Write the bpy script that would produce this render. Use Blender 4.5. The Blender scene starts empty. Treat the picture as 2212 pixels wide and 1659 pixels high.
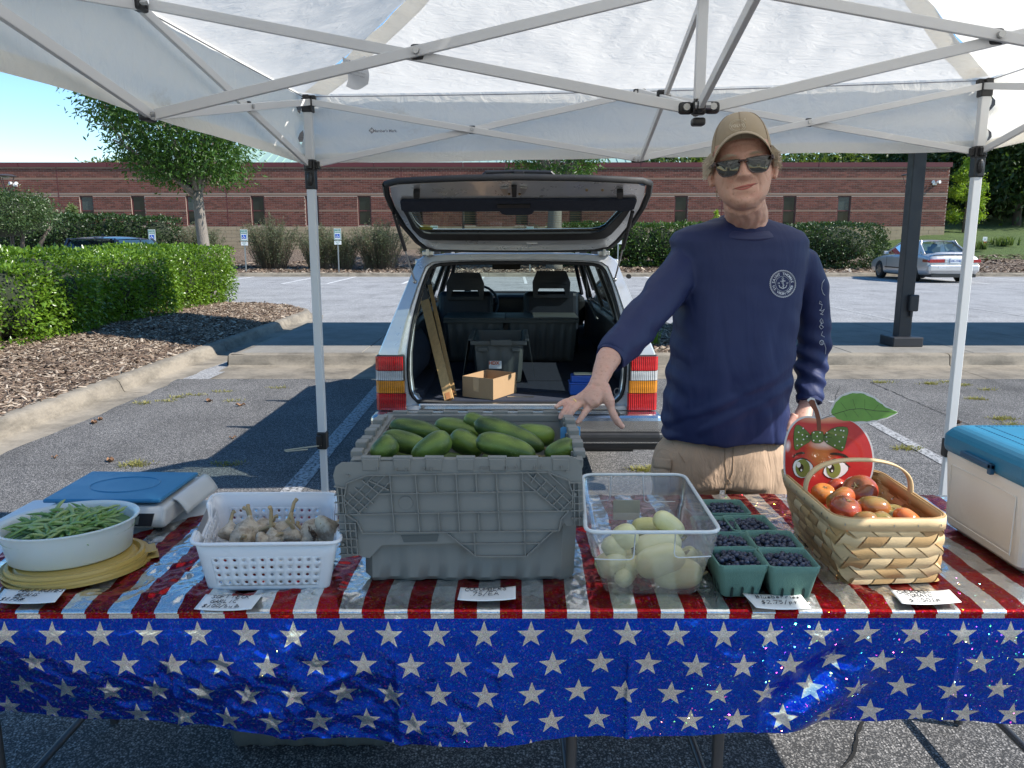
import bpy, bmesh, math, random
import numpy as np
from mathutils import Vector, Matrix, noise
from mathutils.bvhtree import BVHTree
PI = math.pi
random.seed(7); RNG = np.random.default_rng(7)
scn = bpy.context.scene
COL = scn.collection
# ------------------------------------------------------------------ camera, light
CAM_H, CAM_F, CAM_P = 1.565, 1705.0, math.radians(10.4)
cam_d = bpy.data.cameras.new('camera'); cam = bpy.data.objects.new('camera', cam_d); COL.objects.link(cam)
cam.location = (0, 0, CAM_H); cam.rotation_euler = (PI/2 - CAM_P, 0, 0)
cam_d.sensor_width = 36; cam_d.lens = 36*CAM_F/2212; cam_d.clip_end = 600; cam_d.clip_start = .05
scn.camera = cam
SUN_EL, SUN_A = math.radians(41), math.radians(16)          # sun stands to the right, a little behind the camera
sun_dir = Vector((math.cos(SUN_EL)*math.cos(SUN_A), -math.cos(SUN_EL)*math.sin(SUN_A), math.sin(SUN_EL)))
world = bpy.data.worlds.new('World'); scn.world = world; world.use_nodes = True
wn = world.node_tree; bgn = wn.nodes['Background']
sky = wn.nodes.new('ShaderNodeTexSky'); sky.sky_type = 'NISHITA'; sky.sun_disc = False
sky.sun_elevation = SUN_EL; sky.sun_rotation = math.atan2(sun_dir.x, sun_dir.y)
sky.air_density = 1.0; sky.dust_density = .1; sky.ozone_density = 3.2
mulc = wn.nodes.new('ShaderNodeMix'); mulc.data_type = 'RGBA'; mulc.blend_type = 'MULTIPLY'; mulc.inputs[0].default_value = 1; mulc.inputs[7].default_value = (1.07, .985, .92, 1)
hsn = wn.nodes.new('ShaderNodeHueSaturation'); hsn.inputs['Saturation'].default_value = 1.25
wn.links.new(sky.outputs[0], hsn.inputs['Color']); wn.links.new(hsn.outputs[0], mulc.inputs[6]); wn.links.new(mulc.outputs[2], bgn.inputs[0]); bgn.inputs[1].default_value = .135
sl = bpy.data.lights.new('sun', 'SUN'); sl.energy = 4.6; sl.angle = math.radians(.5); sl.color = (1, .95, .87)
so = bpy.data.objects.new('sun', sl); COL.objects.link(so)
so.rotation_euler = (-sun_dir).to_track_quat('-Z', 'Y').to_euler()
scn.view_settings.view_transform = 'Standard'; scn.view_settings.look = 'None'
scn.view_settings.gamma = 1; scn.view_settings.use_curve_mapping = False
scn.view_settings.exposure = .80
scn.render.engine = 'CYCLES'
scn.cycles.use_denoising = True
scn.cycles.max_bounces = 7; scn.cycles.transparent_max_bounces = 12
scn.cycles.caustics_reflective = False; scn.cycles.caustics_refractive = False
scn.cycles.sample_clamp_indirect = 6
# ------------------------------------------------------------------ helpers
_c, _s = math.cos(CAM_P), math.sin(CAM_P)
def ray(px, py):
    u = (829.5-py)/CAM_F
    return Vector(((px-1106)/CAM_F, _c+u*_s, -_s+u*_c))
EYE = Vector((0, 0, CAM_H))
def P(px, py, Y):                       # the point of the plane y=Y seen there in the survey photo
    d = ray(px, py); return EYE + d*(Y/d.y)
def G(px, py, z=0.0):
    d = ray(px, py); return EYE + d*((z-CAM_H)/d.z)
def PL(px, py, p, n):
    d = ray(px, py); return EYE + d*((Vector(p)-EYE).dot(n)/d.dot(n))

class MB:
    def __init__(s): s.v = []; s.f = []; s.m = []; s.mi = 0
    def add(s, vs, fs):
        b = len(s.v); s.v.extend([tuple(q) for q in vs]); s.f.extend([tuple(i+b for i in q) for q in fs]); s.m.extend([s.mi]*len(fs)); return s
    def box(s, c, d, R=None):
        x, y, z = d[0]/2, d[1]/2, d[2]/2
        vs = [Vector(q) for q in ((-x,-y,-z),(x,-y,-z),(x,y,-z),(-x,y,-z),(-x,-y,z),(x,-y,z),(x,y,z),(-x,y,z))]
        if R is not None: vs = [R @ q for q in vs]
        c = Vector(c)
        return s.add([q+c for q in vs], [(3,2,1,0),(4,5,6,7),(0,1,5,4),(1,2,6,5),(2,3,7,6),(3,0,4,7)])
    def box2(s, a, b):
        a, b = Vector(a), Vector(b); return s.box((a+b)/2, [abs(q) for q in (b-a)])
    def bar(s, a, b, w, h, up=(0,0,1)):
        a, b = Vector(a), Vector(b); d = (b-a); L = d.length; d.normalize(); up = Vector(up)
        x = d.cross(up)
        if x.length < 1e-4: x = d.cross(Vector((1,0,0)))
        x.normalize(); z = x.cross(d)
        R = Matrix((x, d, z)).transposed()
        return s.box((a+b)/2, (w, L, h), R)
    def tube(s, pts, rad, n=8, caps=True, flat=1.0, up=(0,0,1)):
        pts = [Vector(q) for q in pts]; m = len(pts)
        if not hasattr(rad, '__len__'): rad = [rad]*m
        vs = []; px = None
        for i, q in enumerate(pts):
            d = (pts[min(i+1, m-1)] - pts[max(i-1, 0)])
            if d.length < 1e-9: d = Vector((0,0,1))
            d.normalize()
            if px is None:
                x = d.cross(Vector(up))
                if x.length < 1e-3: x = d.cross(Vector((1,0,0)))
            else: x = px - d*px.dot(d)
            x.normalize(); px = x; y = d.cross(x)
            for k in range(n):
                a = 2*PI*k/n; vs.append(q + x*math.cos(a)*rad[i] + y*math.sin(a)*rad[i]*flat)
        fs = [(i*n+k, i*n+(k+1)%n, (i+1)*n+(k+1)%n, (i+1)*n+k) for i in range(m-1) for k in range(n)]
        if caps: fs += [tuple(range(n))[::-1], tuple((m-1)*n+k for k in range(n))]
        return s.add(vs, fs)
    def cyl(s, a, b, r, n=12): return s.tube([a, b], r, n)
    def lathe(s, prof, n=24, c=(0,0,0), sx=1, sy=1, axis=None):
        c = Vector(c); vs = []
        for r, z in prof:
            for k in range(n):
                a = 2*PI*k/n; q = Vector((r*math.cos(a)*sx, r*math.sin(a)*sy, z))
                vs.append(c + (axis @ q if axis is not None else q))
        m = len(prof)
        fs = [(i*n+k, i*n+(k+1)%n, (i+1)*n+(k+1)%n, (i+1)*n+k) for i in range(m-1) for k in range(n)]
        return s.add(vs, fs)
    def prism(s, poly, fr, t):
        """poly: 2d points; fr(u,v)->Vector front point; t: Vector thickness"""
        t = Vector(t); n = len(poly); a = [fr(*q) for q in poly]; vs = a+[q+t for q in a]
        return s.add(vs, [tuple(range(n)), tuple(range(2*n-1, n-1, -1))]+[((i+1)%n, i, n+i, n+(i+1)%n) for i in range(n)])
    def grid(s, fn, nu, nv, closeu=False):
        vs = [fn(i/nu, j/nv) for j in range(nv+1) for i in range(nu+(0 if closeu else 1))]
        w = nu+(0 if closeu else 1)
        return s.add(vs, [(j*w+i, j*w+(i+1)%w, (j+1)*w+(i+1)%w, (j+1)*w+i) for j in range(nv) for i in range(nu)])
    def ell(s, c, r, n=16, m=10, R=None):
        c = Vector(c); vs = []
        for j in range(1, m):
            t = PI*j/m
            for i in range(n):
                a = 2*PI*i/n; q = Vector((r[0]*math.sin(t)*math.cos(a), r[1]*math.sin(t)*math.sin(a), r[2]*math.cos(t)))
                vs.append(c+(R @ q if R is not None else q))
        zt = Vector((0,0,r[2])); zb = -zt
        if R is not None: zt = R @ zt; zb = R @ zb
        vs += [c+zt, c+zb]; T = len(vs)-2; Bq = T+1
        fs = [(j*n+i, (j+1)*n+i, (j+1)*n+(i+1)%n, j*n+(i+1)%n) for j in range(m-2) for i in range(n)]
        fs += [(T, i, (i+1)%n) for i in range(n)] + [(Bq, (m-2)*n+(i+1)%n, (m-2)*n+i) for i in range(n)]
        return s.add(vs, fs)
    def build(s, name, mat=None, parent=None, smooth=None, world=True, bevel=0, uv=None, seg=2):
        me = bpy.data.meshes.new(name); me.from_pydata(s.v, [], s.f)
        mats = mat if isinstance(mat, (list, tuple)) else [mat]
        for q in mats:
            if q: me.materials.append(q)
        if len(mats) > 1: me.polygons.foreach_set('material_index', s.m)
        return link(name, me, parent, smooth, world, bevel, seg)
def link(name, me, parent=None, smooth=None, world=True, bevel=0, seg=2):
    if parent is not None and world:
        me.transform(Matrix.Translation(-Vector(root_loc(parent))))
    if smooth is not None:
        me.polygons.foreach_set('use_smooth', [True]*len(me.polygons))
        if smooth < 180: me.set_sharp_from_angle(angle=math.radians(smooth))
    me.update()
    o = bpy.data.objects.new(name, me); COL.objects.link(o)
    if parent is not None: o.parent = parent
    if bevel:
        b = o.modifiers.new('bevel', 'BEVEL'); b.width = bevel; b.segments = seg; b.limit_method = 'ANGLE'; b.angle_limit = math.radians(40)
    return o
def root_loc(o):
    l = Vector((0,0,0))
    while o is not None: l = l + o.location; o = o.parent
    return l
def tag(o, label=None, cat=None, group=None, kind=None):
    if label: o['label'] = label
    if cat: o['category'] = cat
    if group: o['group'] = group
    if kind: o['kind'] = kind
    return o
def thing(name, loc, label, cat, group=None, rz=0):
    o = bpy.data.objects.new(name, None); COL.objects.link(o); o.location = loc; o.rotation_euler.z = rz
    o.empty_display_size = .1
    return tag(o, label, cat, group)
def struct(o): o['kind'] = 'structure'; return o
def copy_tree(o, parent=None):
    c = o.copy(); COL.objects.link(c)
    if parent is not None: c.parent = parent
    for ch in o.children: copy_tree(ch, c)
    return c
# ------------------------------------------------------------------ materials
def new_mat(name):
    m = bpy.data.materials.new(name); m.use_nodes = True; nt = m.node_tree
    return m, nt, nt.nodes['Principled BSDF']
class N:
    """tiny node helper"""
    def __init__(s, nt): s.nt = nt
    def n(s, typ, **k):
        q = s.nt.nodes.new('ShaderNode'+typ)
        for a, b in k.items(): setattr(q, a, b)
        return q
    def l(s, a, b): s.nt.links.new(a, b)
    def val(s, q, x):
        if hasattr(x, 'is_output') or isinstance(x, bpy.types.NodeSocket): s.l(x, q)
        else: q.default_value = x
    def math(s, op, a, b=0.0, c=None):
        q = s.n('Math', operation=op); s.val(q.inputs[0], a); s.val(q.inputs[1], b)
        if c is not None: s.val(q.inputs[2], c)
        return q.outputs[0]
    def vmath(s, op, a, b=(0,0,0)):
        q = s.n('VectorMath', operation=op); s.val(q.inputs[0], a); s.val(q.inputs[1], b); return q.outputs[0]
    def noise(s, vec, scale, detail=3, rough=.5, dist=0):
        q = s.n('TexNoise'); s.val(q.inputs['Vector'], vec); q.inputs['Scale'].default_value = scale
        q.inputs['Detail'].default_value = detail; q.inputs['Roughness'].default_value = rough; q.inputs['Distortion'].default_value = dist
        return q.outputs['Fac']
    def voro(s, vec, scale, out='Distance', feature='F1'):
        q = s.n('TexVoronoi', feature=feature); s.val(q.inputs['Vector'], vec); q.inputs['Scale'].default_value = scale; return q.outputs[out]
    def ramp(s, x, stops):
        q = s.n('ValToRGB'); s.val(q.inputs[0], x); e = q.color_ramp.elements
        while len(e) < len(stops): e.new(.5)
        for i, (p, c) in enumerate(stops):
            e[i].position = p; e[i].color = tuple(c)+(1,) if hasattr(c, '__len__') and len(c) == 3 else (c if hasattr(c, '__len__') else (c, c, c, 1))
        return q.outputs[0]
    def mix(s, f, a, b, blend='MIX'):
        q = s.n('Mix', data_type='RGBA', blend_type=blend); s.val(q.inputs['Factor'], f)
        for i, x in ((6, a), (7, b)):
            if isinstance(x, (tuple, list)): q.inputs[i].default_value = tuple(x)+(1,) if len(x) == 3 else x
            else: s.l(x, q.inputs[i])
        return q.outputs[2]
    def bump(s, h, strength=.3, dist=.01, normal=None):
        q = s.n('Bump'); s.l(h, q.inputs['Height']); q.inputs['Strength'].default_value = strength; q.inputs['Distance'].default_value = dist
        if normal is not None: s.l(normal, q.inputs['Normal'])
        return q.outputs[0]
    def obj(s): return s.n('TexCoord').outputs['Object']
    def pos(s): return s.n('NewGeometry').outputs['Position']
    def mapr(s, x, a, b, c, d):
        q = s.n('MapRange'); s.val(q.inputs[0], x)
        for i, w in enumerate((a, b, c, d)): q.inputs[i+1].default_value = w
        return q.outputs[0]
    def scale(s, vec, sc):
        q = s.n('Mapping'); s.l(vec, q.inputs[0]); q.inputs['Scale'].default_value = sc; return q.outputs[0]
    def sep(s, vec):
        q = s.n('SeparateXYZ'); s.l(vec, q.inputs[0]); return q.outputs
def M(name, col, rough=.55, metal=0, var=.12, vs=4.0, bump=.15, bs=60.0, bd=.002, coat=0, trans=0, sss=0, spec=None, dirt=0, stretch=None, ior=None):
    m, nt, b = new_mat(name); k = N(nt); co = k.obj()
    if stretch: co = k.scale(co, stretch)
    f = k.noise(co, vs, 4, .6)
    lo = tuple(c*(1-var) for c in col); hi = tuple(min(1, c*(1+var)) for c in col)
    c = k.mix(f, lo, hi)
    if dirt:
        d = k.ramp(k.noise(co, vs*.6, 5, .7), [(.5, 0), (.75, 1)])
        c = k.mix(k.math('MULTIPLY', d, dirt), c, (.12, .09, .06))
    k.l(c, b.inputs['Base Color']); b.inputs['Metallic'].default_value = metal
    k.l(k.mapr(k.noise(co, vs*2.3, 3), .3, .7, max(0, rough-.07), min(1, rough+.07)), b.inputs['Roughness'])
    if bump: k.l(k.bump(k.noise(co, bs, 4, .6), bump, bd), b.inputs['Normal'])
    if coat: b.inputs['Coat Weight'].default_value = coat; b.inputs['Coat Roughness'].default_value = .04
    if trans: b.inputs['Transmission Weight'].default_value = trans
    if sss:
        b.inputs['Subsurface Weight'].default_value = sss; b.inputs['Subsurface Radius'].default_value = (.01, .004, .002); b.inputs['Subsurface Scale'].default_value = 1.0
    if spec is not None: b.inputs['Specular IOR Level'].default_value = spec
    if ior: b.inputs['IOR'].default_value = ior
    return m
def leaf_mat(name, c1, c2, rough=.45, trans=.35, tcol=None):
    m, nt, b = new_mat(name); k = N(nt)
    r = k.n('NewGeometry').outputs['Random Per Island']
    big = k.noise(k.pos(), 1.3, 3, .6)
    c = k.mix(r, c1, c2); c = k.mix(k.mapr(big, .35, .65, 0, .6), c, tuple(q*.6 for q in c1))
    k.l(c, b.inputs['Base Color']); b.inputs['Roughness'].default_value = rough
    t = k.n('BsdfTranslucent'); tc = k.mix(.5, c, tcol or (c2[0]*1.6, c2[1]*1.7, c2[2]*.6)); k.l(tc, t.inputs[0])
    mx = k.n('MixShader'); mx.inputs[0].default_value = trans; k.l(b.outputs[0], mx.inputs[1]); k.l(t.outputs[0], mx.inputs[2])
    k.l(mx.outputs[0], nt.nodes['Material Output'].inputs[0]); return m
def glass_mat(name, tint=(.75,.85,.8), refl=.08, alpha=.85):
    """thin pane: mostly clear, mirror-like at grazing angles"""
    m, nt, b = new_mat(name); k = N(nt); nt.nodes.remove(b)
    t = k.n('BsdfTransparent'); t.inputs[0].default_value = tuple(tint)+(1,)
    g = k.n('BsdfGlossy'); g.inputs['Roughness'].default_value = .02; g.inputs[0].default_value = (1,1,1,1)
    fr = k.n('Fresnel'); fr.inputs[0].default_value = 1.5
    f = k.math('ADD', fr.outputs[0], refl)
    mx = k.n('MixShader'); k.l(f, mx.inputs[0]); k.l(t.outputs[0], mx.inputs[1]); k.l(g.outputs[0], mx.inputs[2])
    k.l(mx.outputs[0], nt.nodes['Material Output'].inputs[0]); return m
# ------------------------------------------------------------------ fast foliage meshes
def cloud_mesh(name, pts, size, mat, nrm=None, fold=.35, aspect=.45, seed=1, droop=0.0, jitter=1.0):
    """pts (n,3): one folded leaf (two triangles pairs) per point"""
    rng = np.random.default_rng(seed); n = len(pts)
    sz = (size if np.ndim(size) else np.full(n, size)) * rng.uniform(.65, 1.25, n)
    d = rng.normal(size=(n, 3)); 
    if nrm is not None: d = d*jitter + nrm*.9
    d[:, 2] -= droop
    d /= np.linalg.norm(d, axis=1)[:, None]
    r = rng.normal(size=(n, 3)); s = np.cross(d, r); s /= np.linalg.norm(s, axis=1)[:, None]; u = np.cross(s, d)
    L = sz[:, None]
    base = pts; tip = pts + d*L; mid = pts + d*L*.5
    a = mid + s*L*aspect*.5 + u*L*fold*.25; b_ = mid - s*L*aspect*.5 + u*L*fold*.25
    V = np.stack([base, a, tip, b_], axis=1).reshape(-1, 3)
    me = bpy.data.meshes.new(name); me.vertices.add(4*n); me.vertices.foreach_set('co', V.astype(np.float32).ravel())
    F = np.stack([np.array([0,1,2])[None]+4*np.arange(n)[:, None], np.array([0,2,3])[None]+4*np.arange(n)[:, None]], axis=1).reshape(-1)
    me.loops.add(len(F)); me.loops.foreach_set('vertex_index', F.astype(np.int32))
    me.polygons.add(2*n); me.polygons.foreach_set('loop_start', (np.arange(2*n)*3).astype(np.int32))
    me.materials.append(mat); me.update(calc_edges=True); me.validate()
    return me
def clumps(center, radii, n_clump, n_leaf, r_clump, rng, shell=.55, bottom=-1.0):
    """leaf positions in clumps scattered over an ellipsoid's outer shell"""
    out = []; nr = []
    for _ in range(n_clump):
        while True:
            d = rng.normal(size=3); d /= np.linalg.norm(d)
            if d[2] >= bottom: break
        rr = rng.uniform(shell, 1.0)
        c = np.array(center) + d*rr*np.array(radii)
        m = int(n_leaf*rng.uniform(.6, 1.3))
        q = rng.normal(size=(m, 3))*np.array([1, 1, .7])*r_clump*rng.uniform(.6, 1.3)
        out.append(c+q); nr.append(np.repeat(d[None], m, 0)*.5 + q/(r_clump*2))
    return np.concatenate(out), np.concatenate(nr)
# ================================================================== GROUND
def stone_mat(name, base, stone, dens=140, contrast=.6, patch=(.7, 1.35), rough=.85, crack=True):
    m, nt, b = new_mat(name); k = N(nt); p = k.pos()
    v = k.n('TexVoronoi', feature='F1'); k.l(p, v.inputs['Vector']); v.inputs['Scale'].default_value = dens
    rnd = k.sep(v.outputs['Color'])[0]
    core = k.ramp(v.outputs['Distance'], [(.25, 1), (.5, 0)])
    isst = k.ramp(rnd, [(.45, 0), (.75, 1)])
    st = k.math('MULTIPLY', core, isst)
    v2 = k.n('TexVoronoi', feature='F1'); k.l(p, v2.inputs['Vector']); v2.inputs['Scale'].default_value = dens*2.3
    st2 = k.math('MULTIPLY', k.ramp(k.sep(v2.outputs['Color'])[1], [(.6, 0), (.9, 1)]), .55)
    st = k.math('MAXIMUM', st, st2)
    c = k.mix(k.math('MULTIPLY', st, contrast), base, stone)
    pt = k.noise(p, .8, 5, .6); c = k.mix(1.0, c, k.ramp(pt, [(.3, patch[0]), (.7, patch[1])]), 'MULTIPLY')
    pt2 = k.ramp(k.noise(k.scale(p, (1, .35, 1)), 2.2, 4, .65), [(.52, 1), (.72, .72)])
    c = k.mix(1.0, c, pt2, 'MULTIPLY')
    k.l(c, b.inputs['Base Color']); b.inputs['Roughness'].default_value = rough; b.inputs['Specular IOR Level'].default_value = .35
    h = k.math('ADD', k.math('MULTIPLY', st, .7), k.noise(p, dens*1.4, 3, .6))
    k.l(k.bump(h, .8, .004), b.inputs['Normal']); return m
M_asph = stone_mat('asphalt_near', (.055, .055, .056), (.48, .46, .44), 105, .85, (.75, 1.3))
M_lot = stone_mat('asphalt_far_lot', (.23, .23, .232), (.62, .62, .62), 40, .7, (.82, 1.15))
def concrete_mat(name, col, dark=.5):
    m, nt, b = new_mat(name); k = N(nt); p = k.pos()
    c = k.mix(k.noise(p, 35, 5, .7), tuple(q*.72 for q in col), tuple(min(1, q*1.25) for q in col))
    st = k.ramp(k.noise(k.scale(p, (1, 1, 3)), 1.9, 6, .7), [(.42, 1), (.68, dark)])
    c = k.mix(1.0, c, st, 'MULTIPLY')
    fine = k.ramp(k.voro(p, 160), [(.0, .7), (.35, 1)]); c = k.mix(.6, c, fine, 'MULTIPLY')
    k.l(c, b.inputs['Base Color']); b.inputs['Roughness'].default_value = .9
    k.l(k.bump(k.noise(p, 120, 5, .7), .6, .004), b.inputs['Normal']); return m
M_conc = concrete_mat('kerb_concrete', (.27, .235, .185), .42)
M_walk = concrete_mat('walkway_concrete', (.25, .235, .21), .7)
M_paint = M('parking_paint', (.62, .62, .62), .7, var=.25, vs=14, bs=150, bump=.4)
M_paint_old = None
def worn_paint(name, amount):
    m, nt, b = new_mat(name); k = N(nt); p = k.pos()
    n1 = k.ramp(k.noise(p, 40, 6, .75), [(amount-.06, 0), (amount+.06, 1)])
    k.l(k.mix(n1, (.05, .05, .052), (.4, .4, .4)), b.inputs['Base Color']); b.inputs['Roughness'].default_value = .85
    k.l(k.bump(k.noise(p, 150, 4, .7), .6, .004), b.inputs['Normal']); return m
M_paint_old = worn_paint('worn_paint', .47)
def sheet(name, x0, y0, x1, y1, z, mat, nx=1, ny=1, zf=None):
    mb = MB(); mb.grid(lambda u, v: (x0+(x1-x0)*u, y0+(y1-y0)*v, z if zf is None else zf(x0+(x1-x0)*u, y0+(y1-y0)*v)), nx, ny)
    return mb.build(name, mat)
base_mat = M('dry_soil', (.13, .11, .07), .95, vs=.5)
struct(sheet('ground', -250, -60, 250, 420, -.03, base_mat))
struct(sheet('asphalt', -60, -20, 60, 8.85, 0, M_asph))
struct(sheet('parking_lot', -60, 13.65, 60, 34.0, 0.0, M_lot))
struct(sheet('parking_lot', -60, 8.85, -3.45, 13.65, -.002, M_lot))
# painted lines of the far lot
def stripe(a, b, w, mat, z=.004, name='parking_line'):
    a, b = Vector((a[0], a[1], z)), Vector((b[0], b[1], z)); d = (b-a).normalized(); s = Vector((-d.y, d.x, 0))*w/2
    mb = MB(); mb.add([a-s, b-s, b+s, a+s], [(0,1,2,3)]); o = mb.build(name, mat); o['kind'] = 'structure'; return o
for x in (-10.9, -8.2, -3.9, -1.2, 2.9, 5.6, 8.3, 11.0, 14.3, 17.0, 19.7, 22.5, 25.2):
    stripe((x, 28.3), (x, 33.7), .11, M_paint)
for xa, xb in ((-8.2, -6.6), (-1.2, .5)):                       # hatched access aisles
    stripe((xb, 28.3), (xb, 33.7), .11, M_paint); stripe((xa, 28.3), (xb, 28.3), .11, M_paint)
    for i in range(6): stripe((xa, 28.9+i*.75), (xb, 29.6+i*.75), .11, M_paint)
for x in (7.5, 10.6, 13.7, 17.2, 21):                           # lines of the near row, ending at the walkway
    stripe((x, 14.2), (x, 19.2), .1, worn_paint('thin_paint', .44))
# faded bay lines left and right of the wagon
stripe((-1.42, 8.4), (-1.38, 3.2), .13, M_paint_old)
stripe((3.15, 7.6), (3.0, 3.2), .10, M_paint_old)
# --- kerbs: profile sweep
def sweep(name, path, prof, mat, flip=1, joints=3.0):
    """prof: (offset outward, z). path 2d points; outward = right side of travel * flip"""
    mb = MB(); n = len(path); m = len(prof); vs = []
    for i, q in enumerate(path):
        a = Vector(path[max(0, i-1)]); b = Vector(path[min(n-1, i+1)]); d = (b-a).normalized(); o = Vector((d.y, -d.x))*flip
        for off, z in prof:
            w = .006*noise.noise(Vector((q[0]*3, q[1]*3, z*9+off*7)))
            vs.append((q[0]+o.x*(off+w), q[1]+o.y*(off+w), z+w*.6))
    mb.add(vs, [(i*m+j, i*m+j+1, (i+1)*m+j+1, (i+1)*m+j) for i in range(n-1) for j in range(m-1)])
    o = mb.build(name, mat, smooth=50); o['kind'] = 'structure'; return o
def dens(pts, step=.12):
    out = []
    for a, b in zip(pts[:-1], pts[1:]):
        a, b = Vector(a), Vector(b); k = max(1, int((b-a).length/step))
        out += [tuple(a+(b-a)*i/k) for i in range(k)]
    return out+[tuple(pts[-1])]
KP = [(-.17, .145), (-.1, .15), (-.03, .145), (.0, .12), (.035, .03), (.05, .012), (.2, .004), (.52, -.012), (.53, -.03)]
# planting island on the left, kerb pieces with open joints
xk = -4.05
isl = [(xk, -4), (xk, 15.6)] + [(xk-1.9+1.9*math.cos(a), 15.6+1.9*math.sin(a)) for a in np.linspace(0, PI*.5, 9)] + [(-14, 17.5)]
isl_d = dens(isl, .1)
def pieces(name, path, L, prof, mat, flip=1, gap=.006):
    seg = int(L/.1)
    for i in range(0, len(path)-1, seg):
        sub = path[i:i+seg+1]
        if len(sub) < 2: continue
        a, b = Vector(sub[0]), Vector(sub[1]); sub[0] = tuple(a+(b-a)*.12)
        sweep(name, sub, prof, mat, flip)
pieces('kerb', isl_d, 3.0, KP, M_conc)
# walkway: kerb, slabs
wy0 = 9.75
KW = [(-.16, .150), (-.06, .152), (-.01, .14), (.0, .12), (.012, .02), (.03, .008), (.25, .0), (.82, -.012), (.83, -.03)]
wk = dens([(-3.55, wy0), (40, wy0)], .1)
pieces('kerb', wk, 3.0, KW, M_conc)
we = dens([(-3.55, 13.5), (-3.55, wy0+.02)], .1)
sweep('kerb', we, [(-.2, .148), (-.05, .152), (0, .13), (.02, .01)], M_conc)
xs = np.arange(-3.45, 40, 1.55)
for i, x in enumerate(xs[:-1]):
    if 1.2 < x+.7 < 2.6: continue
    mb = MB(); mb.box2((x+.006, wy0+.16, -.02), (xs[i+1]-.006, 13.6, .152))
    o = mb.build('concrete_slab', M_walk, bevel=.006); o['kind'] = 'structure'
# small soil pocket with grass beside the walkway
struct(sheet('mulch', 1.05, wy0+.16, 2.9, 13.6, .12, base_mat))
# far kerb
pieces('kerb', dens([(-40, 34.0), (45, 34.0)], .1), 3.0, [(-.2, .15), (-.03, .15), (0, .12), (.03, .01), (.4, .005), (.41, -.03)], M_conc)
def far_z(x, y):
    t = min(1, max(0, (y-34.2)/11)); z = .13 + .85*t*t*(3-2*t)
    if x > 17.5:
        s = min(1, (x-17.5)/6); t2 = min(1, max(0, (y-36)/26)); z += s*t2*2.4
    return z + .05*noise.noise(Vector((x*.5, y*.5, 0)))
def mulch_mat(name, a, b_, c3):
    m, nt, b = new_mat(name); k = N(nt); p = k.pos()
    v = k.n('TexVoronoi'); k.l(k.scale(p, (1, 1.6, 1)), v.inputs['Vector']); v.inputs['Scale'].default_value = 28
    c = k.mix(k.sep(v.outputs['Color'])[0], a, b_); c = k.mix(k.ramp(k.sep(v.outputs['Color'])[1], [(.8, 0), (.9, 1)]), c, c3)
    k.l(c, b.inputs['Base Color']); b.inputs['Roughness'].default_value = .95
    k.l(k.bump(k.math('ADD', v.outputs['Distance'], k.noise(p, 60, 3)), 1, .03), b.inputs['Normal']); return m
M_mulch = mulch_mat('mulch', (.06, .042, .032), (.2, .14, .10), (.4, .33, .26))
struct(sheet('mulch', -60, 34.2, 18.2, 47, 0, M_mulch, 160, 26, far_z))
M_lawn = M('lawn', (.07, .11, .022), .9, var=.4, vs=1.2, bs=200, bump=1, bd=.03)
struct(sheet('lawn', 18.2, 38.3, 130, 120, 0, M_lawn, 90, 60, far_z))
struct(sheet('mulch', 18.2, 34.2, 60, 38.3, 0, M_mulch, 60, 8, far_z))
def isl_z(x, y):
    d = min(max(0, (xk-.12)-x), 17.5-y-.1 if y > 14 else 9)
    return .125 + .20*min(1, max(0, d)/1.4)**.8 + .03*noise.noise(Vector((x*1.4, y*1.4, 3))) - .03
mb = MB(); n0 = 0
pts_i = []
NX, NY = 60, 150
def isl_p(u, v):
    y = -3.9+v*(17.3+3.9); xr = xk-.09
    if y > 15.6: xr = xk-1.9-.0+math.sqrt(max(0, 1.81**2-(y-15.6)**2))
    x = xr - u*7.0
    return (x, y, isl_z(x, y) if u > .02 else .14)
mb.grid(isl_p, NX, NY); struct(mb.build('mulch', M_mulch, smooth=180))
struct(sheet('grass_verge', -40, -4, xk-7.05, 17.3, .25, M_lawn))
# mulch chips: loose flat slivers of wood, thousands of them
def chips(name, n, fn, seed, smin=.02, smax=.07, mat=None):
    rng = np.random.default_rng(seed); pts = np.array([fn(rng) for _ in range(n)])
    a = rng.uniform(0, 2*PI, n); L = rng.uniform(smin, smax, n)*rng.choice([1, 1, 1, 1.8], n); w = L*rng.uniform(.15, .4, n)
    tl = rng.normal(0, .28, n)
    d = np.stack([np.cos(a), np.sin(a), tl], 1)*L[:, None]/2; s = np.stack([-np.sin(a), np.cos(a), rng.normal(0, .3, n)], 1)*w[:, None]/2
    up = np.zeros((n, 3)); up[:, 2] = rng.uniform(.002, .006, n)
    V = np.stack([pts-d-s, pts+d-s*.6, pts+d+s*.6, pts-d+s, pts-d*.8-s*.8+up, pts+d*.8-s*.5+up, pts+d*.8+s*.5+up, pts-d*.8+s*.8+up], 1).reshape(-1, 3)
    q = np.array([[4,5,6,7],[0,1,5,4],[1,2,6,5],[2,3,7,6],[3,0,4,7]]); F = (q[None]+8*np.arange(n)[:, None, None]).reshape(-1)
    me = bpy.data.meshes.new(name); me.vertices.add(8*n); me.vertices.foreach_set('co', V.astype(np.float32).ravel())
    me.loops.add(len(F)); me.loops.foreach_set('vertex_index', F.astype(np.int32)); np_ = len(F)//4
    me.polygons.add(np_); me.polygons.foreach_set('loop_start', (np.arange(np_)*4).astype(np.int32))
    me.materials.append(mat); me.update(calc_edges=True)
    o = bpy.data.objects.new(name, me); COL.objects.link(o); return o
m, nt, b = new_mat('wood_chip'); k = N(nt)
r = k.n('NewGeometry').outputs['Random Per Island']
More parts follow.
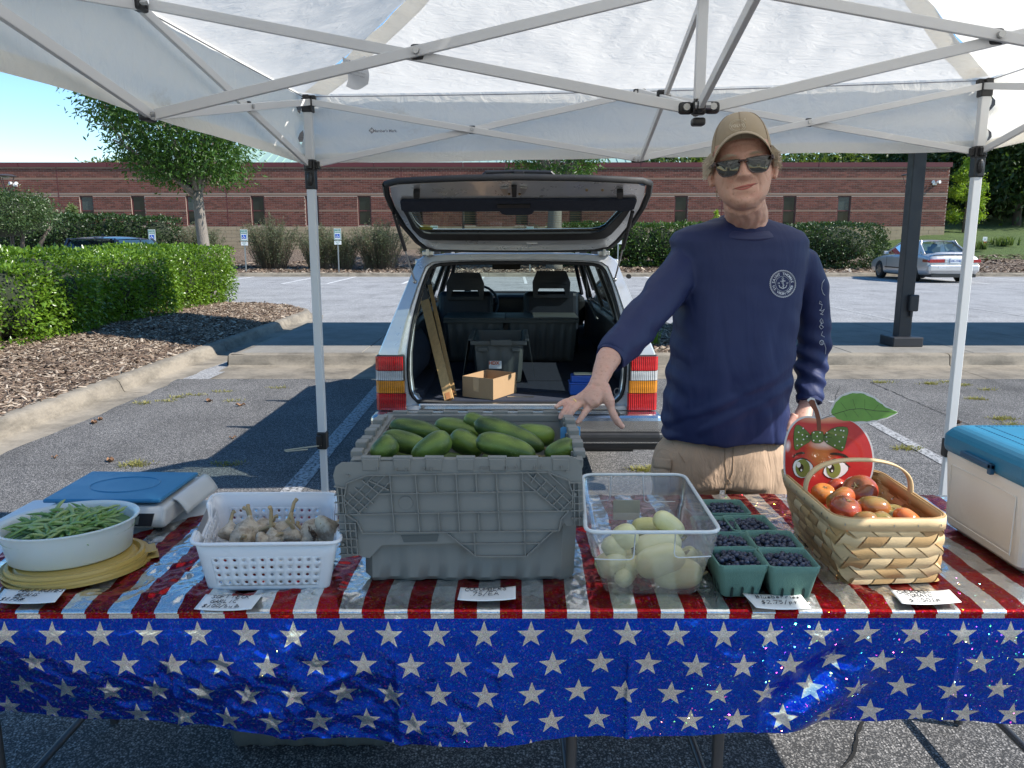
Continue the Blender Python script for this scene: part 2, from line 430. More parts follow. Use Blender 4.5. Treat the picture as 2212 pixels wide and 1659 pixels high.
k.l(k.ramp(r, [(0, (.045, .03, .022)), (.45, (.16, .105, .07)), (.75, (.27, .2, .14)), (1, (.5, .42, .33))]), b.inputs['Base Color']); b.inputs['Roughness'].default_value = .85
M_chip = m
def f_i(rng):
    y = 5.5+rng.power(1.0)*11.7; v = (y+3.9)/21.2; u = rng.uniform(0.005, .45); p = isl_p(u, v); return (p[0], p[1], p[2]+.006+rng.uniform(0, .012))
tag(chips('wood_chips', 34000, f_i, 3, .02, .07, M_chip), 'brown shredded wood chips covering the left planting island', 'mulch', kind='stuff')
def f_p(rng): return (rng.uniform(1.08, 2.87), rng.uniform(wy0+.2, 13.5), .128+rng.uniform(0, .02))
tag(chips('wood_chips', 3500, f_p, 4, .02, .08, M_chip), 'wood chips in the small bed behind the wagon', 'mulch', kind='stuff')
def f_f(rng):
    x = rng.uniform(-14, 30); y = 34.3+rng.power(.7)*5; return (x, y, far_z(x, y)+.02)
tag(chips('wood_chips', 16000, f_f, 5, .06, .22, M_chip), 'wood chips on the slope behind the far kerb', 'mulch', kind='stuff')
# ================================================================== BUILDING
BY = 45.0
M_brick, nt, b = new_mat('red_brick'); k = N(nt)
r = k.n('NewGeometry').outputs['Random Per Island']; oi = k.n('ObjectInfo').outputs['Random']
c = k.ramp(k.math('FRACT', k.math('ADD', r, oi)), [(0, (.095, .032, .022)), (.5, (.145, .046, .032)), (1, (.19, .068, .048))])
k.l(c, b.inputs['Base Color']); b.inputs['Roughness'].default_value = .9
M_mortar = M('mortar', (.36, .29, .24), .95, vs=3)
M_band = M('tan_band', (.22, .145, .105), .9, vs=8)
M_block = M('tan_block', (.34, .27, .18), .9, var=.15, vs=2.5, bs=30, bump=.5)
M_coping = M('maroon_metal', (.10, .018, .022), .4, var=.1, vs=.4, bump=0)
M_wframe = M('maroon_frame', (.09, .022, .022), .45, bump=0)
M_wglass = M('dark_glass', (.010, .014, .014), .10, var=.3, vs=.6, bump=0, spec=.25)
M_blind = M('grey_blind', (.035, .05, .05), .25, var=.1, bump=0)
def bp(px, py): q = P(px, py, BY); return q
x_end = bp(2046, 430).x; x_start = -37.0
z_par0, z_par1 = bp(1106, 361).z, bp(1106, 351).z
z_base = bp(1106, 489).z
bands = [bp(1106, y).z for y in (385.5, 420.5, 455)]
bld = thing('brick_building', (0, BY, 0), 'long low red brick building with maroon coping beyond the parking lot', 'building')
W = [61, 174, 285, 403, 543, 660, 773, 885, 1000, 1112, 1228, 1343, 1456, 1573, 1690, 1808]
wy_t, wy_b = bp(0, 423).z, bp(0, 487).z
wins = [(bp(x, 455).x, bp(x+(29 if x > 100 else 25), 455).x) for x in W]
wins = [(-33.0, -32.2), (-30.1, -29.3)] + wins
mb = MB()                                                       # backing with real window openings
xc = x_start
for a, b_ in sorted(wins):
    mb.box2((xc, BY, -1), (a, BY+.3, z_par0)); mb.box2((a, BY, wy_t), (b_, BY+.3, z_par0)); mb.box2((a, BY, -1), (b_, BY+.3, wy_b)); xc = b_
mb.box2((xc, BY, -1), (x_end, BY+.3, z_par0)); mb.box2((x_end-.3, BY+.3, -1), (x_end, BY+16, z_par0))
mb.box2((x_start, BY+.3, z_par0-.4), (x_end-.3, BY+16, z_par0-.2))
mb.build('wall', M_mortar, bld)
mb = MB(); xs_ = list(np.arange(x_start, x_end, 4.9))
for i, x in enumerate(xs_): mb.box2((x+.01, BY-.09, z_par0), (min(x+4.88, x_end+.08), BY+.4, z_par1))
mb.box2((x_end-.35, BY+.41, z_par0), (x_end+.08, BY+16, z_par1)); mb.build('coping', M_coping, bld)
for z in bands:
    xc = x_start; mb = MB()
    cuts = [w for w in sorted(wins) if wy_b < z < wy_t] + [(x_end, x_end)]
    for a, b_ in cuts:
        if a > xc: mb.box2((xc, BY-.012, z-.045), (a-.002, BY-.001, z+.045))
        xc = b_+.002
    mb.build('stone_band', M_band, bld)
# bricks
rowh, bl = .1016, .305
BW, BH, BD = bl-.020, rowh-.022, .012
bverts = [(0,-BD,0),(BW,-BD,0),(BW,-BD,BH),(0,-BD,BH),(0,0,0),(BW,0,0),(BW,0,BH),(0,0,BH)]
bf = [(0,1,2,3),(1,5,6,2),(5,4,7,6)[:0] or (3,2,6,7),(4,0,3,7),(0,4,5,1)]
allb = []
nrow = int((z_par0-z_base)/rowh)
joints = [bp(x, 430).x for x in (128, 490, 868, 1560, 1990)]
for jx in joints:
    mb = MB(); mb.box2((jx-.02, BY-.018, z_base), (jx+.02, BY-.013, z_par0)); mb.build('expansion_joint', M_coping, bld)
for rI in range(nrow):
    z = z_base + rI*rowh+.007
    if any(abs(z+BH/2-q) < .085 for q in bands): continue
    cuts = [w for w in sorted(wins) if z+BH > wy_b and z < wy_t+.04]; xa = x_start; segs0 = []
    for a, b_ in cuts: segs0.append((xa, a)); xa = b_
    segs0.append((xa, x_end))
    for s0, s1 in segs0:
        i0 = math.floor((s0-x_start-(rI % 2)*bl/2)/bl); x = x_start+(rI % 2)*bl/2+i0*bl
        while x < s1:
            l_, r_ = max(x, s0+.004), min(x+BW, s1-.004)
            if r_-l_ > .03: allb.append((l_, z, (r_-l_)/BW))
            x += bl
V = []; F = []
me1 = bpy.data.meshes.new('brick'); me1.from_pydata(bverts, [], bf); me1.materials.append(M_brick)
single = [q for q in allb if -14.5 < q[0] < -9.2][:298]
sset = set(single)
for (x, z, w_) in single:
    o = bpy.data.objects.new('brick', me1); COL.objects.link(o); o.parent = bld; o.location = (x, -.001, z); o.scale.x = w_
rest = [q for q in allb if q not in sset]
R_ = np.array([(x, BY-.001+random.uniform(-.002, .001), z) for x, z, w_ in rest]); Sx = np.array([(w_, 1, 1) for x, z, w_ in rest])
Vn = (np.array(bverts)[None]*Sx[:, None]+R_[:, None]).reshape(-1, 3)
mb = MB(); mb.v = Vn.tolist(); mb.f = [tuple(i+8*j for i in q) for j in range(len(rest)) for q in bf]; mb.m = [0]*len(mb.f)
o = mb.build('brickwork', M_brick, bld); o['kind'] = 'stuff'
# tan base blocks
mb = MB(); bh = .2032; bw2 = .6
for rI in range(8):
    z = z_base-.01-(rI+1)*bh
    x = x_start+(rI % 2)*bw2/2
    while x < x_end:
        mb.box2((x+.006, BY-.03, z+.006), (min(x+bw2-.006, x_end), BY-.001, z+bh-.006)); x += bw2
o = mb.build('base_blocks', M_block, bld); o['kind'] = 'stuff'
for i, (a, b_) in enumerate(wins):
    f = .07; d0, d1 = BY+.06, BY+.12; mb = MB(); zm = wy_b+(wy_t-wy_b)*.5
    mb.box2((a, d0, wy_b), (a+f, d1, wy_t)); mb.box2((b_-f, d0, wy_b), (b_, d1, wy_t))
    mb.box2((a+f, d0, wy_t-f), (b_-f, d1, wy_t)); mb.box2((a+f, d0, wy_b), (b_-f, d1, wy_b+f)); mb.box2((a+f, d0, zm-.03), (b_-f, d1, zm+.03))
    w = mb.build('window', M_wframe, bld)
    mb = MB(); mb.box2((a+f, BY+.09, zm+.03), (b_-f, BY+.10, wy_t-f)); mb.build('pane', M_blind if i in (3, 5, 10, 17) else M_wglass, w)
    mb = MB(); mb.box2((a+f, BY+.09, wy_b+f), (b_-f, BY+.10, zm-.03)); mb.build('pane', M_wglass, w)
    mb = MB(); mb.box2((a, BY+.13, wy_b), (b_, BY+.3, wy_t)); mb.build('window_back', M('dark_room', (.01, .01, .01), .9, bump=0) if i == 0 else bpy.data.materials['dark_room'], w)
# security lights on the wall
M_white = M('white_plastic', (.78, .78, .78), .4, var=.03, bump=0)
for nm, px, py in (('wall_light', 2018, 396), ('wall_light', 34, 399)):
    q = bp(px, py); t = thing(nm, (q.x, BY-.02, q.z), 'small white twin floodlight on brick wall '+('near the right corner' if px > 1000 else 'near the left lamp post'), 'light')
    mb = MB(); mb.box2((q.x-.12, BY-.08, q.z-.1), (q.x+.12, BY-.02, q.z+.04)); mb.build('housing', M_white, t, bevel=.02)
    for s in (-1, 1):
        mb = MB(); mb.lathe([(0, -.1), (.07, -.1), (.09, .06), (.085, .08), (0, .07)], 12, (q.x+s*.16, BY-.18, q.z+.06), axis=Matrix.Rotation(PI/2, 3, 'X') @ Matrix.Rotation(.3*s, 3, 'Y')); mb.build('lamp_head', M_white, t, smooth=40)
# pale green metal roof rising behind
M_groof = M('pale_green_metal', (.36, .50, .42), .35, metal=.2, var=.08, vs=.2, bump=0)
gr = thing('green_metal_roof', (-7, 60, 5.4), 'pale green standing seam hip roof rising behind the brick parapet', 'roof')
zE = 6.2; x0, x1 = P(292, 350, 56).x, P(1452, 350, 56).x; zR = 11.5; yR = 70
mb = MB(); mb.add([(x0,56,zE-.3),(x1,56,zE-.3),(x1-11,yR,zR),(x0+11,yR,zR),(x0,84,zE-.3),(x1,84,zE-.3)], [(0,1,2,3),(0,3,4),(1,5,2),(3,2,5,4)])
mb.build('roof_sheet', M_groof, gr)
mb = MB()
for i in range(1, int((x1-x0)/.62)):
    x = x0+i*.62; tmax = min(1, (x-x0)/11, (x1-x)/11)
    a = Vector((x, 56, zE-.28)); b_ = Vector((x, 56+14*tmax, zE-.28+(zR-zE+.3)*tmax)); mb.bar(a, b_, .05, .07)
for i in range(1, 40):
    y = 56+i*.7; tm = 1-abs(y-70)/14
    for xx, sg in ((x1, -1), (x0, 1)):
        mb.bar((xx, y, zE-.28), (xx+sg*11*tm, y, zE-.28+(zR-zE+.3)*tm), .05, .07, (0,0,1))
o = mb.build('roof_seams', M_groof, gr); o['kind'] = 'stuff'

# ================================================================== VEGETATION
L_hedge = leaf_mat('hedge_leaf', (.055, .12, .008), (.22, .36, .035), .28, .28)
L_dark = leaf_mat('dark_hedge_leaf', (.02, .05, .012), (.06, .11, .03), .4, .2)
L_tree = leaf_mat('tree_leaf', (.03, .085, .012), (.09, .18, .03), .4, .4)
L_sage = leaf_mat('sage_leaf', (.075, .10, .05), (.17, .20, .11), .6, .3)
L_forest = leaf_mat('forest_leaf', (.022, .05, .014), (.07, .12, .03), .5, .3)
L_lime = leaf_mat('lime_leaf', (.14, .26, .02), (.30, .42, .05), .45, .45)
L_grass = leaf_mat('grass_blade', (.12, .22, .02), (.25, .38, .05), .5, .4)
L_dry = leaf_mat('dry_weed', (.22, .22, .06), (.38, .34, .14), .7, .3)
M_bark = M('grey_bark', (.19, .165, .14), .85, var=.35, vs=9, bs=35, bump=.9, bd=.02, stretch=(1, 1, .4))
M_bark2 = M('dark_bark', (.10, .08, .065), .9, var=.35, vs=9, bs=35, bump=.9, bd=.02, stretch=(1, 1, .3))
M_twig = M('twig', (.12, .09, .06), .9, bump=0)
def limb(mb, a, b, r0, r1, n=8, wob=.06, k=6, seed=0):
    a, b = Vector(a), Vector(b); L = (b-a).length; pts = []; rr = []
    for i in range(k+1):
        t = i/k; q = a.lerp(b, t); w = noise.noise_vector(Vector((seed*3.1, t*2.5, 7)))*L*wob*math.sin(PI*t)
        pts.append(q+w); rr.append(r0+(r1-r0)*t**.8)
    mb.tube(pts, rr, n); return pts
def make_hedge(name, loc, label, boxes, leaf, size, n, mat, seed, core=None, cat='hedge', stemc=None):
    """boxes: list of (cx,cy,z0,hx,hy,h): rounded box volumes, leaves on and just below the skin"""
    rng = np.random.default_rng(seed); t = thing(name, loc, label, cat)
    vol = [((hx*hy+ (hx+hy)*h)) for cx, cy, z0, hx, hy, h in boxes]; tot = sum(vol); P_ = []; Nn = []
    cm = MB()
    for (cx, cy, z0, hx, hy, h), v in zip(boxes, vol):
        m = int(n*v/tot); d = rng.normal(size=(m, 3)); d /= np.abs(d).max(1)[:, None]                    # on cube
        sq = d/np.linalg.norm(d, axis=1)[:, None]; d = d*.72+sq*.28*1.25
        bumpy = np.array([1+.10*noise.noise(Vector((q[0]*hx*1.6+seed+cx, q[1]*hy*1.6+cy, q[2]*h*1.5))) + .05*noise.noise(Vector((q[0]*hx*5+seed, q[1]*hy*5+cy, q[2]*h*5))) for q in d])
        depth = 1-np.abs(rng.normal(0, .075, m))+rng.normal(0, .012, m)
        q = d*(bumpy*depth)[:, None]*np.array([hx, hy, h/2])+np.array([cx, cy, z0+h/2])
        keep = q[:, 2] > z0-.02; P_.append(q[keep]); Nn.append(sq[keep])
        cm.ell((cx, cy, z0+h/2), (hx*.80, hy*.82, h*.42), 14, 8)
    pts = np.concatenate(P_); nr = np.concatenate(Nn)
    me = cloud_mesh('foliage', pts, size, mat, nr, seed=seed, jitter=.75, aspect=.55)
    o = link('foliage', me, t); o['kind'] = 'stuff'
    cm.build('shade_core', core or M_core, t, smooth=180)
    sm = MB()
    for i in range(stemc or 14):
        bx = boxes[rng.integers(len(boxes))]; x = bx[0]+rng.uniform(-.6, .6)*bx[3]; y = bx[1]+rng.uniform(-.9, .9)*bx[4]
        limb(sm, (x, y, bx[2]-.15), (x+rng.uniform(-.3, .3), y+rng.uniform(-.3, .3), bx[2]+bx[5]*.6), .018, .006, 5, .15, 5, i)
    sm.build('stems', M_twig, t, smooth=60)
    return t
M_core = M('shade_of_twigs', (.02, .028, .012), .95, bump=0)  # solid core of the bushes; shade among the twigs put into its dark colour
# long hedge along the island: a run of bushes grown together, and one clump nearer the camera
HX = -6.55
hb = []
for i, y in enumerate(np.arange(9.9, 16.9, .85)): hb.append((HX-.05+.1*math.sin(i*2.1), y, .24+.07*(i%2), .72, .62, 1.02+.07*math.sin(i*1.7)+ .01*i))
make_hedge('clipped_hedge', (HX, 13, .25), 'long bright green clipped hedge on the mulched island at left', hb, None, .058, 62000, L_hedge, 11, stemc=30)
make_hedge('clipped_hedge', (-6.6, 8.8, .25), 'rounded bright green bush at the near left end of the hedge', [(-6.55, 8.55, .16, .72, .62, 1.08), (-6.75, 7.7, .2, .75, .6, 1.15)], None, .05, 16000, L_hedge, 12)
# dark hedge behind
q0, q1 = P(30, 510, 32), P(350, 510, 32)
hb = [(x, 33+random.uniform(-.2, .2)+5, .55, .9, .8, 2.15-.35*random.random()) for x in np.arange(q0.x*1.18, q1.x*1.18, 1.1)]
make_hedge('dark_hedge', (-16, 38, .5), 'dark trimmed hedge against the brick wall at far left', hb, None, .13, 22000, L_dark, 13)
q = P(1375, 530, 37.5); q2 = P(1510, 530, 37.5)
hb = [(x, 38, .35, .95, .9, 1.9) for x in np.arange(P(1225, 530, 38).x, P(1560, 530, 38).x, 1.1)]
make_hedge('dark_hedge', (9, 38, .3), 'clipped hedge on the slope between wagon and man', hb, None, .12, 22000, leaf_mat('mid_hedge_leaf', (.03, .075, .012), (.09, .17, .035), .35, .25), 14)
a = P(1795, 552, 37.5)
make_hedge('round_bush', (a.x, 37.5, .3), 'large rounded dark bush behind the man on the right', [(a.x, 37.6, .3, 2.15, 1.5, 1.95), (a.x-1.5, 37.8, .3, 1.2, 1.2, 1.75)], None, .11, 20000, L_dark, 15, cat='bush')
# wispy sage shrubs in front of the wall
def shrub(px, py, w, h, label, seed, Y=36.5, mat=None, name='wispy_shrub'):
    rng = np.random.default_rng(seed); c = P(px, py, Y); zg = far_z(c.x, Y); t = thing(name, (c.x, Y, zg), label, 'shrub', 'wispy shrubs along the far kerb')
    sm = MB(); pts = []
    for i in range(int(85*w)):
        a = rng.uniform(0, 2*PI); e = rng.uniform(0, 1)**.7; L = h*rng.uniform(.75, 1.12)*(1-.25*e)
        tip = Vector((c.x+math.cos(a)*w/2*e, Y+math.sin(a)*w*.4*e, zg+L)); base = Vector((c.x+math.cos(a)*w*.22*e, Y+math.sin(a)*.2*e, zg))
        mid = base.lerp(tip, .5)+Vector((0, 0, .15*h)); pl = [base.lerp(mid, s)*(1-s)+mid.lerp(tip, s)*s for s in np.linspace(0, 1, 6)]
        sm.tube(pl, [.012, .01, .008, .006, .005, .003], 3, False)
        for s in rng.uniform(.12, 1, 42):
            qq = base.lerp(mid, s)*(1-s)+mid.lerp(tip, s)*s; pts.append(np.array(qq)+rng.normal(0, .075, 3)*(1.25-s))
    sm.build('stems', M_twig, t)
    me = cloud_mesh('foliage', np.array(pts), .085, mat or L_sage, None, seed=seed, aspect=.32); o = link('foliage', me, t); o['kind'] = 'stuff'
    return t
shrub(585, 530, 3.0, 2.3, 'tall wispy grey green shrub beside the second parking sign', 21)
shrub(690, 540, 2.4, 2.0, 'wispy shrub right behind the left canopy leg', 22)
shrub(820, 535, 3.0, 2.15, 'wispy grey green shrub left of the raised tailgate', 23)
shrub(740, 545, 1.8, 1.6, 'low wispy shrub below the third parking sign', 24)
shrub(430, 520, 2.6, 1.9, 'sparse wispy shrub behind the young tree trunk', 25, 38)
shrub(1140, 520, 2.4, 1.9, 'wispy shrub seen through the tailgate glass', 26, 38)
shrub(950, 545, 2.2, 1.2, 'low wispy shrub beyond the wagon roof', 27, 37)
def small_tree(px, w, h, Y, label, mat, seed, cat='tree', name='small_tree', lo=.15, leafs=5200, size=.13, grp=None):
    rng = np.random.default_rng(seed); c = P(px, 520, Y); zg = far_z(c.x, Y); t = thing(name, (c.x, Y, zg), label, cat, grp)
    tm = MB(); limb(tm, (c.x, Y, zg-.2), (c.x, Y, zg+h*.95), .05*h/3, .01, 7, .04, 6, seed); pts = []
    for i in range(60):
        s = rng.uniform(lo, 1); z = zg+h*s; rr = w/2*math.sin(PI*min(1, .15+s*.85))**.7*(1.1-s*.5); a = rng.uniform(0, 2*PI)
        e = Vector((c.x+math.cos(a)*rr, Y+math.sin(a)*rr, z+.15*rr)); limb(tm, (c.x, Y, z-.2*rr), e, .02, .004, 4, .1, 4, i)
        for _ in range(leafs//60): u = rng.uniform(.3, 1.05); pts.append(np.array(Vector((c.x, Y, z-.2*rr)).lerp(e, u))+rng.normal(0, .09*w/2, 3))
    tm.build('trunk', M_bark2, t, smooth=180); me = cloud_mesh('crown', np.array(pts), size, mat, None, seed=seed, droop=.3); o = link('crown', me, t); o['kind'] = 'stuff'; return t
small_tree(2078, 2.3, 4.4, 46.5, 'bright lime green young tree past the building corner', L_lime, 31, leafs=9000)
small_tree(162, 1.4, 2.6, 40, 'small pale green sapling in front of a window at left', leaf_mat('pale_leaf', (.12, .17, .06), (.25, .32, .12), .5, .4), 32, lo=.3, leafs=2600)
small_tree(1545, .8, 2.3, 40, 'small yellow green sapling just left of the man', L_lime, 33, leafs=1500)
# broad bush-tree at far left
c = P(25, 520, 27)
t = thing('rounded_tree', (c.x, 27, 0), 'low rounded tree with a forked dark trunk at the far left edge', 'tree')
tm = MB()
for i, (dx, dz) in enumerate(((-1.3, 1.3), (-.4, 1.6), (.5, 1.5), (1.2, 1.2))): limb(tm, (c.x-.3+i*.08, 27, 0), (c.x+dx, 27+.3*(i-2), 1.5+dz*.4), .12, .05, 8, .1, 6, i)
tm.build('trunk', M_bark2, t, smooth=180)
rng = np.random.default_rng(41); pts, nr = clumps((c.x-.3, 27, 2.28), (1.75, 1.3, .92), 260, 75, .19, rng, .6, -.35)
o = link('crown', cloud_mesh('crown', pts, .09, leaf_mat('bush_tree_leaf', (.035, .07, .02), (.11, .17, .06), .35, .25), nr, seed=41), t); o['kind'] = 'stuff'
mb = MB(); mb.ell((c.x-.3, 27, 2.25), (1.35, .95, .62), 14, 9); mb.build('shade_core', M_core, t, smooth=180)
# the young street tree on the left, vase shaped
def vase_tree(px, Y, trunk_h, r, crown, label, seed, nclump, leafsize, zg=0, fork=None, mat=None, lean=0):
    rng = np.random.default_rng(seed); c = P(px, 520, Y); t = thing('street_tree', (c.x, Y, zg), label, 'tree')
    tm = MB(); f = Vector((c.x+lean, Y, zg+trunk_h)); limb(tm, (c.x, Y, zg-.2), f, r*1.12, r*.8, 12, .02, 8, seed)
    tips = []; pts = []; nrm = []
    cc, cr = crown
    for i in range(15):
        a = 2*PI*i/15+rng.uniform(-.2, .2); e = rng.uniform(.35, 1.0)
        tip = Vector((cc[0]+math.cos(a)*cr[0]*e*.8, cc[1]+math.sin(a)*cr[1]*e*.8, cc[2]+cr[2]*rng.uniform(-.35, .75)))
        pl = limb(tm, f+Vector((0, 0, rng.uniform(-.25, .1))), tip, r*.42, .02, 7, .07, 7, i+seed)
        for kk in range(5):
            s = pl[2+kk % 5]; e2 = s+Vector((rng.normal()*cr[0]*.16, rng.normal()*cr[1]*.16, rng.uniform(.05, .3)*cr[2])); limb(tm, s, e2, .022, .006, 5, .1, 5, kk+i); tips.append(e2)
        tips.append(tip)
    tm.build('trunk', M_bark, t, smooth=180)
    H = cc[2]+cr[2]-f.z
    for _ in range(nclump):
        while True:
            hgt = rng.uniform(.09, 1); a = rng.uniform(0, 2*PI); rm = (.20+.80*max(0, hgt+.06)**.62)*(1 if hgt < .75 else math.sqrt(max(.05, 1-((hgt-.75)/.27)**2)))
            rr = rng.uniform(.25, 1)**.5*rm; sh = (cc[0]-f.x)*min(1, max(0, hgt)*1.6)
            q = np.array([f.x+sh+math.cos(a)*rr*cr[0], f.y+math.sin(a)*rr*cr[1], f.z+hgt*H]); d = np.array([math.cos(a), math.sin(a), .4])
            if noise.noise(Vector(q)*.9) > -.40: break
        m = int(26*rng.uniform(.5, 1.4)); w = rng.normal(size=(m, 3))*np.array([.26, .26, .13])*rng.uniform(.7, 1.3)
        pts.append(q+w); nrm.append(np.repeat(d[None], m, 0)*.3+w)
    o = link('crown', cloud_mesh('crown', np.concatenate(pts), leafsize, mat or L_tree, np.concatenate(nrm), seed=seed, droop=.75, aspect=.33), t); o['kind'] = 'stuff'
    return t
c0 = P(445, 420, 20.5); 
vase_tree(452, 20.5, 2.75, .155, ((c0.x-.7, 20.5, 4.3), (2.35, 2.1, 1.7)), 'young street tree with pale trunk and dark green crown left', 51, 1050, .13, lean=-.22)
c1 = P(1200, 400, 36.5)
vase_tree(1198, 36.5, 3.4, .36, ((c1.x, 36.5, 6.2), (3.6, 3.0, 2.6)), 'thick trunked tree on the slope directly behind the wagon', 52, 480, .2, zg=.2)
# trees and woods beyond
def big_tree(x, y, h, w, label, seed, mat, n=230, leaf=.42, zg=None, trunk=.3, low=.25, group='trees beyond the building'):
    rng = np.random.default_rng(seed); zg = far_z(x, y) if zg is None else zg; t = thing('leafy_tree', (x, y, zg), label, 'tree', group)
    tm = MB(); limb(tm, (x, y, zg-.4), (x, y, zg+h*.75), trunk, .06, 8, .03, 6, seed)
    for i in range(7):
        a = rng.uniform(0, 2*PI); s = rng.uniform(.25, .6); limb(tm, (x, y, zg+h*s), (x+math.cos(a)*w*.35, y+math.sin(a)*w*.35, zg+h*(s+.25)), trunk*.4, .04, 5, .08, 5, i)
    tm.build('trunk', M_bark2, t, smooth=180)
    pts, nr = clumps((x, y, zg+h*(.5+low/2)), (w/2, w/2, h*(.5-low/2)), n, 46, w*.075, rng, .5)
    o = link('crown', cloud_mesh('crown', pts, leaf, mat, nr, seed=seed, droop=.2), t); o['kind'] = 'stuff'; return t
Lf2 = leaf_mat('wood_leaf_light', (.05, .09, .02), (.13, .18, .05), .5, .35)
k_ = 0
for px, top, Y, w, lab, mt in ((225, 345, 95, 7, 'small treetop showing over the parapet at far left', Lf2), (262, 341, 98, 6, 'treetop peeping over the parapet left of the tree', Lf2), (285, 338, 92, 5, 'treetop peeping above the coping beside its twin', Lf2), (335, 340, 96, 5, 'faint treetop just left of the young street tree', Lf2),
        (1425, 318, 85, 10, 'treetop over the parapet right of the green roof', L_forest), (1530, 305, 80, 10, 'tree beyond the roof just left of the cap', Lf2), (1645, 300, 82, 10, 'dark tree beyond the roof right of the cap', L_forest), (1745, 312, 78, 9, 'lighter tree above the parapet right of the man', Lf2), (1850, 300, 80, 10, 'mid green tree above the parapet left of the post', Lf2), (1935, 290, 84, 10, 'dark tree showing behind the dark post top', L_forest), (2030, 285, 76, 9, 'broad tree above the right corner of the building', Lf2)):
    q = P(px, top, Y); k_ += 1; big_tree(q.x, Y, q.z, w, lab, 60+k_, mt, zg=0, n=150, leaf=.6, low=.1)
for px, top, Y, w, lab in ((2075, 230, 62, 11, 'tall dark tree rising behind the lime green one'), (2150, 200, 56, 9, 'dark spreading tree right of the right canopy leg'), (2230, 180, 52, 10, 'dark tree cut by the right edge of the view'), (2120, 250, 72, 12, 'shaded tree deep behind the grass slope'), (2330, 200, 58, 12, 'dark tree standing up the grass slope far right')):
    q = P(px, top, Y); k_ += 1; big_tree(q.x, Y, q.z-far_z(q.x, Y), w, lab, 60+k_, L_forest, n=420, leaf=.4, low=.18 if px < 2140 else .12)
for px, Y, w, lab in ((2085, 66, 11, 'low dark thicket at the top of the lawn behind the lime green tree'), (2180, 65, 12, 'low dark thicket under the spreading tree at right'), (2290, 64, 12, 'low dark thicket at the right edge of the view')):
    q = P(px, 500, Y); k_ += 1; big_tree(q.x, Y, 5.5, w, lab, 60+k_, L_forest, n=300, leaf=.4, low=-.1, trunk=.12)
# grass tufts
def tuft(mb, c, h, n, rng, w=.012, spread=.35):
    for _ in range(n):
        a = rng.uniform(0, 2*PI); L = h*rng.uniform(.5, 1); e = rng.uniform(.1, spread); d = Vector((math.cos(a), math.sin(a), 0)); s = Vector((-d.y, d.x, 0))*w*.5
        o = Vector(c)+d*rng.uniform(0, .06); m = o+d*L*e*.35+Vector((0, 0, L*.6)); t = o+d*L*e+Vector((0, 0, L*.85))
        mb.add([o-s, o+s, m+s*.7, m-s*.7, t], [(0,1,2,3), (3,2,4)])
rng = np.random.default_rng(70)
mb = MB()
for i in range(16): tuft(mb, (1.75+rng.normal(0, .14), 10.9+rng.normal(0, .18), .13), .36, 26, rng, .014, .6)
o = mb.build('grass_tuft', L_grass); tag(o, 'bright green grass tuft in the mulch between wagon and man', 'grass')
gl = P(2040, 560, 41)
for i, (px, py) in enumerate(((2048, 548), (2108, 545), (2165, 543))):
    mb = MB(); c = P(px, py, 39.5+i); z = far_z(c.x, c.y)
    for _ in range(30): tuft(mb, (c.x+rng.normal(0, .3), c.y+rng.normal(0, .3), z), .6, 12, rng, .04, .7)
    o = mb.build('grass_clump', leaf_mat('slope_grass', (.07, .12, .03), (.16, .22, .06), .6, .3) if i == 0 else bpy.data.materials['slope_grass']); tag(o, ['low grass clump beside the right corner of the building', 'grass clump below the small red and white sign', 'grass clump on the slope at the right edge'][i], 'grass')
# weeds in the asphalt joints
mb = MB()
def weed(x, y, n, s=.05):
    for _ in range(n):
        tuft(mb, (x+rng.normal(0, s), y+rng.normal(0, s*.35), 0), rng.uniform(.015, .035), 5, rng, .008, 2.2)
for x in (-3.2, -3.05, -3.3, -3.45, -3.55): weed(x+rng.normal(0, .05), 7.9+(-3.2-x)*-1.2, 14)
for px, py, n in ((1430, 1013, 60), (1395, 1015, 40), (1460, 822, 20), (1900, 826, 26), (2010, 829, 30), (2052, 826, 16), (2068, 833, 16), (2130, 842, 14), (1960, 970, 30), (2165, 905, 36), (2110, 862, 24), (2190, 918, 20), (2080, 832, 16), (285, 1006, 22), (490, 1003, 20), (300, 1002, 20), (508, 866, 12), (600, 838, 10)):
    q = G(px, py); weed(q.x, q.y, n)
o = mb.build('weeds', L_dry); tag(o, 'small dry weeds sprouting from the asphalt joints', 'weeds', kind='stuff')
# cracks and tar joints as thin dark grooves
M_crack = M('crack_dark', (.012, .011, .010), 1, bump=0)
def crack(pts, w, name='asphalt_crack', z=.0045):
    mb = MB(); pr = dens([(q.x, q.y) for q in [Vector(p_) for p_ in pts]], .03); L = []; R2 = []
    for i, q in enumerate(pr):
        wob = .018*noise.noise(Vector((q[0]*9, q[1]*9, 1)))+.006*noise.noise(Vector((q[0]*50, q[1]*50, 1))); ww = w*(.5+1.1*abs(noise.noise(Vector((q[0]*14, q[1]*14, 5)))))
        a = Vector(pr[max(0, i-1)]); b_ = Vector(pr[min(len(pr)-1, i+1)]); d = (b_-a).normalized(); s = Vector((-d.y, d.x)); c = Vector(q)+s*wob
        L.append((c.x+s.x*ww, c.y+s.y*ww, z)); R2.append((c.x-s.x*ww, c.y-s.y*ww, z))
    n = len(pr); mb.add(L+R2, [(i, n+i, n+i+1, i+1) for i in range(n-1)]); o = mb.build(name, M_crack); o['kind'] = 'structure'
crack([G(1880, 826), G(2062, 905), G(2260, 990)], .006)
crack([G(1780, 1001), G(2212, 1004)], .003)
crack([G(0, 1006), G(330, 1004), G(700, 1002)], .003)
crack([G(1815, 833), G(1740, 1040)], .003)
crack([G(1870, 1560), G(1842, 1610), G(1815, 1665)], .006)
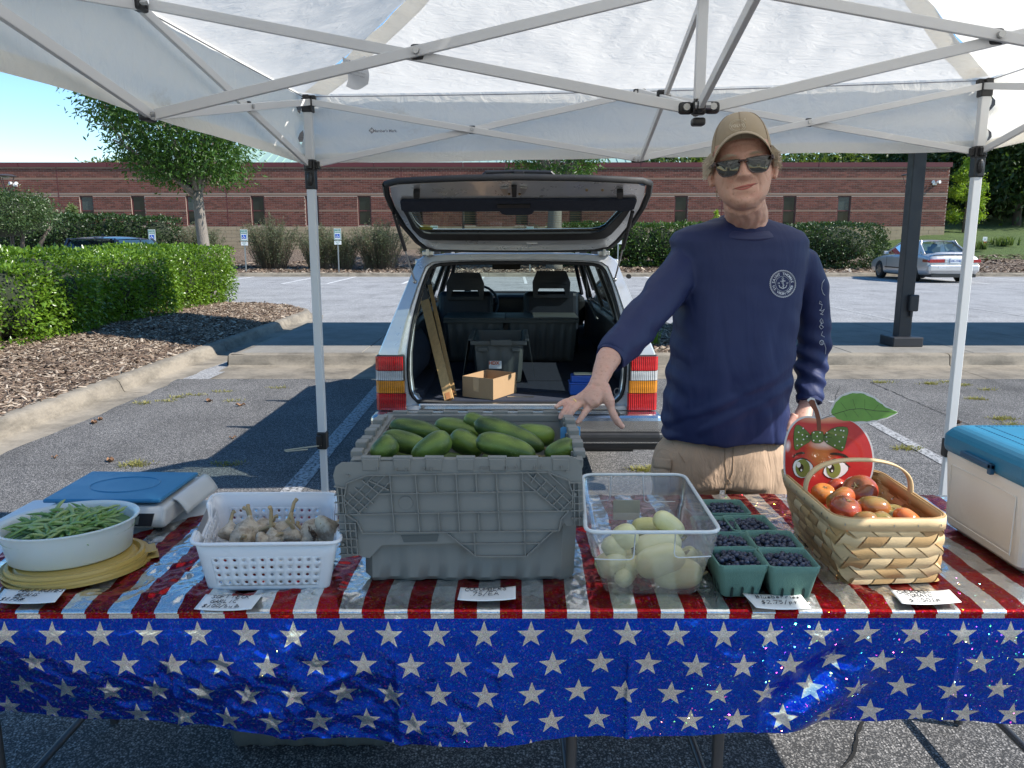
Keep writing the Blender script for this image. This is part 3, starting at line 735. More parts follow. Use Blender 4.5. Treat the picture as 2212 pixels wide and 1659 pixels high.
for (x0_, x1_) in ((-3.0, 1), (1.8, 7)): crack([(x0_, 8.93, 0), (x1_, 8.9, 0)], .004)
# fallen leaves
M_dead = M('dead_leaf', (.24, .13, .07), .8, var=.3)
rng = np.random.default_rng(77)
for i in range(15):
    if i < 9: q = G(rng.uniform(0, 640), rng.uniform(835, 1040))
    else: q = G(rng.uniform(1500, 2212), rng.uniform(800, 1060))
    mb = MB(); s = rng.uniform(.02, .05); a = rng.uniform(0, 6.28)
    mb.grid(lambda u, v: Vector((q.x, q.y, .006))+Matrix.Rotation(a, 3, 'Z') @ Vector(((u-.5)*s*2*math.sin(PI*min(.97, max(.03, v)))*.6, (v-.5)*s*2, s*.35*(abs(u-.5)*2)**2+.01*math.sin(v*9))), 4, 6)
    o = mb.build('fallen_leaf', M_dead, smooth=180); tag(o, 'dry brown leaf lying on the asphalt '+('left of the wagon' if i < 9 else 'behind the man'), 'leaf', 'fallen leaves on the asphalt '+('left' if i < 9 else 'right'))
# ================================================================== VEHICLES
def carpaint(name, col, rough=.28, metal=.55):
    m, nt, b = new_mat(name); k = N(nt)
    k.l(k.mix(k.noise(k.obj(), 2.5, 4), tuple(q*.93 for q in col), tuple(min(1, q*1.06) for q in col)), b.inputs['Base Color'])
    b.inputs['Metallic'].default_value = metal; k.l(k.mapr(k.noise(k.obj(), 7, 5, .7), .3, .75, rough-.05, rough+.14), b.inputs['Roughness'])
    b.inputs['Coat Weight'].default_value = .7; b.inputs['Coat Roughness'].default_value = .06
    return m
M_silver = carpaint('silver_paint', (.60, .61, .62))
M_silver2 = carpaint('warm_silver_paint', (.56, .55, .55), .32)
M_navyp = carpaint('dark_blue_paint', (.05, .065, .10))
M_rubber = M('black_rubber', (.012, .012, .012), .6, bs=90, bump=.2)
M_blackp = M('black_plastic', (.018, .018, .019), .42, bs=120, bump=.2)
M_navy = M('navy_carpet', (.018, .024, .042), .95, var=.3, vs=20, bs=260, bump=.8)
M_vinyl = M('dark_blue_vinyl', (.02, .026, .038), .38, bs=140, bump=.3)
M_chrome = M('brushed_chrome', (.62, .62, .61), .22, metal=1, var=.1, bump=.05, dirt=.15)
M_steel = M('steel', (.45, .45, .44), .35, metal=1, bump=.05)
M_glass = glass_mat('clear_glass', (.72, .82, .78), .05)
M_tint = glass_mat('tinted_glass', (.35, .42, .42), .10)
def lens_mat(name, col, ridge=260):
    m, nt, b = new_mat(name); k = N(nt); x = k.sep(k.obj())
    w = k.math('SINE', k.math('MULTIPLY', x[0], ridge*2)); w2 = k.math('SINE', k.math('MULTIPLY', x[2], ridge*.6))
    c = k.mix(k.mapr(w, -1, 1, 0, 1), tuple(q*.45 for q in col), tuple(min(1, q*1.3) for q in col)); c = k.mix(k.mapr(k.noise(k.scale(k.obj(), (6, 6, 14)), 1, 3), .35, .65, 0, .6), c, tuple(q*.4 for q in col))
    k.l(c, b.inputs['Base Color']); b.inputs['Roughness'].default_value = .25; b.inputs['Coat Weight'].default_value = 1; b.inputs['Coat Roughness'].default_value = .03
    k.l(k.bump(k.math('ADD', w, k.math('MULTIPLY', w2, .4)), .5, .002), b.inputs['Normal']); return m
M_red = lens_mat('red_lens', (.62, .008, .012)); M_amber = lens_mat('amber_lens', (.85, .28, .01)); M_clear = lens_mat('clear_lens', (.62, .64, .64))
def wheel(name, c, r, w, parent, rimmat, side=1):
    ax = Matrix.Rotation(PI/2, 3, 'Y'); mb = MB()
    mb.lathe([(r*.62, -w/2), (r*.9, -w/2), (r*.985, -w*.38), (r, -w*.2), (r, w*.2), (r*.985, w*.38), (r*.9, w/2), (r*.62, w/2)], 36, c, axis=ax)
    t = mb.build('wheel', M_rubber, parent, smooth=50); mb = MB()
    mb.lathe([(r*.63, -w*.45), (r*.63, w*.45)], 28, c, axis=ax); mb.lathe([(r*.66, side*w*.48), (r*.6, side*w*.42), (r*.57, side*w*.2), (r*.16, side*w*.30), (.03, side*w*.34), (0, side*w*.34)], 28, c, axis=ax)
    for i in range(7):
        a = 2*PI*i/7; d = Vector((0, math.cos(a), math.sin(a))); mb.bar(Vector(c)+d*r*.12+Vector((side*w*.36, 0, 0)), Vector(c)+d*r*.62+Vector((side*w*.42, 0, 0)), r*.13, .02, (1, 0, 0))
    mb.build('rim', rimmat, t, smooth=40); return t
def ringband(mb, A, B, th=None):
    """closed band between outlines A and B (same count); th gives thickness"""
    n = len(A); A = [Vector(q) for q in A]; B = [Vector(q) for q in B]
    if th is None: return mb.add(A+B, [(i, (i+1) % n, n+(i+1) % n, n+i) for i in range(n)])
    th = Vector(th); V = A+B+[q+th for q in A]+[q+th for q in B]; F = []
    for i in range(n):
        j = (i+1) % n; F += [(i, j, n+j, n+i), (2*n+j, 2*n+i, 3*n+i, 3*n+j), (j, i, 2*n+i, 2*n+j), (n+i, n+j, 3*n+j, 3*n+i)]
    return mb.add(V, F)
def smooth_loop(pts, it=2, closed=True):
    pts = [Vector(q) for q in pts]
    for _ in range(it):
        out = []; n = len(pts)
        for i in range(n):
            a, b = pts[i], pts[(i+1) % n]; out += [a*.75+b*.25, a*.25+b*.75]
        pts = out
    return pts
# ------------------------------------------------------------------ silver station wagon
WX, WY = .03, 4.87
wag = thing('station_wagon', (WX, WY, 0), 'silver boxy station wagon with tailgate raised behind the table', 'car')
def yz(z):                                         # lean of the rear face
    return WY + (0 if z < .88 else (z-.88)*.33)
def hw(z):                                          # outer half width
    if z < .5: return .80+.16*(z-.1)
    if z < .86: return .866+.01*math.sin((z-.5)/.36*PI)
    return .866-(z-.86)/.60*.245
# rear ring: outer outline & opening outline (half lists bottom->top), mirrored
Zo = [.50, .60, .72, .86, .95, 1.05, 1.16, 1.28, 1.38, 1.43, 1.462, 1.474, 1.478]
def outer_loop():
    L = [(hw(z) if z < 1.41 else {1.43: .632, 1.462: .59, 1.474: .45, 1.478: .2}[z], z) for z in Zo]
    return L
def inner_loop():
    return [(.60, .545), (.655, .60), (.668, .72), (.665, .86), (.655, .95), (.642, 1.05), (.62, 1.15), (.59, 1.26), (.565, 1.33), (.545, 1.375), (.505, 1.40), (.40, 1.408), (.2, 1.413)]
def both(L): return [Vector((WX+x, 0, z)) for x, z in L]+[Vector((WX-x, 0, z)) for x, z in reversed(L)]
OL, IL = both(outer_loop()), both(inner_loop())
def at(L, dy, k=0):
    return [Vector((q.x, yz(q.z)+dy, q.z)) for q in L]
mid = [a.lerp(b, .62) for a, b in zip(OL, IL)]; mid2 = [a.lerp(b, .70) for a, b in zip(OL, IL)]; mid3 = [a.lerp(b, .88) for a, b in zip(OL, IL)]
mb = MB(); n = len(OL)
loops = [at([Vector((WX+(q.x-WX)*1.0, 0, q.z)) for q in OL], .10), at(OL, .015), at([a.lerp(b, .05) for a, b in zip(OL, IL)], 0), at(mid, -.005), at(mid2, .022), at(mid3, .03), at(IL, .05), at(IL, .12)]
for A_, B_ in zip(loops[:-1], loops[1:]): ringband(mb, A_, B_)
body = mb.build('rear_frame', M_silver, wag, smooth=35)
# seal
mb = MB(); S = smooth_loop(at([a.lerp(b, .93) for a, b in zip(OL, IL)], .028), 1); S.append(S[0]); mb.tube(S, .0115, 6, False); mb.build('door_seal', M_rubber, wag, smooth=60)
# sides, roof
for s in (-1, 1):
    def fr(y, z, s=s): return Vector((WX+s*(hw(z)+.002), y, z))
    poly = [(WY+.02, .28), (WY+.75, .26)]
    for a in np.linspace(PI, 0, 13): poly.append((WY+1.10-.37*math.cos(PI-a)*-1*-1, .32+.37*math.sin(a)))
    poly += [(WY+1.6, .25), (WY+3.4, .25)]
    for a in np.linspace(PI, 0, 13): poly.append((WY+3.78+.36*math.cos(a), .32+.36*math.sin(a)))
    poly += [(WY+4.75, .3), (WY+4.8, .78), (WY+3.75, .93), (WY+.03, .93)]
    # keep arch ordering clean
    arch1 = [(WY+1.10+.37*math.cos(a), .32+.37*math.sin(a)) for a in np.linspace(PI, 0, 13)]
    arch2 = [(WY+3.78+.36*math.cos(a), .32+.36*math.sin(a)) for a in np.linspace(PI, 0, 13)]
    poly = [(WY+.05, .30)]+arch1+arch2+[(WY+4.78, .3), (WY+4.82, .80), (WY+3.72, .94), (WY+.05, .94)]
    # split into strips so the panel follows the body's curve
    mb = MB(); top = [(WY+.05+(4.77)*i/24) for i in range(25)]
    def zlow(y):
        z = .28
        for cy, R_ in ((WY+1.10, .37), (WY+3.78, .36)):
            if abs(y-cy) < R_: z = max(z, .32+math.sqrt(R_*R_-(y-cy)**2))
        return z
    ys = sorted(set([round(WY+.05+4.77*i/70, 4) for i in range(71)]))
    def ztop(y): return .94 if y < WY+3.7 else .94-(y-WY-3.7)*.12
    V = []; nz = 10
    for y in ys:
        a, b_ = zlow(y), ztop(y)
        for j in range(nz+1):
            z = a+(b_-a)*j/nz; V.append((WX+s*hw(z), y, z))
    mb.add(V, [(i*(nz+1)+j, (i+1)*(nz+1)+j, (i+1)*(nz+1)+j+1, i*(nz+1)+j+1) for i in range(len(ys)-1) for j in range(nz)])
    mb.build('side_panel', M_silver, wag, smooth=40)
    # pillars and rails of the greenhouse
    def gp(y, z): return Vector((WX+s*(hw(z)-.02), y, z))
    mb = MB()
    for ya, yb, w in ((WY+.17, WY+.28, .10), (WY+1.55, WY+1.45, .09), (WY+2.5, WY+2.42, .07)): mb.bar(gp(ya, .93), gp(yb, 1.40), w, .035, (s, 0, 0))
    mb.bar(gp(WY+3.72, .94), gp(WY+3.05, 1.40), .05, .05, (s, 0, 0)); mb.bar(gp(WY+.2, 1.41), gp(WY+3.07, 1.41), .05, .06, (0, 0, 1))
    mb.build('window_pillars', M_silver, wag, bevel=.008)
    mb = MB()
    for ya, yb, ka, kb in ((.22, 1.50, .33, 1.42), (1.60, 2.46, 1.52, 2.39), (2.55, 3.68, 2.47, 3.04)):
        V = [gp(WY+ya, .94), gp(WY+yb, .94), gp(WY+kb, 1.385), gp(WY+ka, 1.385)]
        mb2 = MB(); mb2.add(V, [(0,1,2,3)]); mb2.build('side_window', M_tint, wag)
        mb3 = MB()
        for q in range(4): mb3.bar(V[q], V[(q+1) % 4], .022, .022, (s, 0, 0))
        mb3.build('window_trim', M_blackp, wag)
    # inner trim: wheel housing, door cards
    mb = MB(); mb.box2((WX+s*.60, WY+.12, .53), (WX+s*.80, WY+1.6, .60)); mb.build('side_trim', M_navy, wag)
    mb = MB(); mb.grid(lambda u, v: Vector((WX+s*(.79-.16*math.sin(PI*min(1, v*1.15))**.6*math.sin(PI*u)**.5), WY+.20+1.25*u, .55+.42*v)), 14, 8); mb.build('wheel_housing', M_navy, wag, smooth=180)
    mb = MB(); mb.box2((WX+s*.745, WY+.08, .56), (WX+s*.81, WY+3.6, .93)); mb.build('door_card', M_vinyl, wag, bevel=.01)
    mb = MB(); mb.box2((WX+s*.48, WY+.10, .55), (WX+s*.482+s*.02, WY+.12, .552)) 
mb = MB(); mb.grid(lambda u, v: Vector((WX+(u-.5)*2*(.612-.0*v), WY+.185+v*2.88, 1.462-.062*abs(2*u-1)**3+.022*math.sin(PI*min(1,v*1.05))-.0)), 16, 16); mb.build('roof', M_silver, wag, smooth=180)
mb = MB(); mb.grid(lambda u, v: Vector((WX+(u-.5)*2*.57, WY+.22+v*2.75, 1.425-.035*abs(2*u-1)**3)), 10, 6); mb.build('headliner', M('grey_headliner', (.10, .10, .10), .95, bs=200), wag, smooth=180)
# windscreen
def ws(u, v): x = (u-.5)*2; z = .99+(1.405-.99)*v; return Vector((WX+x*(.72-.14*v), WY+3.68-.60*v-.07*x*x+.05, z))
mb = MB(); mb.grid(ws, 8, 4); mb.build('windscreen', M_glass, wag, smooth=180)
mb = MB(); mb.tube([ws(0, v) for v in (0, .5, 1)]+[ws(u, 1) for u in np.linspace(.05, 1, 9)]+[ws(1, .5), ws(1, 0)]+[ws(u, 0) for u in np.linspace(.95, 0, 9)], .022, 6, False); mb.build('windscreen_frame', M_blackp, wag, smooth=60)
mb = MB(); mb.grid(lambda u, v: Vector((WX+(u-.5)*1.62*(1-.04*v), WY+3.70+1.12*v, .955-.12*v*v-.05*abs(2*u-1)**4)), 12, 8); mb.build('bonnet', M_silver, wag, smooth=180)
mb = MB(); mb.box2((WX-.84, WY+4.72, .30), (WX+.84, WY+4.84, .82)); mb.build('front_end', M_blackp, wag, bevel=.02)
mb = MB(); mb.box2((WX-.86, WY+4.84, .32), (WX+.86, WY+4.95, .50)); mb.build('front_bumper', M_blackp, wag, bevel=.03)
# floor, sill, lower rear
mb = MB(); mb.box2((WX-.79, WY+.06, .50), (WX+.79, WY+3.65, .555)); mb.build('cargo_floor', M_navy, wag, bevel=.01)
mb = MB(); mb.box2((WX-.56, WY+.30, .556), (WX+.56, WY+.304, .558)); mb.box2((WX-.56, WY+.75, .556), (WX+.56, WY+.753, .558)); mb.build('floor_seam', M_blackp, wag)
mb = MB(); mb.box2((WX-.62, WY-.005, .50), (WX+.62, WY+.06, .548)); mb.build('sill', M_chrome, wag, bevel=.012)
mb = MB(); mb.box2((WX-.06, WY+.14, .556), (WX+.11, WY+.17, .560)); mb.build('floor_handle', M_steel, wag, bevel=.001)
mb = MB(); mb.box2((WX-.83, WY+.01, .30), (WX+.83, WY+.05, .498)); mb.build('rear_panel', M_silver, wag, bevel=.01)
mb = MB(); mb.box2((WX-.75, WY+.05, .22), (WX+.75, WY+4.6, .30)); mb.build('underbody', M_blackp, wag)
mb = MB(); mb.box2((WX-.90, WY-.16, .385), (WX+.90, WY-.0, .505)); o = mb.build('rear_bumper', M_chrome, wag, bevel=.035, seg=3)
mb = MB(); mb.box2((WX-.905, WY-.175, .285), (WX+.905, WY-.02, .40)); o = mb.build('rear_bumper', M_blackp, wag, bevel=.03, seg=3); o['label'] = 'black lower half of the bumper'
mb = MB(); mb.box2((WX-.88, WY-.181, .335), (WX+.88, WY-.174, .343)); mb.build('bumper_strip', M_chrome, wag)
mb = MB()
for x in (-.6, .62): mb.box2((WX+x-.012, WY-.15, .505), (WX+x+.012, WY-.01, .512))
mb.build('bumper_joint', M_rubber, wag)
# lamps: four stacked lenses each side, wrapping the corner
segs = [(.848, .762, M_red), (.758, .700, M_clear), (.696, .620, M_amber), (.616, .510, M_red)]
for s in (-1, 1):
    mb = MB(); mb.box2((WX+s*.702, WY-.012, .502), (WX+s*.875, WY+.05, .856)); tl = mb.build('tail_light', M_blackp, wag, bevel=.008)
    for zt_, zb_, mt in segs:
        mb = MB(); ix = .708 if zb_ > .69 else (.70 if zb_ > .6 else .692); V = []
        for z in (zt_, (zt_+zb_)/2, zb_):
            for x, dy in ((ix, -.022), (ix+.006, -.032), (.80, -.036), (.862, -.028), (.880, -.008), (.884, .06)): V.append((WX+s*x, WY+dy, z))
        for z in (zt_, zb_):
            pass
        F = [(j*6+i, j*6+i+1, (j+1)*6+i+1, (j+1)*6+i) for j in range(2) for i in range(5)]
        # close top and bottom
        mb.add(V, F); b0 = len(mb.v); mb.add([(WX+s*ix, WY+.02, zt_), (WX+s*.86, WY+.03, zt_), (WX+s*ix, WY+.02, zb_), (WX+s*.86, WY+.03, zb_)], [])
        mb.f += [(0, 1, 2, 3, 4, 5, b0+1, b0), (12, 13, 14, 15, 16, 17, b0+3, b0+2)]; mb.m += [0, 0]
        mb.build('lens', mt, tl, smooth=25)
for nm, cy in (('rear', WY+1.10), ('front', WY+3.78)):
    for s in (-1, 1): wheel('wheel', (WX+s*.74, cy, .315), .315, .19, wag, M_steel, s)
mb = MB(); mb.tube([(WX-.5, WY+.0, .27), (WX-.5, WY+1.8, .25)], .03, 8); mb.ell((WX+.45, WY+.35, .29), (.25, .3, .09)); mb.build('exhaust', M_steel, wag, smooth=60)
mb = MB(); mb.cyl((WX+.30, WY-.05, .22), (WX+.30, WY+.06, .24), .025); mb.box2((WX+.25, WY-.02, .2), (WX+.35, WY+.02, .3)); mb.build('tow_eye', M_blackp, wag)
# roof rack bars
for y in (WY+1.15, WY+2.25):
    mb = MB(); mb.box2((WX-.70, y-.02, 1.555), (WX+.70, y+.02, 1.59))
    for s in (-1, 1): mb.box2((WX+s*.60-.03, y-.03, 1.44), (WX+s*.60+.03, y+.03, 1.56))
    mb.build('rack_bar', M_blackp, wag, bevel=.006)
# mirror outside and inside
for s in (-1, 1):
    mb = MB(); mb.box2((WX+s*.86, WY+3.35, .97), (WX+s*1.0, WY+3.43, 1.08)); mb.bar((WX+s*.80, WY+3.42, .95), (WX+s*.92, WY+3.4, 1.0), .05, .03); mb.build('door_mirror', M_blackp, wag, bevel=.02)
q = P(1094, 575, WY+2.95)
mb = MB(); mb.box2((q.x-.14, WY+2.93, q.z-.03), (q.x+.14, WY+2.96, q.z+.035)); mb.cyl((q.x, WY+2.96, q.z), (q.x, WY+3.05, 1.41), .01); mb.build('inner_mirror', M_blackp, wag, bevel=.012)
# seats
for px, ph in ((1004, 590), (1192, 586)):
    q = P(px, ph, WY+2.25); x = q.x; zt_ = q.z; y = WY+2.28
    mb = MB(); mb.box((x, y+.06, .82), (.50, .13, .56), Matrix.Rotation(math.radians(-12), 3, 'X')); se = mb.build('seat', M_vinyl, wag, bevel=.05, seg=3)
    mb = MB(); mb.box2((x-.25, y+.1, .56), (x+.25, y+.62, .68)); mb.build('cushion', M_vinyl, se, bevel=.04)
    mb = MB()
    A = [(x-.165, .03), (x+.165, .03), (x+.17, .17), (x+.13, .27), (x-.13, .27), (x-.17, .17)]; B_ = [(x-.125, .06), (x+.125, .06), (x+.12, .10), (x+.11, .115), (x-.11, .115), (x-.12, .10)]
    ringband(mb, [Vector((a, y-.0, zt_-.27+b_)) for a, b_ in A], [Vector((a, y, zt_-.27+b_)) for a, b_ in B_], (0, .09, 0))
    for i in range(3): mb.box2((x-.14, y-.004, zt_-.115+i*.035), (x+.14, y+.0, zt_-.105+i*.035))
    mb.build('head_restraint', M_vinyl, se, bevel=.012)
mb = MB(); mb.box2((WX-.72, WY+3.2, .70), (WX+.72, WY+3.62, 1.0)); o = mb.build('dashboard', M_blackp, wag, bevel=.06, seg=3)
mb = MB(); mb.box2((WX-.20, WY+3.12, .62), (WX+.14, WY+3.3, 1.01)); mb.build('centre_console', M_blackp, wag, bevel=.04, seg=3)
mb = MB(); R_ = Matrix.Rotation(math.radians(65), 3, 'X'); c = Vector((WX-.36, WY+3.02, .93)); mb.tube([c+R_ @ Vector((math.cos(a)*.19, math.sin(a)*.19, 0)) for a in np.linspace(0, 2*PI, 25)], .014, 6, False)
for a in (0, 2.2, 4.1): mb.tube([c, c+R_ @ Vector((math.cos(a)*.19, math.sin(a)*.19, 0))], .016, 5)
mb.build('steering_wheel', M_blackp, wag, smooth=60)
# seat belts at right
mb = MB(); mb.tube([P(1265, 600, WY+1.6), P(1268, 640, WY+1.6), P(1290, 690, WY+1.5)], .012, 5); mb.build('seat_belt', M_blackp, wag)
# ---- tailgate, traced on its own tilted plane
gA = Vector((WX, WY+.19, 1.487)); gB = Vector((WX, 4.25, 1.868)); gd = (gB-gA).normalized(); gn = Vector((1, 0, 0)).cross(gd).normalized()
if gn.z > 0: gn = -gn                                   # points down, to the camera
def gt(px, py, off=0): return PL(px, py, gA-gn*0, gn)+gn*off
gate = []
def C5(x, y): return (756+x*.3418, 351+y*.3418)
outer = [C5(*q) for q in ((222,150),(232,215),(262,290),(330,400),(420,505),(470,540),(530,556),(800,562),(1057,563),(1350,562),(1560,556),(1650,538),(1700,495),(1790,390),(1855,290),(1888,210),(1897,145),(1850,128),(1500,112),(1057,106),(700,112),(300,130))]
outer = [Vector((q[0], q[1], 0)) for q in outer]
og = [gt(q.x, q.y) for q in outer]
inner_px = [C5(*q) for q in ((335,298),(345,315),(362,345),(395,415),(440,462),(462,474),(500,484),(800,486),(1057,487),(1350,485),(1560,480),(1610,472),(1650,448),(1705,390),(1745,335),(1766,300),(1769,290),(1760,286),(1500,286),(1057,288),(700,290),(345,292))]
ig = [gt(*q) for q in inner_px]
glass_px = [C5(*q) for q in ((368,300),(375,315),(388,340),(420,395),(455,425),(475,434),(510,440),(800,441),(1057,441),(1350,438),(1520,436),(1570,428),(1605,412),(1660,360),(1700,320),(1722,300),(1728,292),(1720,289),(1500,289),(1057,291),(700,293),(376,295))]
gg = [gt(*q) for q in glass_px]
mb = MB(); ringband(mb, [q.lerp(Vector(gA+(gB-gA)*.5), .035) for q in og], ig, -gn*.018); tg = mb.build('tailgate', M_silver, wag, bevel=.01)
mb = MB(); gx = [gt(x_+(x_-1110)*.012, y_+(y_-478)*.10, off=-.026) for x_, y_ in glass_px]; gc = sum(og, Vector())/len(og); ringband(mb, [q.lerp(gc, .03)-gn*.022 for q in og], gx, -gn*.004); mb.build('outer_skin', M_silver, tg, smooth=40)
mb = MB(); Q = [q-gn*.012 for q in og]; Q.append(Q[0]); mb.tube(Q, .0175, 6, False); mb.build('rim_seal', M_rubber, tg, smooth=60)
mb = MB(); ringband(mb, [q-gn*.004 for q in ig], gg, gn*.014); mb.build('glass_gasket', M_rubber, tg, bevel=.004)
mb = MB(); mb.add([q-gn*.006 for q in gg], [tuple(range(len(gg)))]); mb.build('glass', glass_mat('rear_glass', (.60, .72, .68), .04), tg)
mb = MB()
for i in range(9):
    yy = 303+i*15; mb.bar(gt(*C5(385+i*9, yy), off=.002), gt(*C5(1715-i*11, yy), off=.002), .0014, .0008, gn)
mb.build('heating_wires', M('wire_brown', (.12, .07, .03), .6, bump=0), tg)
tp = [C5(*q) for q in ((318,240),(330,228),(700,226),(1057,224),(1500,222),(1800,220),(1812,232),(1795,280),(1765,290),(1165,290),(1150,310),(1120,316),(990,316),(960,310),(945,292),(345,296),(325,285))]
mb = MB(); mb.prism([(q[0], q[1]) for q in tp], lambda a, b_: gt(a, b_, .018), -gn*.02); mb.build('inner_trim', M_navy, tg, bevel=.004)
mb = MB(); mb.prism([C5(*q) for q in ((930,243),(1140,241),(1138,262),(932,264))], lambda a, b_: gt(a, b_, .024), -gn*.006); mb.build('trim_vent', M_blackp, tg)
for xx in (422, 1706):
    mb = MB(); mb.prism([C5(*q) for q in ((xx-20,165),(xx+20,163),(xx+20,195),(xx+12,205),(xx-14,205),(xx-20,197))], lambda a, b_: gt(a, b_, .026), -gn*.024); mb.build('rubber_stop', M_rubber, tg, bevel=.003)
mb = MB()
for pl in (((1000,150),(948,153),(975,198),(995,190)), ((1076,150),(1120,150),(1100,190),(1080,190))): mb.prism([C5(*q) for q in pl], lambda a, b_: gt(a, b_, .012), -gn*.01)
mb.build('latch_plate', M_steel, tg)
mb = MB(); mb.prism([C5(*q) for q in ((1020,140),(1055,140),(1052,200),(1024,200))], lambda a, b_: gt(a, b_, .02), -gn*.03); mb.build('lock', M_blackp, tg, bevel=.003)
mb = MB()
for xx, yy in ((1006, 197), (1072, 197), (1496, 173), (1596, 173), (1152, 512), (985, 165), (1100, 168)):
    p_ = gt(*C5(xx, yy)); mb.cyl(p_-gn*.001, p_+gn*.006, .007, 8)
mb.build('bolts', M('brass_bolt', (.35, .25, .12), .4, metal=.8), tg)
o = MB(); o.prism([C5(*q) for q in ((1115,508),(1185,508),(1180,524),(1120,524))], lambda a, b_: gt(a, b_, .006), -gn*.008); o.build('washer_boss', M_silver, tg, bevel=.002)
mb = MB(); c = gt(*C5(478, 415), off=.001); x_ = Vector((1, 0, 0)); mb.add([c+x_*math.cos(a)*.045+gd*math.sin(a)*.022 for a in np.linspace(0, 2*PI, 20)[:-1]], [tuple(range(19))]); mb.build('window_sticker', M('olive_sticker', (.35, .38, .05), .5, bump=0), tg)
# outer handle standing above the edge
hx = [P(x, y, 4.30) for x, y in ((1041, 389), (1043, 380), (1050, 372.5), (1112, 370.5), (1190, 372.5), (1198, 380), (1202, 389))]
mb = MB(); mb.tube(hx, .011, 6); q = P(1121, 379, 4.29); mb.box((q.x, q.y, q.z), (.055, .03, .045)); mb.box((P(1120, 389, 4.3)), (.44, .04, .02)); mb.build('outer_handle', M_blackp, tg, bevel=.003)
# hinges, struts
for px in (925, 1304):
    q = P(px, 546, WY+.2); mb = MB(); mb.box((q.x, q.y, 1.478), (.07, .06, .028)); mb.box((q.x, q.y-.03, 1.485), (.02, .04, .05)); mb.build('hinge', M_steel, wag, bevel=.004)
for a, b_ in (((1366, 452), (1328, 604)), ((851, 455), (896, 608))):
    A = gt(*a, off=.015); B_ = P(b_[0], b_[1], WY+.06); mid_ = A.lerp(B_, .52); mb = MB(); mb.cyl(A, mid_, .0115, 10); st = mb.build('gas_strut', M_blackp, wag, smooth=60)
    mb = MB(); mb.cyl(mid_, B_, .0055, 8); mb.ell(B_, (.014, .014, .014), 8, 6); mb.build('rod', M_steel, st, smooth=60)
for px, py in ((900, 857), (1333, 846)):
    q = P(px, py, WY+.10); mb = MB(); mb.tube([q+Vector((.018*math.cos(a), 0, .022*math.sin(a))) for a in np.linspace(0, 2*PI, 15)], .004, 5, False); mb.build('tie_down_ring', M_steel, wag, smooth=60)
mb = MB(); q = P(1358, 573+24, WY+.03); mb.cyl(q+Vector((0, .02, 0)), q-Vector((0, .016, 0)), .014); mb.build('rubber_buffer', M_rubber, wag)
# ------------------------------------------------------------------ lofted cars
def car_body(name, mb, st, mat, parent, wheels, wr):
    """st: stations (y, halfwidth, z_bottom, z_shoulder, z_deck)"""
    V = []; K = 15
    for y, w, zb, zs, zd in st:
        half = [(0, zb), (w*.86, zb), (w*.965, zb+.05), (w, zb+.17), (w*1.005, (zb+zs)/2+.05), (w*.985, zs-.07), (w*.955, zs), (w*.80, zd), (0, zd+.018)]
        ring = [(x, z) for x, z in half]+[(-x, z) for x, z in reversed(half[1:-1])]
        V += [(x, y, z) for x, z in ring]
    m = 16; n = len(st); F = [(i*m+j, i*m+(j+1) % m, (i+1)*m+(j+1) % m, (i+1)*m+j) for i in range(n-1) for j in range(m)]
    F += [tuple(range(m))[::-1], tuple((n-1)*m+j for j in range(m))]
    mb.add(V, F); o = mb.build(name, mat, parent, world=False, smooth=38)
    ss = o.modifiers.new('sub', 'SUBSURF'); ss.levels = ss.render_levels = 1
    for y in wheels:
        cm = MB(); cm.lathe([(0, -1.1), (wr, -1.1), (wr, 1.1), (0, 1.1)], 28, (0, y, wr-.05), axis=Matrix.Rotation(PI/2, 3, 'Y'))
        co = cm.build('arch_cutter', None); me = co.data
        bo = o.modifiers.new('arch', 'BOOLEAN'); bo.object = co; bo.operation = 'DIFFERENCE'; bo.solver = 'EXACT'; co.parent = parent
        bpy.context.view_layer.update(); dg = bpy.context.evaluated_depsgraph_get(); ev = bpy.data.meshes.new_from_object(o.evaluated_get(dg)); o.modifiers.clear(); o.data = ev; bpy.data.objects.remove(co)
    o.data.polygons.foreach_set('use_smooth', [True]*len(o.data.polygons)); o.data.set_sharp_from_angle(angle=math.radians(35))
    return o
M_tail = lens_mat('car_tail_red', (.45, .01, .015), 60)
def text_mesh(s, size, extrude=0, align='CENTER', spacing=1.0, font=None, res=3, shear=0, bold=0):
    cu = bpy.data.curves.new('t', 'FONT'); cu.body = s; cu.size = size; cu.extrude = extrude; cu.align_x = align; cu.align_y = 'CENTER'; cu.space_character = spacing; cu.resolution_u = res; cu.shear = shear; cu.offset = bold
    o = bpy.data.objects.new('t', cu); COL.objects.link(o); bpy.context.view_layer.update()
    me = bpy.data.meshes.new_from_object(o.evaluated_get(bpy.context.evaluated_depsgraph_get())); bpy.data.objects.remove(o); bpy.data.curves.remove(cu); return me
def put_text(name, s, size, loc, rot, mat, parent=None, **k):
    me = text_mesh(s, size, **k); me.transform(Matrix.Translation(Vector(loc)) @ (rot.to_4x4() if rot else Matrix())); me.materials.append(mat); return link(name, me, parent)
RX = Matrix.Rotation(PI/2, 3, 'X')
M_ink = M('black_ink', (.015, .015, .02), .6, bump=0); M_blueink = M('blue_ink', (.02, .06, .28), .5, bump=0)
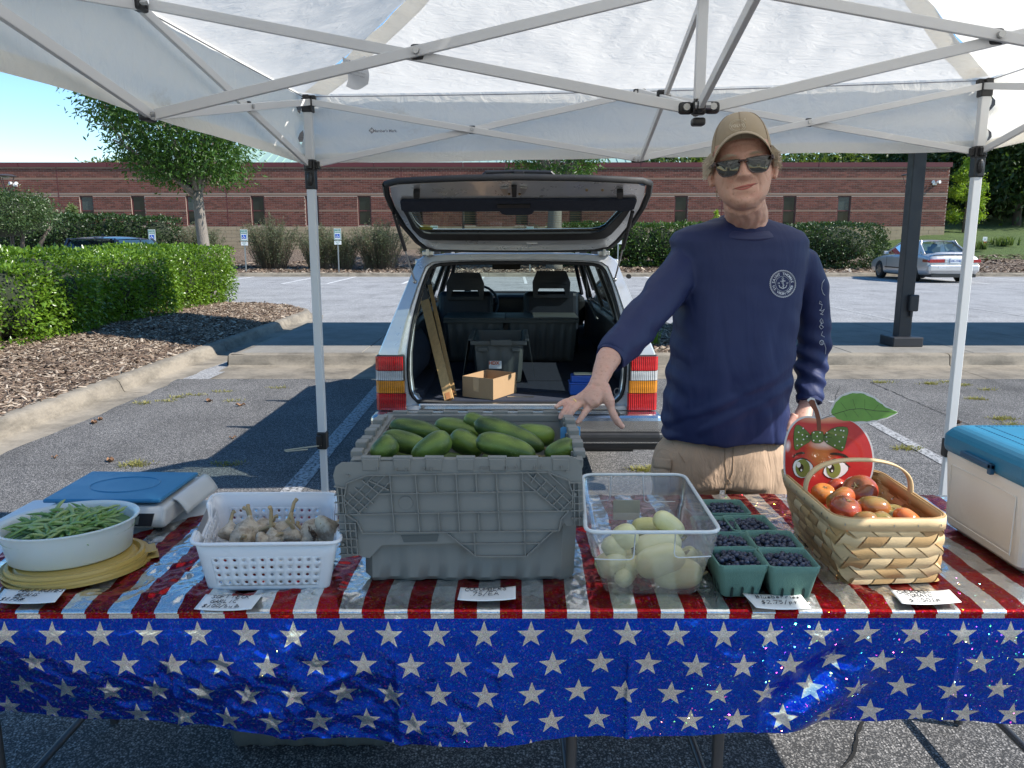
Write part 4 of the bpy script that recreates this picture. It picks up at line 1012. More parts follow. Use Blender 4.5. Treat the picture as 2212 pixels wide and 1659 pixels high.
# silver saloon
sx, sy = 15.95, 28.75
sed = thing('parked_saloon', (sx, sy, 0), 'silver four door saloon parked nose to the far kerb at right', 'car')
st = [(0, .70, .36, .62, .66), (.03, .83, .28, .80, .86), (.12, .87, .25, .88, .955), (.55, .885, .22, .90, .985), (.95, .89, .20, .905, .985), (1.6, .89, .19, .90, .96), (2.6, .89, .19, .885, .93), (3.45, .885, .19, .86, .92), (3.9, .875, .20, .80, .86), (4.45, .85, .22, .70, .76), (4.72, .76, .25, .60, .64), (4.78, .60, .32, .52, .55)]
bodyo = car_body('body', MB(), st, M_silver2, sed, (1.05, 3.72), .36)
# greenhouse: glass loft with roof and pillars
def gh(y, z, w): return (y, z, w)
G0 = [(.62, .975, .74), (1.38, 1.385, .575), (2.55, 1.40, .575), (3.45, .935, .74)]
mb = MB(); mb.grid(lambda u, v: Vector(((u-.5)*2*.595, 1.28+1.32*v, 1.355+.085*math.sin(PI*(.08+.84*v))**.6-.05*abs(2*u-1)**3)), 10, 6); rf = mb.build('roof', M_silver2, sed, world=False, smooth=180)
mb = MB(); mb.add([(-.74, .62, .97), (.74, .62, .97), (.575, 1.36, 1.365), (-.575, 1.36, 1.365)], [(0,1,2,3)]); mb.build('rear_window', M_glass, sed, world=False)
mb = MB(); mb.add([(-.74, 3.48, .93), (.74, 3.48, .93), (.575, 2.55, 1.37), (-.575, 2.55, 1.37)], [(0,1,2,3)]); mb.build('windscreen', M_glass, sed, world=False)
for s in (-1, 1):
    mb = MB(); mb.add([(s*.76, .78, .93), (s*.79, 3.35, .92), (s*.60, 2.53, 1.36), (s*.60, 1.42, 1.36)], [(0,1,2,3)]); mb.build('side_window', M_tint, sed, world=False)
    mb = MB(); mb.bar((s*.765, .60, .95), (s*.588, 1.40, 1.385), .10, .05, (s, 0, .4)); mb.bar((s*.765, .95, .93), (s*.60, 1.30, 1.38), .20, .03, (s, 0, .4)); mb.bar((s*.775, 3.50, .91), (s*.592, 2.52, 1.395), .05, .05, (s, 0, .4)); mb.bar((s*.78, 2.05, .92), (s*.60, 2.0, 1.38), .05, .03, (s, 0, .4)); mb.bar((s*.59, 1.35, 1.385), (s*.59, 2.56, 1.395), .05, .045); mb.build('pillars', M_silver2, sed, world=False, bevel=.01)
    mb = MB(); mb.box((s*.97, 3.02, .97), (.17, .08, .12)); mb.bar((s*.85, 3.05, .93), (s*.93, 3.03, .95), .04, .03); mb.build('door_mirror', M_silver2, sed, world=False, bevel=.02)
    mb = MB(); mb.box((s*.895, 2.28, .78), (.02, .14, .03)); mb.box((s*.895, 1.35, .80), (.02, .14, .03)); mb.build('door_handle', M_silver2, sed, world=False, bevel=.006)
    mb = MB()
    for yy in (2.05, 3.1, 1.12): mb.box((s*.892, yy, .62), (.006, .008, .5))
    mb.box((s*.897, 2.1, .45), (.012, 2.2, .04)); mb.build('door_gaps', M_blackp, sed, world=False)
    mb = MB(); mb.prism([(s*.35, .80), (s*.84, .79), (s*.875, .73), (s*.86, .68), (s*.35, .68)], lambda a, b_: Vector((a, -.018, b_)), (0, .08, 0)); tl = mb.build('tail_light', M_tail, sed, world=False, bevel=.008)
    mb = MB(); mb.box((s*.895, .22, .74), (.02, .34, .08)); mb.build('side_lens', M_tail, tl, world=False)
    mb = MB(); mb.box((s*.305, -.008, .74), (.085, .03, .11)); mb.build('reversing_light', M_clear, sed, world=False, bevel=.005)
    mb = MB(); mb.ell((s*.40, 1.05, .98), (.17, .10, .10), 12, 8); mb.build('head_restraint', M('pale_upholstery', (.36, .40, .38), .8), sed, world=False, smooth=180)
    mb = MB(); mb.box((s*.38, 2.2, .95), (.44, .12, .5)); mb.ell((s*.38, 2.2, 1.22), (.13, .06, .09)); mb.build('front_seat', bpy.data.materials['pale_upholstery'], sed, world=False, bevel=.04)
    for y in (1.05, 3.72): 
        c = Vector((s*.78, y, .31)); w = wheel('wheel', c, .315, .2, None, M_steel, s); w.parent = sed; 
mb = MB(); mb.box((0, .10, .49), (1.72, .26, .26)); o = mb.build('rear_bumper', M_silver2, sed, world=False, bevel=.07, seg=4)
mb = MB(); mb.box((0, .20, .33), (1.4, .3, .12)); mb.build('bumper_underside', M_blackp, sed, world=False, bevel=.03)
mb = MB(); mb.grid(lambda u, v: Vector(((u-.5)*1.36, .10+.16*v-.04*math.cos((u-.5)*PI), .985+.055*math.sin(PI*min(1, v*1.1))**.5*math.cos((u-.5)*PI)**.3)), 14, 4); mb.build('boot_spoiler', M_silver2, sed, world=False, smooth=180)
mb = MB(); mb.box((0, -.010, .74), (.34, .02, .16)); pl = mb.build('number_plate', M('plate_white', (.62, .66, .70), .4, bump=0), sed, world=False, bevel=.004)
o = put_text('plate_text', 'LDK-1748', .085, (0, -.022, .735), RX, M_blueink, None, bold=.002); o.parent = pl
mb = MB(); mb.tube([(.06*math.cos(a), -.012, .90+.035*math.sin(a)) for a in np.linspace(0, 2*PI, 17)], .005, 5, False); mb.tube([(.024*math.cos(a), -.012, .90+.035*math.sin(a)) for a in np.linspace(0, 2*PI, 13)], .004, 5, False); mb.tube([(.04*math.cos(a), -.012, .915+.014*math.sin(a)) for a in np.linspace(0, 2*PI, 13)], .004, 5, False); mb.build('badge', M_chrome, sed, world=False)
mb = MB(); mb.box((-.42, -.032, .53), (.24, .004, .07)); bs = mb.build('bumper_sticker', M_white, sed, world=False)
o = put_text('sticker_text', 'VOTE THOMAS', .036, (-.42, -.036, .53), RX, M_ink, None); o.parent = bs
mb = MB(); mb.box((0, 2.1, .24), (1.5, 4.2, .1)); mb.tube([(.3, .1, .22), (.3, .8, .22)], .03, 6); mb.tube([(-.3, .5, .24), (.4, .5, .24)], .06, 8); mb.build('underbody', M_blackp, sed, world=False)
mb = MB(); mb.box((0, 1.0, .9), (1.3, .4, .12)); mb.build('parcel_shelf', bpy.data.materials['pale_upholstery'], sed, world=False)
# dark hatchback behind the hedge
hx_ = P(205, 520, 22).x
suv = thing('dark_hatchback', (hx_, 21.5, 0), 'dark blue car showing only its roof above the left hedge', 'car')
st = [(0, .74, .40, .80, .9), (.05, .86, .32, .96, 1.02), (.3, .90, .28, 1.0, 1.06), (1.2, .91, .25, .99, 1.04), (2.6, .91, .25, .97, 1.02), (3.3, .90, .26, .95, 1.02), (4.0, .87, .28, .86, .93), (4.4, .76, .32, .70, .76)]
car_body('body', MB(), st, M_navyp, suv, (.85, 3.5), .38)
mb = MB(); mb.grid(lambda u, v: Vector(((u-.5)*2*(.60+.05*math.sin(PI*v)), .22+2.4*v, 1.60+.05*math.sin(PI*v*.9+.2)-.07*abs(2*u-1)**3)), 12, 10); mb.build('roof', M_navyp, suv, world=False, smooth=180)
mb = MB(); mb.add([(-.74, .08, 1.02), (.74, .08, 1.02), (.60, .34, 1.52), (-.60, .34, 1.52)], [(0,1,2,3)]); mb.build('rear_window', M_tint, suv, world=False)
mb = MB(); mb.add([(-.74, 3.3, 1.02), (.74, 3.3, 1.02), (.60, 2.6, 1.57), (-.60, 2.6, 1.57)], [(0,1,2,3)]); mb.build('windscreen', M_tint, suv, world=False)
mb = MB(); mb.box((0, .24, 1.575), (1.16, .22, .03)); mb.build('roof_spoiler', M_navyp, suv, world=False, bevel=.012)
mb = MB(); mb.box((.1, .75, 1.68), (.03, .12, .05)); mb.build('antenna_fin', M_blackp, suv, world=False, bevel=.01)
for s in (-1, 1):
    mb = MB(); mb.add([(s*.80, .3, 1.03), (s*.80, 3.2, 1.0), (s*.645, 2.55, 1.55), (s*.645, .5, 1.55)], [(0,1,2,3)]); mb.build('side_window', M_tint, suv, world=False)
    mb = MB(); mb.bar((s*.80, .15, 1.0), (s*.63, .38, 1.56), .16, .05, (s, 0, 0)); mb.bar((s*.80, 3.3, 1.0), (s*.62, 2.6, 1.58), .06, .05, (s, 0, 0)); mb.bar((s*.80, 1.8, 1.0), (s*.64, 1.8, 1.57), .06, .04, (s, 0, 0)); mb.build('pillars', M_navyp, suv, world=False, bevel=.01)
    mb = MB(); mb.box((s*.80, .06, .85), (.14, .08, .22)); mb.build('tail_light', M_tail, suv, world=False, bevel=.02)
    for y in (.85, 3.5): w = wheel('wheel', Vector((s*.80, y, .34)), .34, .22, None, M_steel, s); w.parent = suv

sed.scale = (1.07, 1.04, 1.07)
# ================================================================== WALKWAY CANOPY (roof above the walkway, post on the right)
M_dpost = M('dark_bronze_paint', (.028, .028, .032), .45, var=.1, bs=200, bump=.15)
pc = G(1955, 748, .152)
wc = thing('walkway_canopy', (pc.x, pc.y, .15), 'dark square post of the covered walkway with weatherproof outlet box', 'canopy')
px_, py_ = pc.x, pc.y+.12
mb = MB(); mb.box2((px_-.085, py_-.085, .15), (px_+.085, py_+.085, 3.05)); mb.build('post', M_dpost, wc, bevel=.012)
mb = MB(); mb.box2((px_-.20, py_-.20, .152), (px_+.20, py_+.20, .28)); mb.build('post_base', M_dpost, wc, bevel=.012)
mb = MB(); mb.box2((px_+.0, py_-.155, .62), (px_+.12, py_-.086, .84)); ob = mb.build('outlet_box', M_dpost, wc, bevel=.015)
mb = MB(); mb.box2((px_+.03, py_-.13, .55), (px_+.06, py_-.10, .62)); mb.build('conduit', M_dpost, ob)
mb = MB(); mb.box2((px_+8.9, py_-.13, .15), (px_+9.17, py_+.13, 3.05)); mb.build('post', M_dpost, wc, bevel=.012)
mb = MB(); mb.box2((-3.75, 9.65, 3.05), (30, 12.75, 3.09)); mb.box2((-3.75, 9.65, 3.091), (30, 9.75, 3.18)); mb.box2((-3.75, 12.65, 3.091), (30, 12.75, 3.18)); mb.build('roof', M_dpost, wc)
# ================================================================== POP-UP CANOPY
m, nt, b = new_mat('canopy_cloth'); k = N(nt); p = k.pos(); nt.nodes.remove(b)
st_ = k.ramp(k.noise(k.scale(p, (1.2, 1.2, 2)), 2.0, 7, .75), [(.60, 0), (.74, .45)])
c = k.mix(st_, (.95, .915, .845), (.60, .48, .33))
fine = k.noise(k.scale(p, (1, 1, 1)), 9, 6, .6, 1.2)
h = k.math('ADD', k.noise(k.scale(p, (3, 8, 3)), 3.0, 5, .55, 1.5), k.math('MULTIPLY', fine, .35))
nb = k.bump(h, .38, .02)
d = k.n('BsdfDiffuse'); k.l(c, d.inputs[0]); k.l(nb, d.inputs['Normal']); t = k.n('BsdfTranslucent'); k.l(c, t.inputs[0]); k.l(nb, t.inputs['Normal'])
mx = k.n('MixShader'); mx.inputs[0].default_value = .46; k.l(d.outputs[0], mx.inputs[1]); k.l(t.outputs[0], mx.inputs[2]); k.l(mx.outputs[0], nt.nodes['Material Output'].inputs[0])
M_cloth_w = m
M_bar = M('white_powder_coat', (.70, .70, .69), .4, var=.05, bs=200, bump=.05)
CX, CY, YAW, HW = .483, 2.138, -.048, 1.46
ZT, ZS = 2.195, 1.918
cy_, sy_ = math.cos(YAW), math.sin(YAW)
def CL(a, b_, z): return Vector((CX+a*cy_-b_*sy_, CY+a*sy_+b_*cy_, z+.0145*a-.006))
can = thing('popup_canopy', (CX, CY, 0), 'white pop-up canopy with folding truss frame over the stall', 'canopy')
names = {(-1, 1): 'rear', (1, 1): 'rear', (-1, -1): 'front', (1, -1): 'front'}
M_clip = M('black_nylon', (.015, .015, .016), .45, bs=80, bump=.15)
for sx_ in (-1, 1):
    for sy2 in (-1, 1):
        a, b_ = sx_*HW, sy2*HW
        mb = MB(); R_ = Matrix.Rotation(YAW, 3, 'Z'); top = CL(a, b_, ZT); foot = Vector((top.x-(.0 if sx_ < 0 else .0), top.y, 0))
        mb.box((top+Vector((top.x, top.y, .66)))/2, (.036, .036, top.z-.66), R_); lg = mb.build('leg', M_bar, can, bevel=.003)
        mb = MB(); mb.box((top.x, top.y, .35), (.029, .029, .68), R_); mb.build('inner_leg', M_bar, lg, bevel=.002)
        mb = MB(); mb.box((top.x, top.y, .005), (.09, .09, .01), R_); mb.build('foot_plate', M_bar, lg)
        mb = MB(); z = .62; mb.box((top.x, top.y, z), (.046, .046, .085), R_); mb.box((top.x-.012, top.y-.028, z), (.026, .014, .06), R_); mb.build('height_clip', M_clip, lg, bevel=.006)
        mb = MB(); mb.box((top.x, top.y, top.z-.02), (.048, .048, .06), R_); mb.box((top.x-sx_*.022, top.y, top.z), (.03, .03, .045), R_); mb.box((top.x, top.y-sy2*.022, top.z), (.03, .03, .045), R_); mb.build('top_bracket', M_clip, can, bevel=.005)
        s_ = CL(a, b_, ZS); mb = MB(); mb.box((s_.x, s_.y, s_.z), (.05, .05, .05), R_); mb.box((s_.x, s_.y, s_.z-.06), (.046, .046, .09), R_); mb.box((s_.x-sx_*.028, s_.y, s_.z), (.03, .028, .036), R_); mb.box((s_.x, s_.y-sy2*.028, s_.z), (.028, .03, .036), R_); mb.ell((s_.x-.012*0, s_.y-.026, s_.z-.06), (.014, .012, .03), 10, 8); mb.build('slider', M_clip, can, bevel=.005)
def tbar(a, b_, off=(0, 0, 0), w=.013, h=.027):
    o = Vector(off); mb = MB(); mb.bar(Vector(a)+o, Vector(b_)+o, w, h, (0, 0, 1)); return mb.build('truss_bar', M_bar, can, bevel=.002)
def bolt(p_, n_, r=.008):
    n_ = Vector(n_).normalized(); mb = MB(); mb.cyl(Vector(p_)-n_*.020, Vector(p_)+n_*.020, r, 8); return mb.build('bolt', M_steel, can, smooth=40)
def joint(p_, d=(0.05, .03, .035)):
    mb = MB(); mb.box(p_, d, Matrix.Rotation(YAW, 3, 'Z')); return mb.build('joint_bracket', M_clip, can, bevel=.007)
sides = [((-1, 1), (1, 1)), ((-1, -1), (1, -1)), ((-1, -1), (-1, 1)), ((1, -1), (1, 1))]
for (p0, p1) in sides:
    A0 = (p0[0]*HW, p0[1]*HW); A1 = (p1[0]*HW, p1[1]*HW); Mm = ((A0[0]+A1[0])/2, (A0[1]+A1[1])/2)
    dirv = (CL(*A1, 0)-CL(*A0, 0)).normalized(); nn = Vector((dirv.y, -dirv.x, 0))
    if (nn.dot(CL(0, 0, 0)-CL(*Mm, 0))) < 0: nn = -nn
    for A in (A0, A1):
        tbar(CL(*A, ZT-.005), CL(*Mm, ZS), nn*.012); tbar(CL(*A, ZS), CL(*Mm, ZT), -nn*.004)
        q = (CL(*A, ZT)+CL(*Mm, ZS))/2; bolt(q+nn*.005, nn); joint(q-nn*.0-Vector((0, 0, 0)), (.03, .012, .036))
    for z in (ZT, ZS): joint(CL(*Mm, z), (.055, .03, .032) if p0[1] == p1[1] else (.03, .055, .032)); bolt(CL(*Mm, z)+nn*.01+dirv*.018, nn, .006); bolt(CL(*Mm, z)+nn*.01-dirv*.018, nn, .006)
ZCT, ZCB = 2.20, 1.905
for (a, b_) in ((-HW, 0), (HW, 0), (0, HW), (0, -HW)):
    dv = (CL(a, b_, 0)-CL(0, 0, 0)).normalized(); nn = Vector((dv.y, -dv.x, 0)); 
    if nn.y > 0: nn = -nn
    e = dv*.028
    tbar(CL(a, b_, ZS)-e, CL(0, 0, ZCT)+e, nn*.013); tbar(CL(a, b_, ZT)-e, CL(0, 0, ZCB)+e, -nn*.002)
    q = (CL(a, b_, ZS)+CL(0, 0, ZCT))/2; bolt(q+nn*.012, nn, .009); joint(q+Vector((0, 0, 0)), (.035, .02, .04))
    for z in (ZCT, ZCB): 
        q = CL(0, 0, z)+dv*.034; mb = MB(); mb.box(q, (.040, .022, .032) if abs(dv.x) > .5 else (.022, .040, .032), Matrix.Rotation(YAW, 3, 'Z')); mb.build('joint_bracket', M_clip, can, bevel=.012, seg=3); bolt(q+nn*.004, nn, .009)
mb = MB(); mb.box(CL(0, 0, (ZCB+3.0)/2), (.026, .026, 3.0-ZCB-.04), Matrix.Rotation(YAW, 3, 'Z')); mb.build('centre_pole', M_bar, can, bevel=.002)
mb = MB(); mb.box(CL(0, 0, ZCB), (.036, .036, .034), Matrix.Rotation(YAW, 3, 'Z')); mb.box(CL(0, 0, ZCB-.035), (.034, .034, .02)); mb.build('centre_hub', M_clip, can, bevel=.006)
mb = MB(); mb.box(CL(0, 0, ZCT), (.05, .05, .05), Matrix.Rotation(YAW, 3, 'Z')); mb.build('centre_hub', M_clip, can, bevel=.006)
# fabric roof: four panels with sag, wrinkles that run from corners and peak
PK = 3.02; E = HW+.035; ZE = ZT+.035
def roof_pt(face, u, v):
    """u -1..1 along the eave, v 0 eave..1 peak"""
    x = u*(1-v); r = E*(1-v)
    a, b_ = {0: (u*r, r), 1: (u*r, -r), 2: (-r, u*r), 3: (r, u*r)}[face]
    hip = abs(u)
    z = ZE+(PK-ZE)*v - (.10+.055*(1-hip**3))*math.sin(PI*v)**.9 - .012*(1-hip**2)*(1-v)**3
    q = CL(a, b_, z)
    if v < 1:
        wr = noise.noise(Vector((u*7*(1.2-v)+face*9, v*2.2, 1)))*.012 + noise.noise(Vector((q.x*5, q.y*5, face)))*.008 + abs(noise.noise(Vector((q.x*9+q.y*4, q.y*9-q.x*3, 5))))*.010
        q.z += wr*min(1, v*8)*min(1, (1-v)*6)
    return q
rfb = []
for f_ in range(4):
    mb = MB(); mb.grid(lambda u, v: roof_pt(f_, u*2-1, v*.999), 90, 60); mb.build('roof_panel', M_cloth_w, can, smooth=180)
def val_pt(face, u, v):
    E2 = E+.012
    a, b_ = {0: (u*E2, E2), 1: (u*E2, -E2), 2: (-E2, u*E2), 3: (E2, u*E2)}[face]
    zb = 1.925; z = ZE+.004+(zb-ZE)*v
    w = .010*noise.noise(Vector((u*2.2+face*3, v*3.3, 8)))+.016*noise.noise(Vector((u*.9+face, v*5.5, 2)))*v + .006*abs(noise.noise(Vector((u*14, v*5, face))))
    cr = max(0, 1-(1-abs(u))*14); w += cr*.025*math.sin(v*14+face)
    if face in (0, 1): b_ += w
    else: a += w
    return CL(a, b_, z+.010*noise.noise(Vector((u*3+face*5, 0, 4)))*v)
for f_ in range(4):
    mb = MB(); mb.grid(lambda u, v: val_pt(f_, u*2-1, v), 90, 16); mb.build('valance', M_cloth_w, can, smooth=180)
    mb = MB(); mb.grid(lambda u, v: val_pt(f_, u*2-1, .86+v*.145)+((CL(0, 0, 0)-CL(*{0: (0, 1), 1: (0, -1), 2: (-1, 0), 3: (1, 0)}[f_], 0))*.004), 90, 2); mb.build('hem', M_cloth_w, can, smooth=180)
# dark edge webbing along the eave
M_seam = M('grey_webbing', (.25, .25, .27), .8, bump=0)
for f_ in range(4):
    mb = MB(); mb.tube([roof_pt(f_, u, 0)+Vector((0, 0, -.012))+(CL(0, 0, 0)-CL(*{0: (0, 1), 1: (0, -1), 2: (-1, 0), 3: (1, 0)}[f_], 0))*.006 for u in np.linspace(-1, 1, 30)], .0022, 4, False); mb.build('eave_seam', M_seam, can)
# hip ribs of doubled cloth
for (u_, f_) in ((-1, 0), (1, 0), (-1, 1), (1, 1)):
    mb = MB(); A = [roof_pt(f_, u_, v) for v in np.linspace(0.01, .98, 30)]; B_ = [roof_pt(f_, u_*.93, v)-Vector((0, 0, .012)) for v in np.linspace(0.01, .98, 30)]
    mb.add(A+B_, [(i, i+1, 31+i, 30+i) for i in range(29)]); mb.build('hip_binding', M_cloth_w, can, smooth=180)
# printed mark on the valance, care label
M_greyprint = M('grey_print', (.27, .26, .27), .8, bump=0)
def face_val(px, py):
    q = P(px, py, CL(0, E, 0).y+.0); return q
q = P(803, 282, 3.60); 
yv = CL(-1, E+.0, 0).y-.045
def vplane(px, py): return PL(px, py, CL(0, E-.03, 0), Vector((-sy_, cy_, 0)))
c = vplane(803, 282); t_ = vplane(832, 283); Rv = Matrix.Rotation(YAW, 3, 'Z') @ RX
def rrect(c, R, pts, mat, name, parent):
    mb = MB(); mb.add([c+R @ Vector((x, y, 0)) for x, y in pts], [tuple(range(len(pts)))]); return mb.build(name, mat, parent)
rrect(c, Rv, [(0, .014), (.014, 0), (0, -.014), (-.014, 0)], M_greyprint, 'printed_mark', can)
put_text('printed_mark', 'M', .014, c+Rv @ Vector((0, 0, .001)), Rv, M_white, can, bold=.0006)
put_text('printed_mark', "Member's Mark.", .0165, t_+Rv @ Vector((0, 0, .001)), Rv, M_greyprint, can, bold=.0005)
lab = MB(); c = PL(770, 155, CL(-.2, 1.05, 0), Vector((0, 1, 0)))
lab.grid(lambda u, v: c+Vector(((u-.5)*.085+.008*math.sin(v*5), .012*math.sin(u*3+v*4), (v-.5)*.105-.012*math.sin(u*PI*1.2))), 8, 8); lb = lab.build('care_label', M('label_white', (.7, .7, .7), .5, bump=0), can, smooth=180)
for i, s in enumerate(('M', 'WARNING: KEEP ALL', 'FLAME AND HEAT', 'SOURCES AWAY FROM', 'THIS CANOPY FABRIC')):
    put_text('label_text', s, .018 if i == 0 else .0065, c+Vector((-.018 if i == 0 else .003, -.014, .032-i*.012)), Matrix.Rotation(.25, 3, 'Y') @ RX, M_greyprint, lb)
# cord tied round the left leg clip
q = CL(-HW, HW, 0); mb = MB(); mb.tube([Vector((q.x, q.y-.03, .60)), Vector((q.x-.08, q.y-.05, .595)), Vector((q.x-.17, q.y-.06, .585)), Vector((q.x-.16, q.y-.065, .581)), Vector((q.x-.06, q.y-.055, .588))], .003, 5)
tag(mb.build('cord', M('beige_cord', (.5, .46, .33), .8)), 'short beige cord tied to the clip of the left canopy leg', 'cord')
# ================================================================== SIGNS AND LAMPS
M_signw = M('sign_white', (.70, .72, .72), .4, bump=0); M_signg = M('sign_green', (.02, .20, .12), .4, bump=0); M_signb = M('sign_blue', (.02, .10, .45), .4, bump=0); M_gpost = M('galvanised', (.30, .32, .32), .45, metal=.6)
M_signr = M('sign_red', (.50, .03, .03), .4, bump=0)
def psign(px, py, label, Y=34.7):
    c = P(px, py, Y); zg = far_z(c.x, Y); t = thing('parking_sign', (c.x, Y, zg), label, 'sign', 'reserved parking signs'); w, h = .31, .48
    mb = MB(); mb.box2((c.x-.025, Y+.01, zg-.1), (c.x+.025, Y+.04, c.z+h/2)); mb.build('post', M_gpost, t)
    mb = MB(); mb.box((c.x, Y, c.z), (w, .012, h)); pl = mb.build('plate', M_signw, t, bevel=.002)
    mb = MB(); e = .012; ringband(mb, [Vector((c.x+sx_*(w/2-.015), Y-.009, c.z+sz*(h/2-.015))) for sx_, sz in ((-1,-1),(1,-1),(1,1),(-1,1))], [Vector((c.x+sx_*(w/2-.03), Y-.009, c.z+sz*(h/2-.03))) for sx_, sz in ((-1,-1),(1,-1),(1,1),(-1,1))]); mb.build('border', M_signg, pl)
    put_text('sign_text', 'RESERVED', .062, (c.x, Y-.010, c.z+.165), RX, M_signg, pl, bold=.003); put_text('sign_text', 'PARKING', .066, (c.x, Y-.010, c.z+.085), RX, M_signg, pl, bold=.003)
    mb = MB(); mb.box((c.x, Y-.009, c.z-.07), (.19, .004, .17)); mb.build('wheelchair_panel', M_signb, pl)
    mb = MB(); o = Vector((c.x-.005, Y-.014, c.z-.08)); mb.tube([o+Vector((.045*math.cos(a)-.008, 0, .045*math.sin(a)-.008)) for a in np.linspace(-PI*1.05, .25, 12)], .006, 4); mb.tube([o+Vector(q) for q in ((-.012, 0, .045), (-.008, 0, .005), (.03, 0, .0), (.045, 0, -.045), (.06, 0, -.042))], .007, 4); mb.ell(o+Vector((-.014, 0, .063)), (.012, .003, .012), 8, 6); mb.build('wheelchair_symbol', M_signw, pl)
    mb = MB(); mb.box((c.x, Y, c.z-h/2-.12), (.30, .012, .16)); p2 = mb.build('lower_plate', M_signw, t, bevel=.002)
    for i, s in enumerate(('MAXIMUM', 'PENALTY', '$250')): put_text('sign_text', s, .042, (c.x, Y-.010, c.z-h/2-.075-i*.045), RX, M_signg, p2)
psign(328, 508, 'blue and white parking sign at the right end of the far left hedge'); psign(527, 508, 'blue and white parking sign between young tree and wispy shrubs'); psign(729, 506, 'blue and white parking sign half hidden by shrubs right of the canopy leg')
psign(938, 500, 'parking sign seen through the tailgate glass at left'); psign(1145, 502, 'parking sign seen through the middle of the tailgate glass'); psign(1336, 505, 'parking sign just right of the raised tailgate')
c = P(2127, 524, 41); t = thing('small_sign', (c.x, 41, far_z(c.x, 41)), 'small white and red sign on a thin post at the foot of the lawn', 'sign')
mb = MB(); mb.box2((c.x-.02, 41.01, far_z(c.x, 41)-.1), (c.x+.02, 41.03, c.z+.2)); mb.build('post', M_gpost, t)
mb = MB(); mb.box((c.x, 41, c.z+.09), (.22, .01, .40)); mb.build('plate', M_signw, t); mb = MB(); mb.box((c.x, 40.992, c.z-.0), (.20, .006, .10)); mb.build('red_band', M_signr, t)
put_text('sign_text', '14', .12, (c.x, 40.99, c.z+.17), RX, M_signg, t)
M_lamp = M('lamp_bronze', (.05, .04, .035), .5)
def lamp(px, py, Y, label, pole=True):
    c = P(px, py, Y); zg = 0 if Y < 34 else far_z(c.x, Y); t = thing('lamp_post', (c.x, Y, zg), label, 'lamp', 'parking lot lamps'); z = c.z
    mb = MB(); mb.tube([(c.x, Y, zg), (c.x, Y, z-.62)], [.07, .05], 10); mb.build('pole', M_lamp, t, smooth=60)
    mb = MB(); mb.lathe([(0, .06), (.22, .03), (.34, -.02), (.33, -.04), (0, -.03)], 20, (c.x, Y, z), sy=1); mb.build('hood', M_lamp, t, smooth=60)
    mb = MB()
    for a in (0.4, 2.5, 4.6): mb.tube([(c.x+.07*math.cos(a), Y+.07*math.sin(a), z-.62), (c.x+.26*math.cos(a), Y+.26*math.sin(a), z-.04)], .014, 5)
    mb.lathe([(.09, -.66), (.1, -.6), (.06, -.52), (0, -.5)], 12, (c.x, Y, z)); mb.build('bracket', M_lamp, t)
    mb = MB(); mb.lathe([(0, -.10), (.10, -.09), (.16, -.05), (.16, -.04), (0, -.04)], 14, (c.x, Y, z)); mb.build('diffuser', M('lamp_lens', (.5, .5, .48), .3, bump=0) if 'lamp_lens' not in bpy.data.materials else bpy.data.materials['lamp_lens'], t, smooth=60)
lamp(11, 379, 28, 'bronze lamp post above the rounded tree at the left edge'); lamp(1000, 381, 40, 'lamp post with flat hood just above the raised tailgate'); lamp(1962, 377, 42, 'lamp post mostly hidden behind the dark walkway post')
# ================================================================== TABLES
TZ = .735
M_tabletop = M('white_moulded_plastic', (.72, .74, .76), .45, var=.03, bs=400, bump=.1)
M_tleg = M('grey_steel_tube', (.10, .10, .105), .4, metal=.7, bump=.03)
def table(x0, x1, y0, y1, label, lx):
    t = thing('folding_table', ((x0+x1)/2, (y0+y1)/2, 0), label, 'table'); mb = MB(); mb.box2((x0, y0, TZ-.045), (x1, y1, TZ)); o = mb.build('tabletop', M_tabletop, t, bevel=.02, seg=4)
    for xl in lx:
        for yy in (y0+.12, y1-.12):
            mb = MB(); mb.tube([(xl, yy, TZ-.05), (xl+.0, yy, 0.01)], .0145, 10); mb.build('leg', M_tleg, t, smooth=60)
        for zz in (.14, .60): mb = MB(); mb.tube([(xl, y0+.12, zz), (xl, y1-.12, zz)], .011, 8); mb.build('leg_crossbar', M_tleg, t, smooth=60)
        mb = MB(); mb.bar((xl, (y0+y1)/2, .6), (xl+(.35 if xl < (x0+x1)/2 else -.35), (y0+y1)/2, TZ-.05), .02, .008); mb.build('leg_brace', M_tleg, t, smooth=60)
    return t
TY0, TY1 = 1.675, 2.46
table(-1.56, .27, TY0, TY1, 'white folding table under the left half of the star cloth', (-1.30, .15))
table(.31, 1.60, TY0, TY1, 'white folding table under the right half of the star cloth', (.52, 1.46))
# ================================================================== FOIL CLOTH
DROP = .336
HX_ = np.linspace(-1.4, 1.7, 63); HK = []
for x in HX_:
    T = [(-1.3, 1548), (-.92, 1553), (-.72, 1568), (-.52, 1592), (-.30, 1610), (-.1, 1618), (.05, 1612), (.25, 1600), (.45, 1590), (.65, 1578), (.85, 1565), (1.0, 1553), (1.2, 1563), (1.6, 1560)]
    y = float(np.interp(x, [q[0] for q in T], [q[1] for q in T])); lo, hi = 0, DROP
    for _ in range(30):
        L = (lo+hi)/2; dz = TZ-.008-P(1106, y, 1.655+L).z
        if L*L+dz*dz < DROP*DROP: lo = L
        else: hi = L
    HK.append(lo/DROP)
HK = np.convolve(np.pad(HK, 4, 'edge'), np.ones(9)/9, 'valid')
def hang(x):
    """(fall per metre of cloth, lean-back per metre): the ends of the skirt hang slanting under the table"""
    l = float(np.interp(x, HX_, HK)); l = min(.42, l*.7); return math.sqrt(1-l*l), l
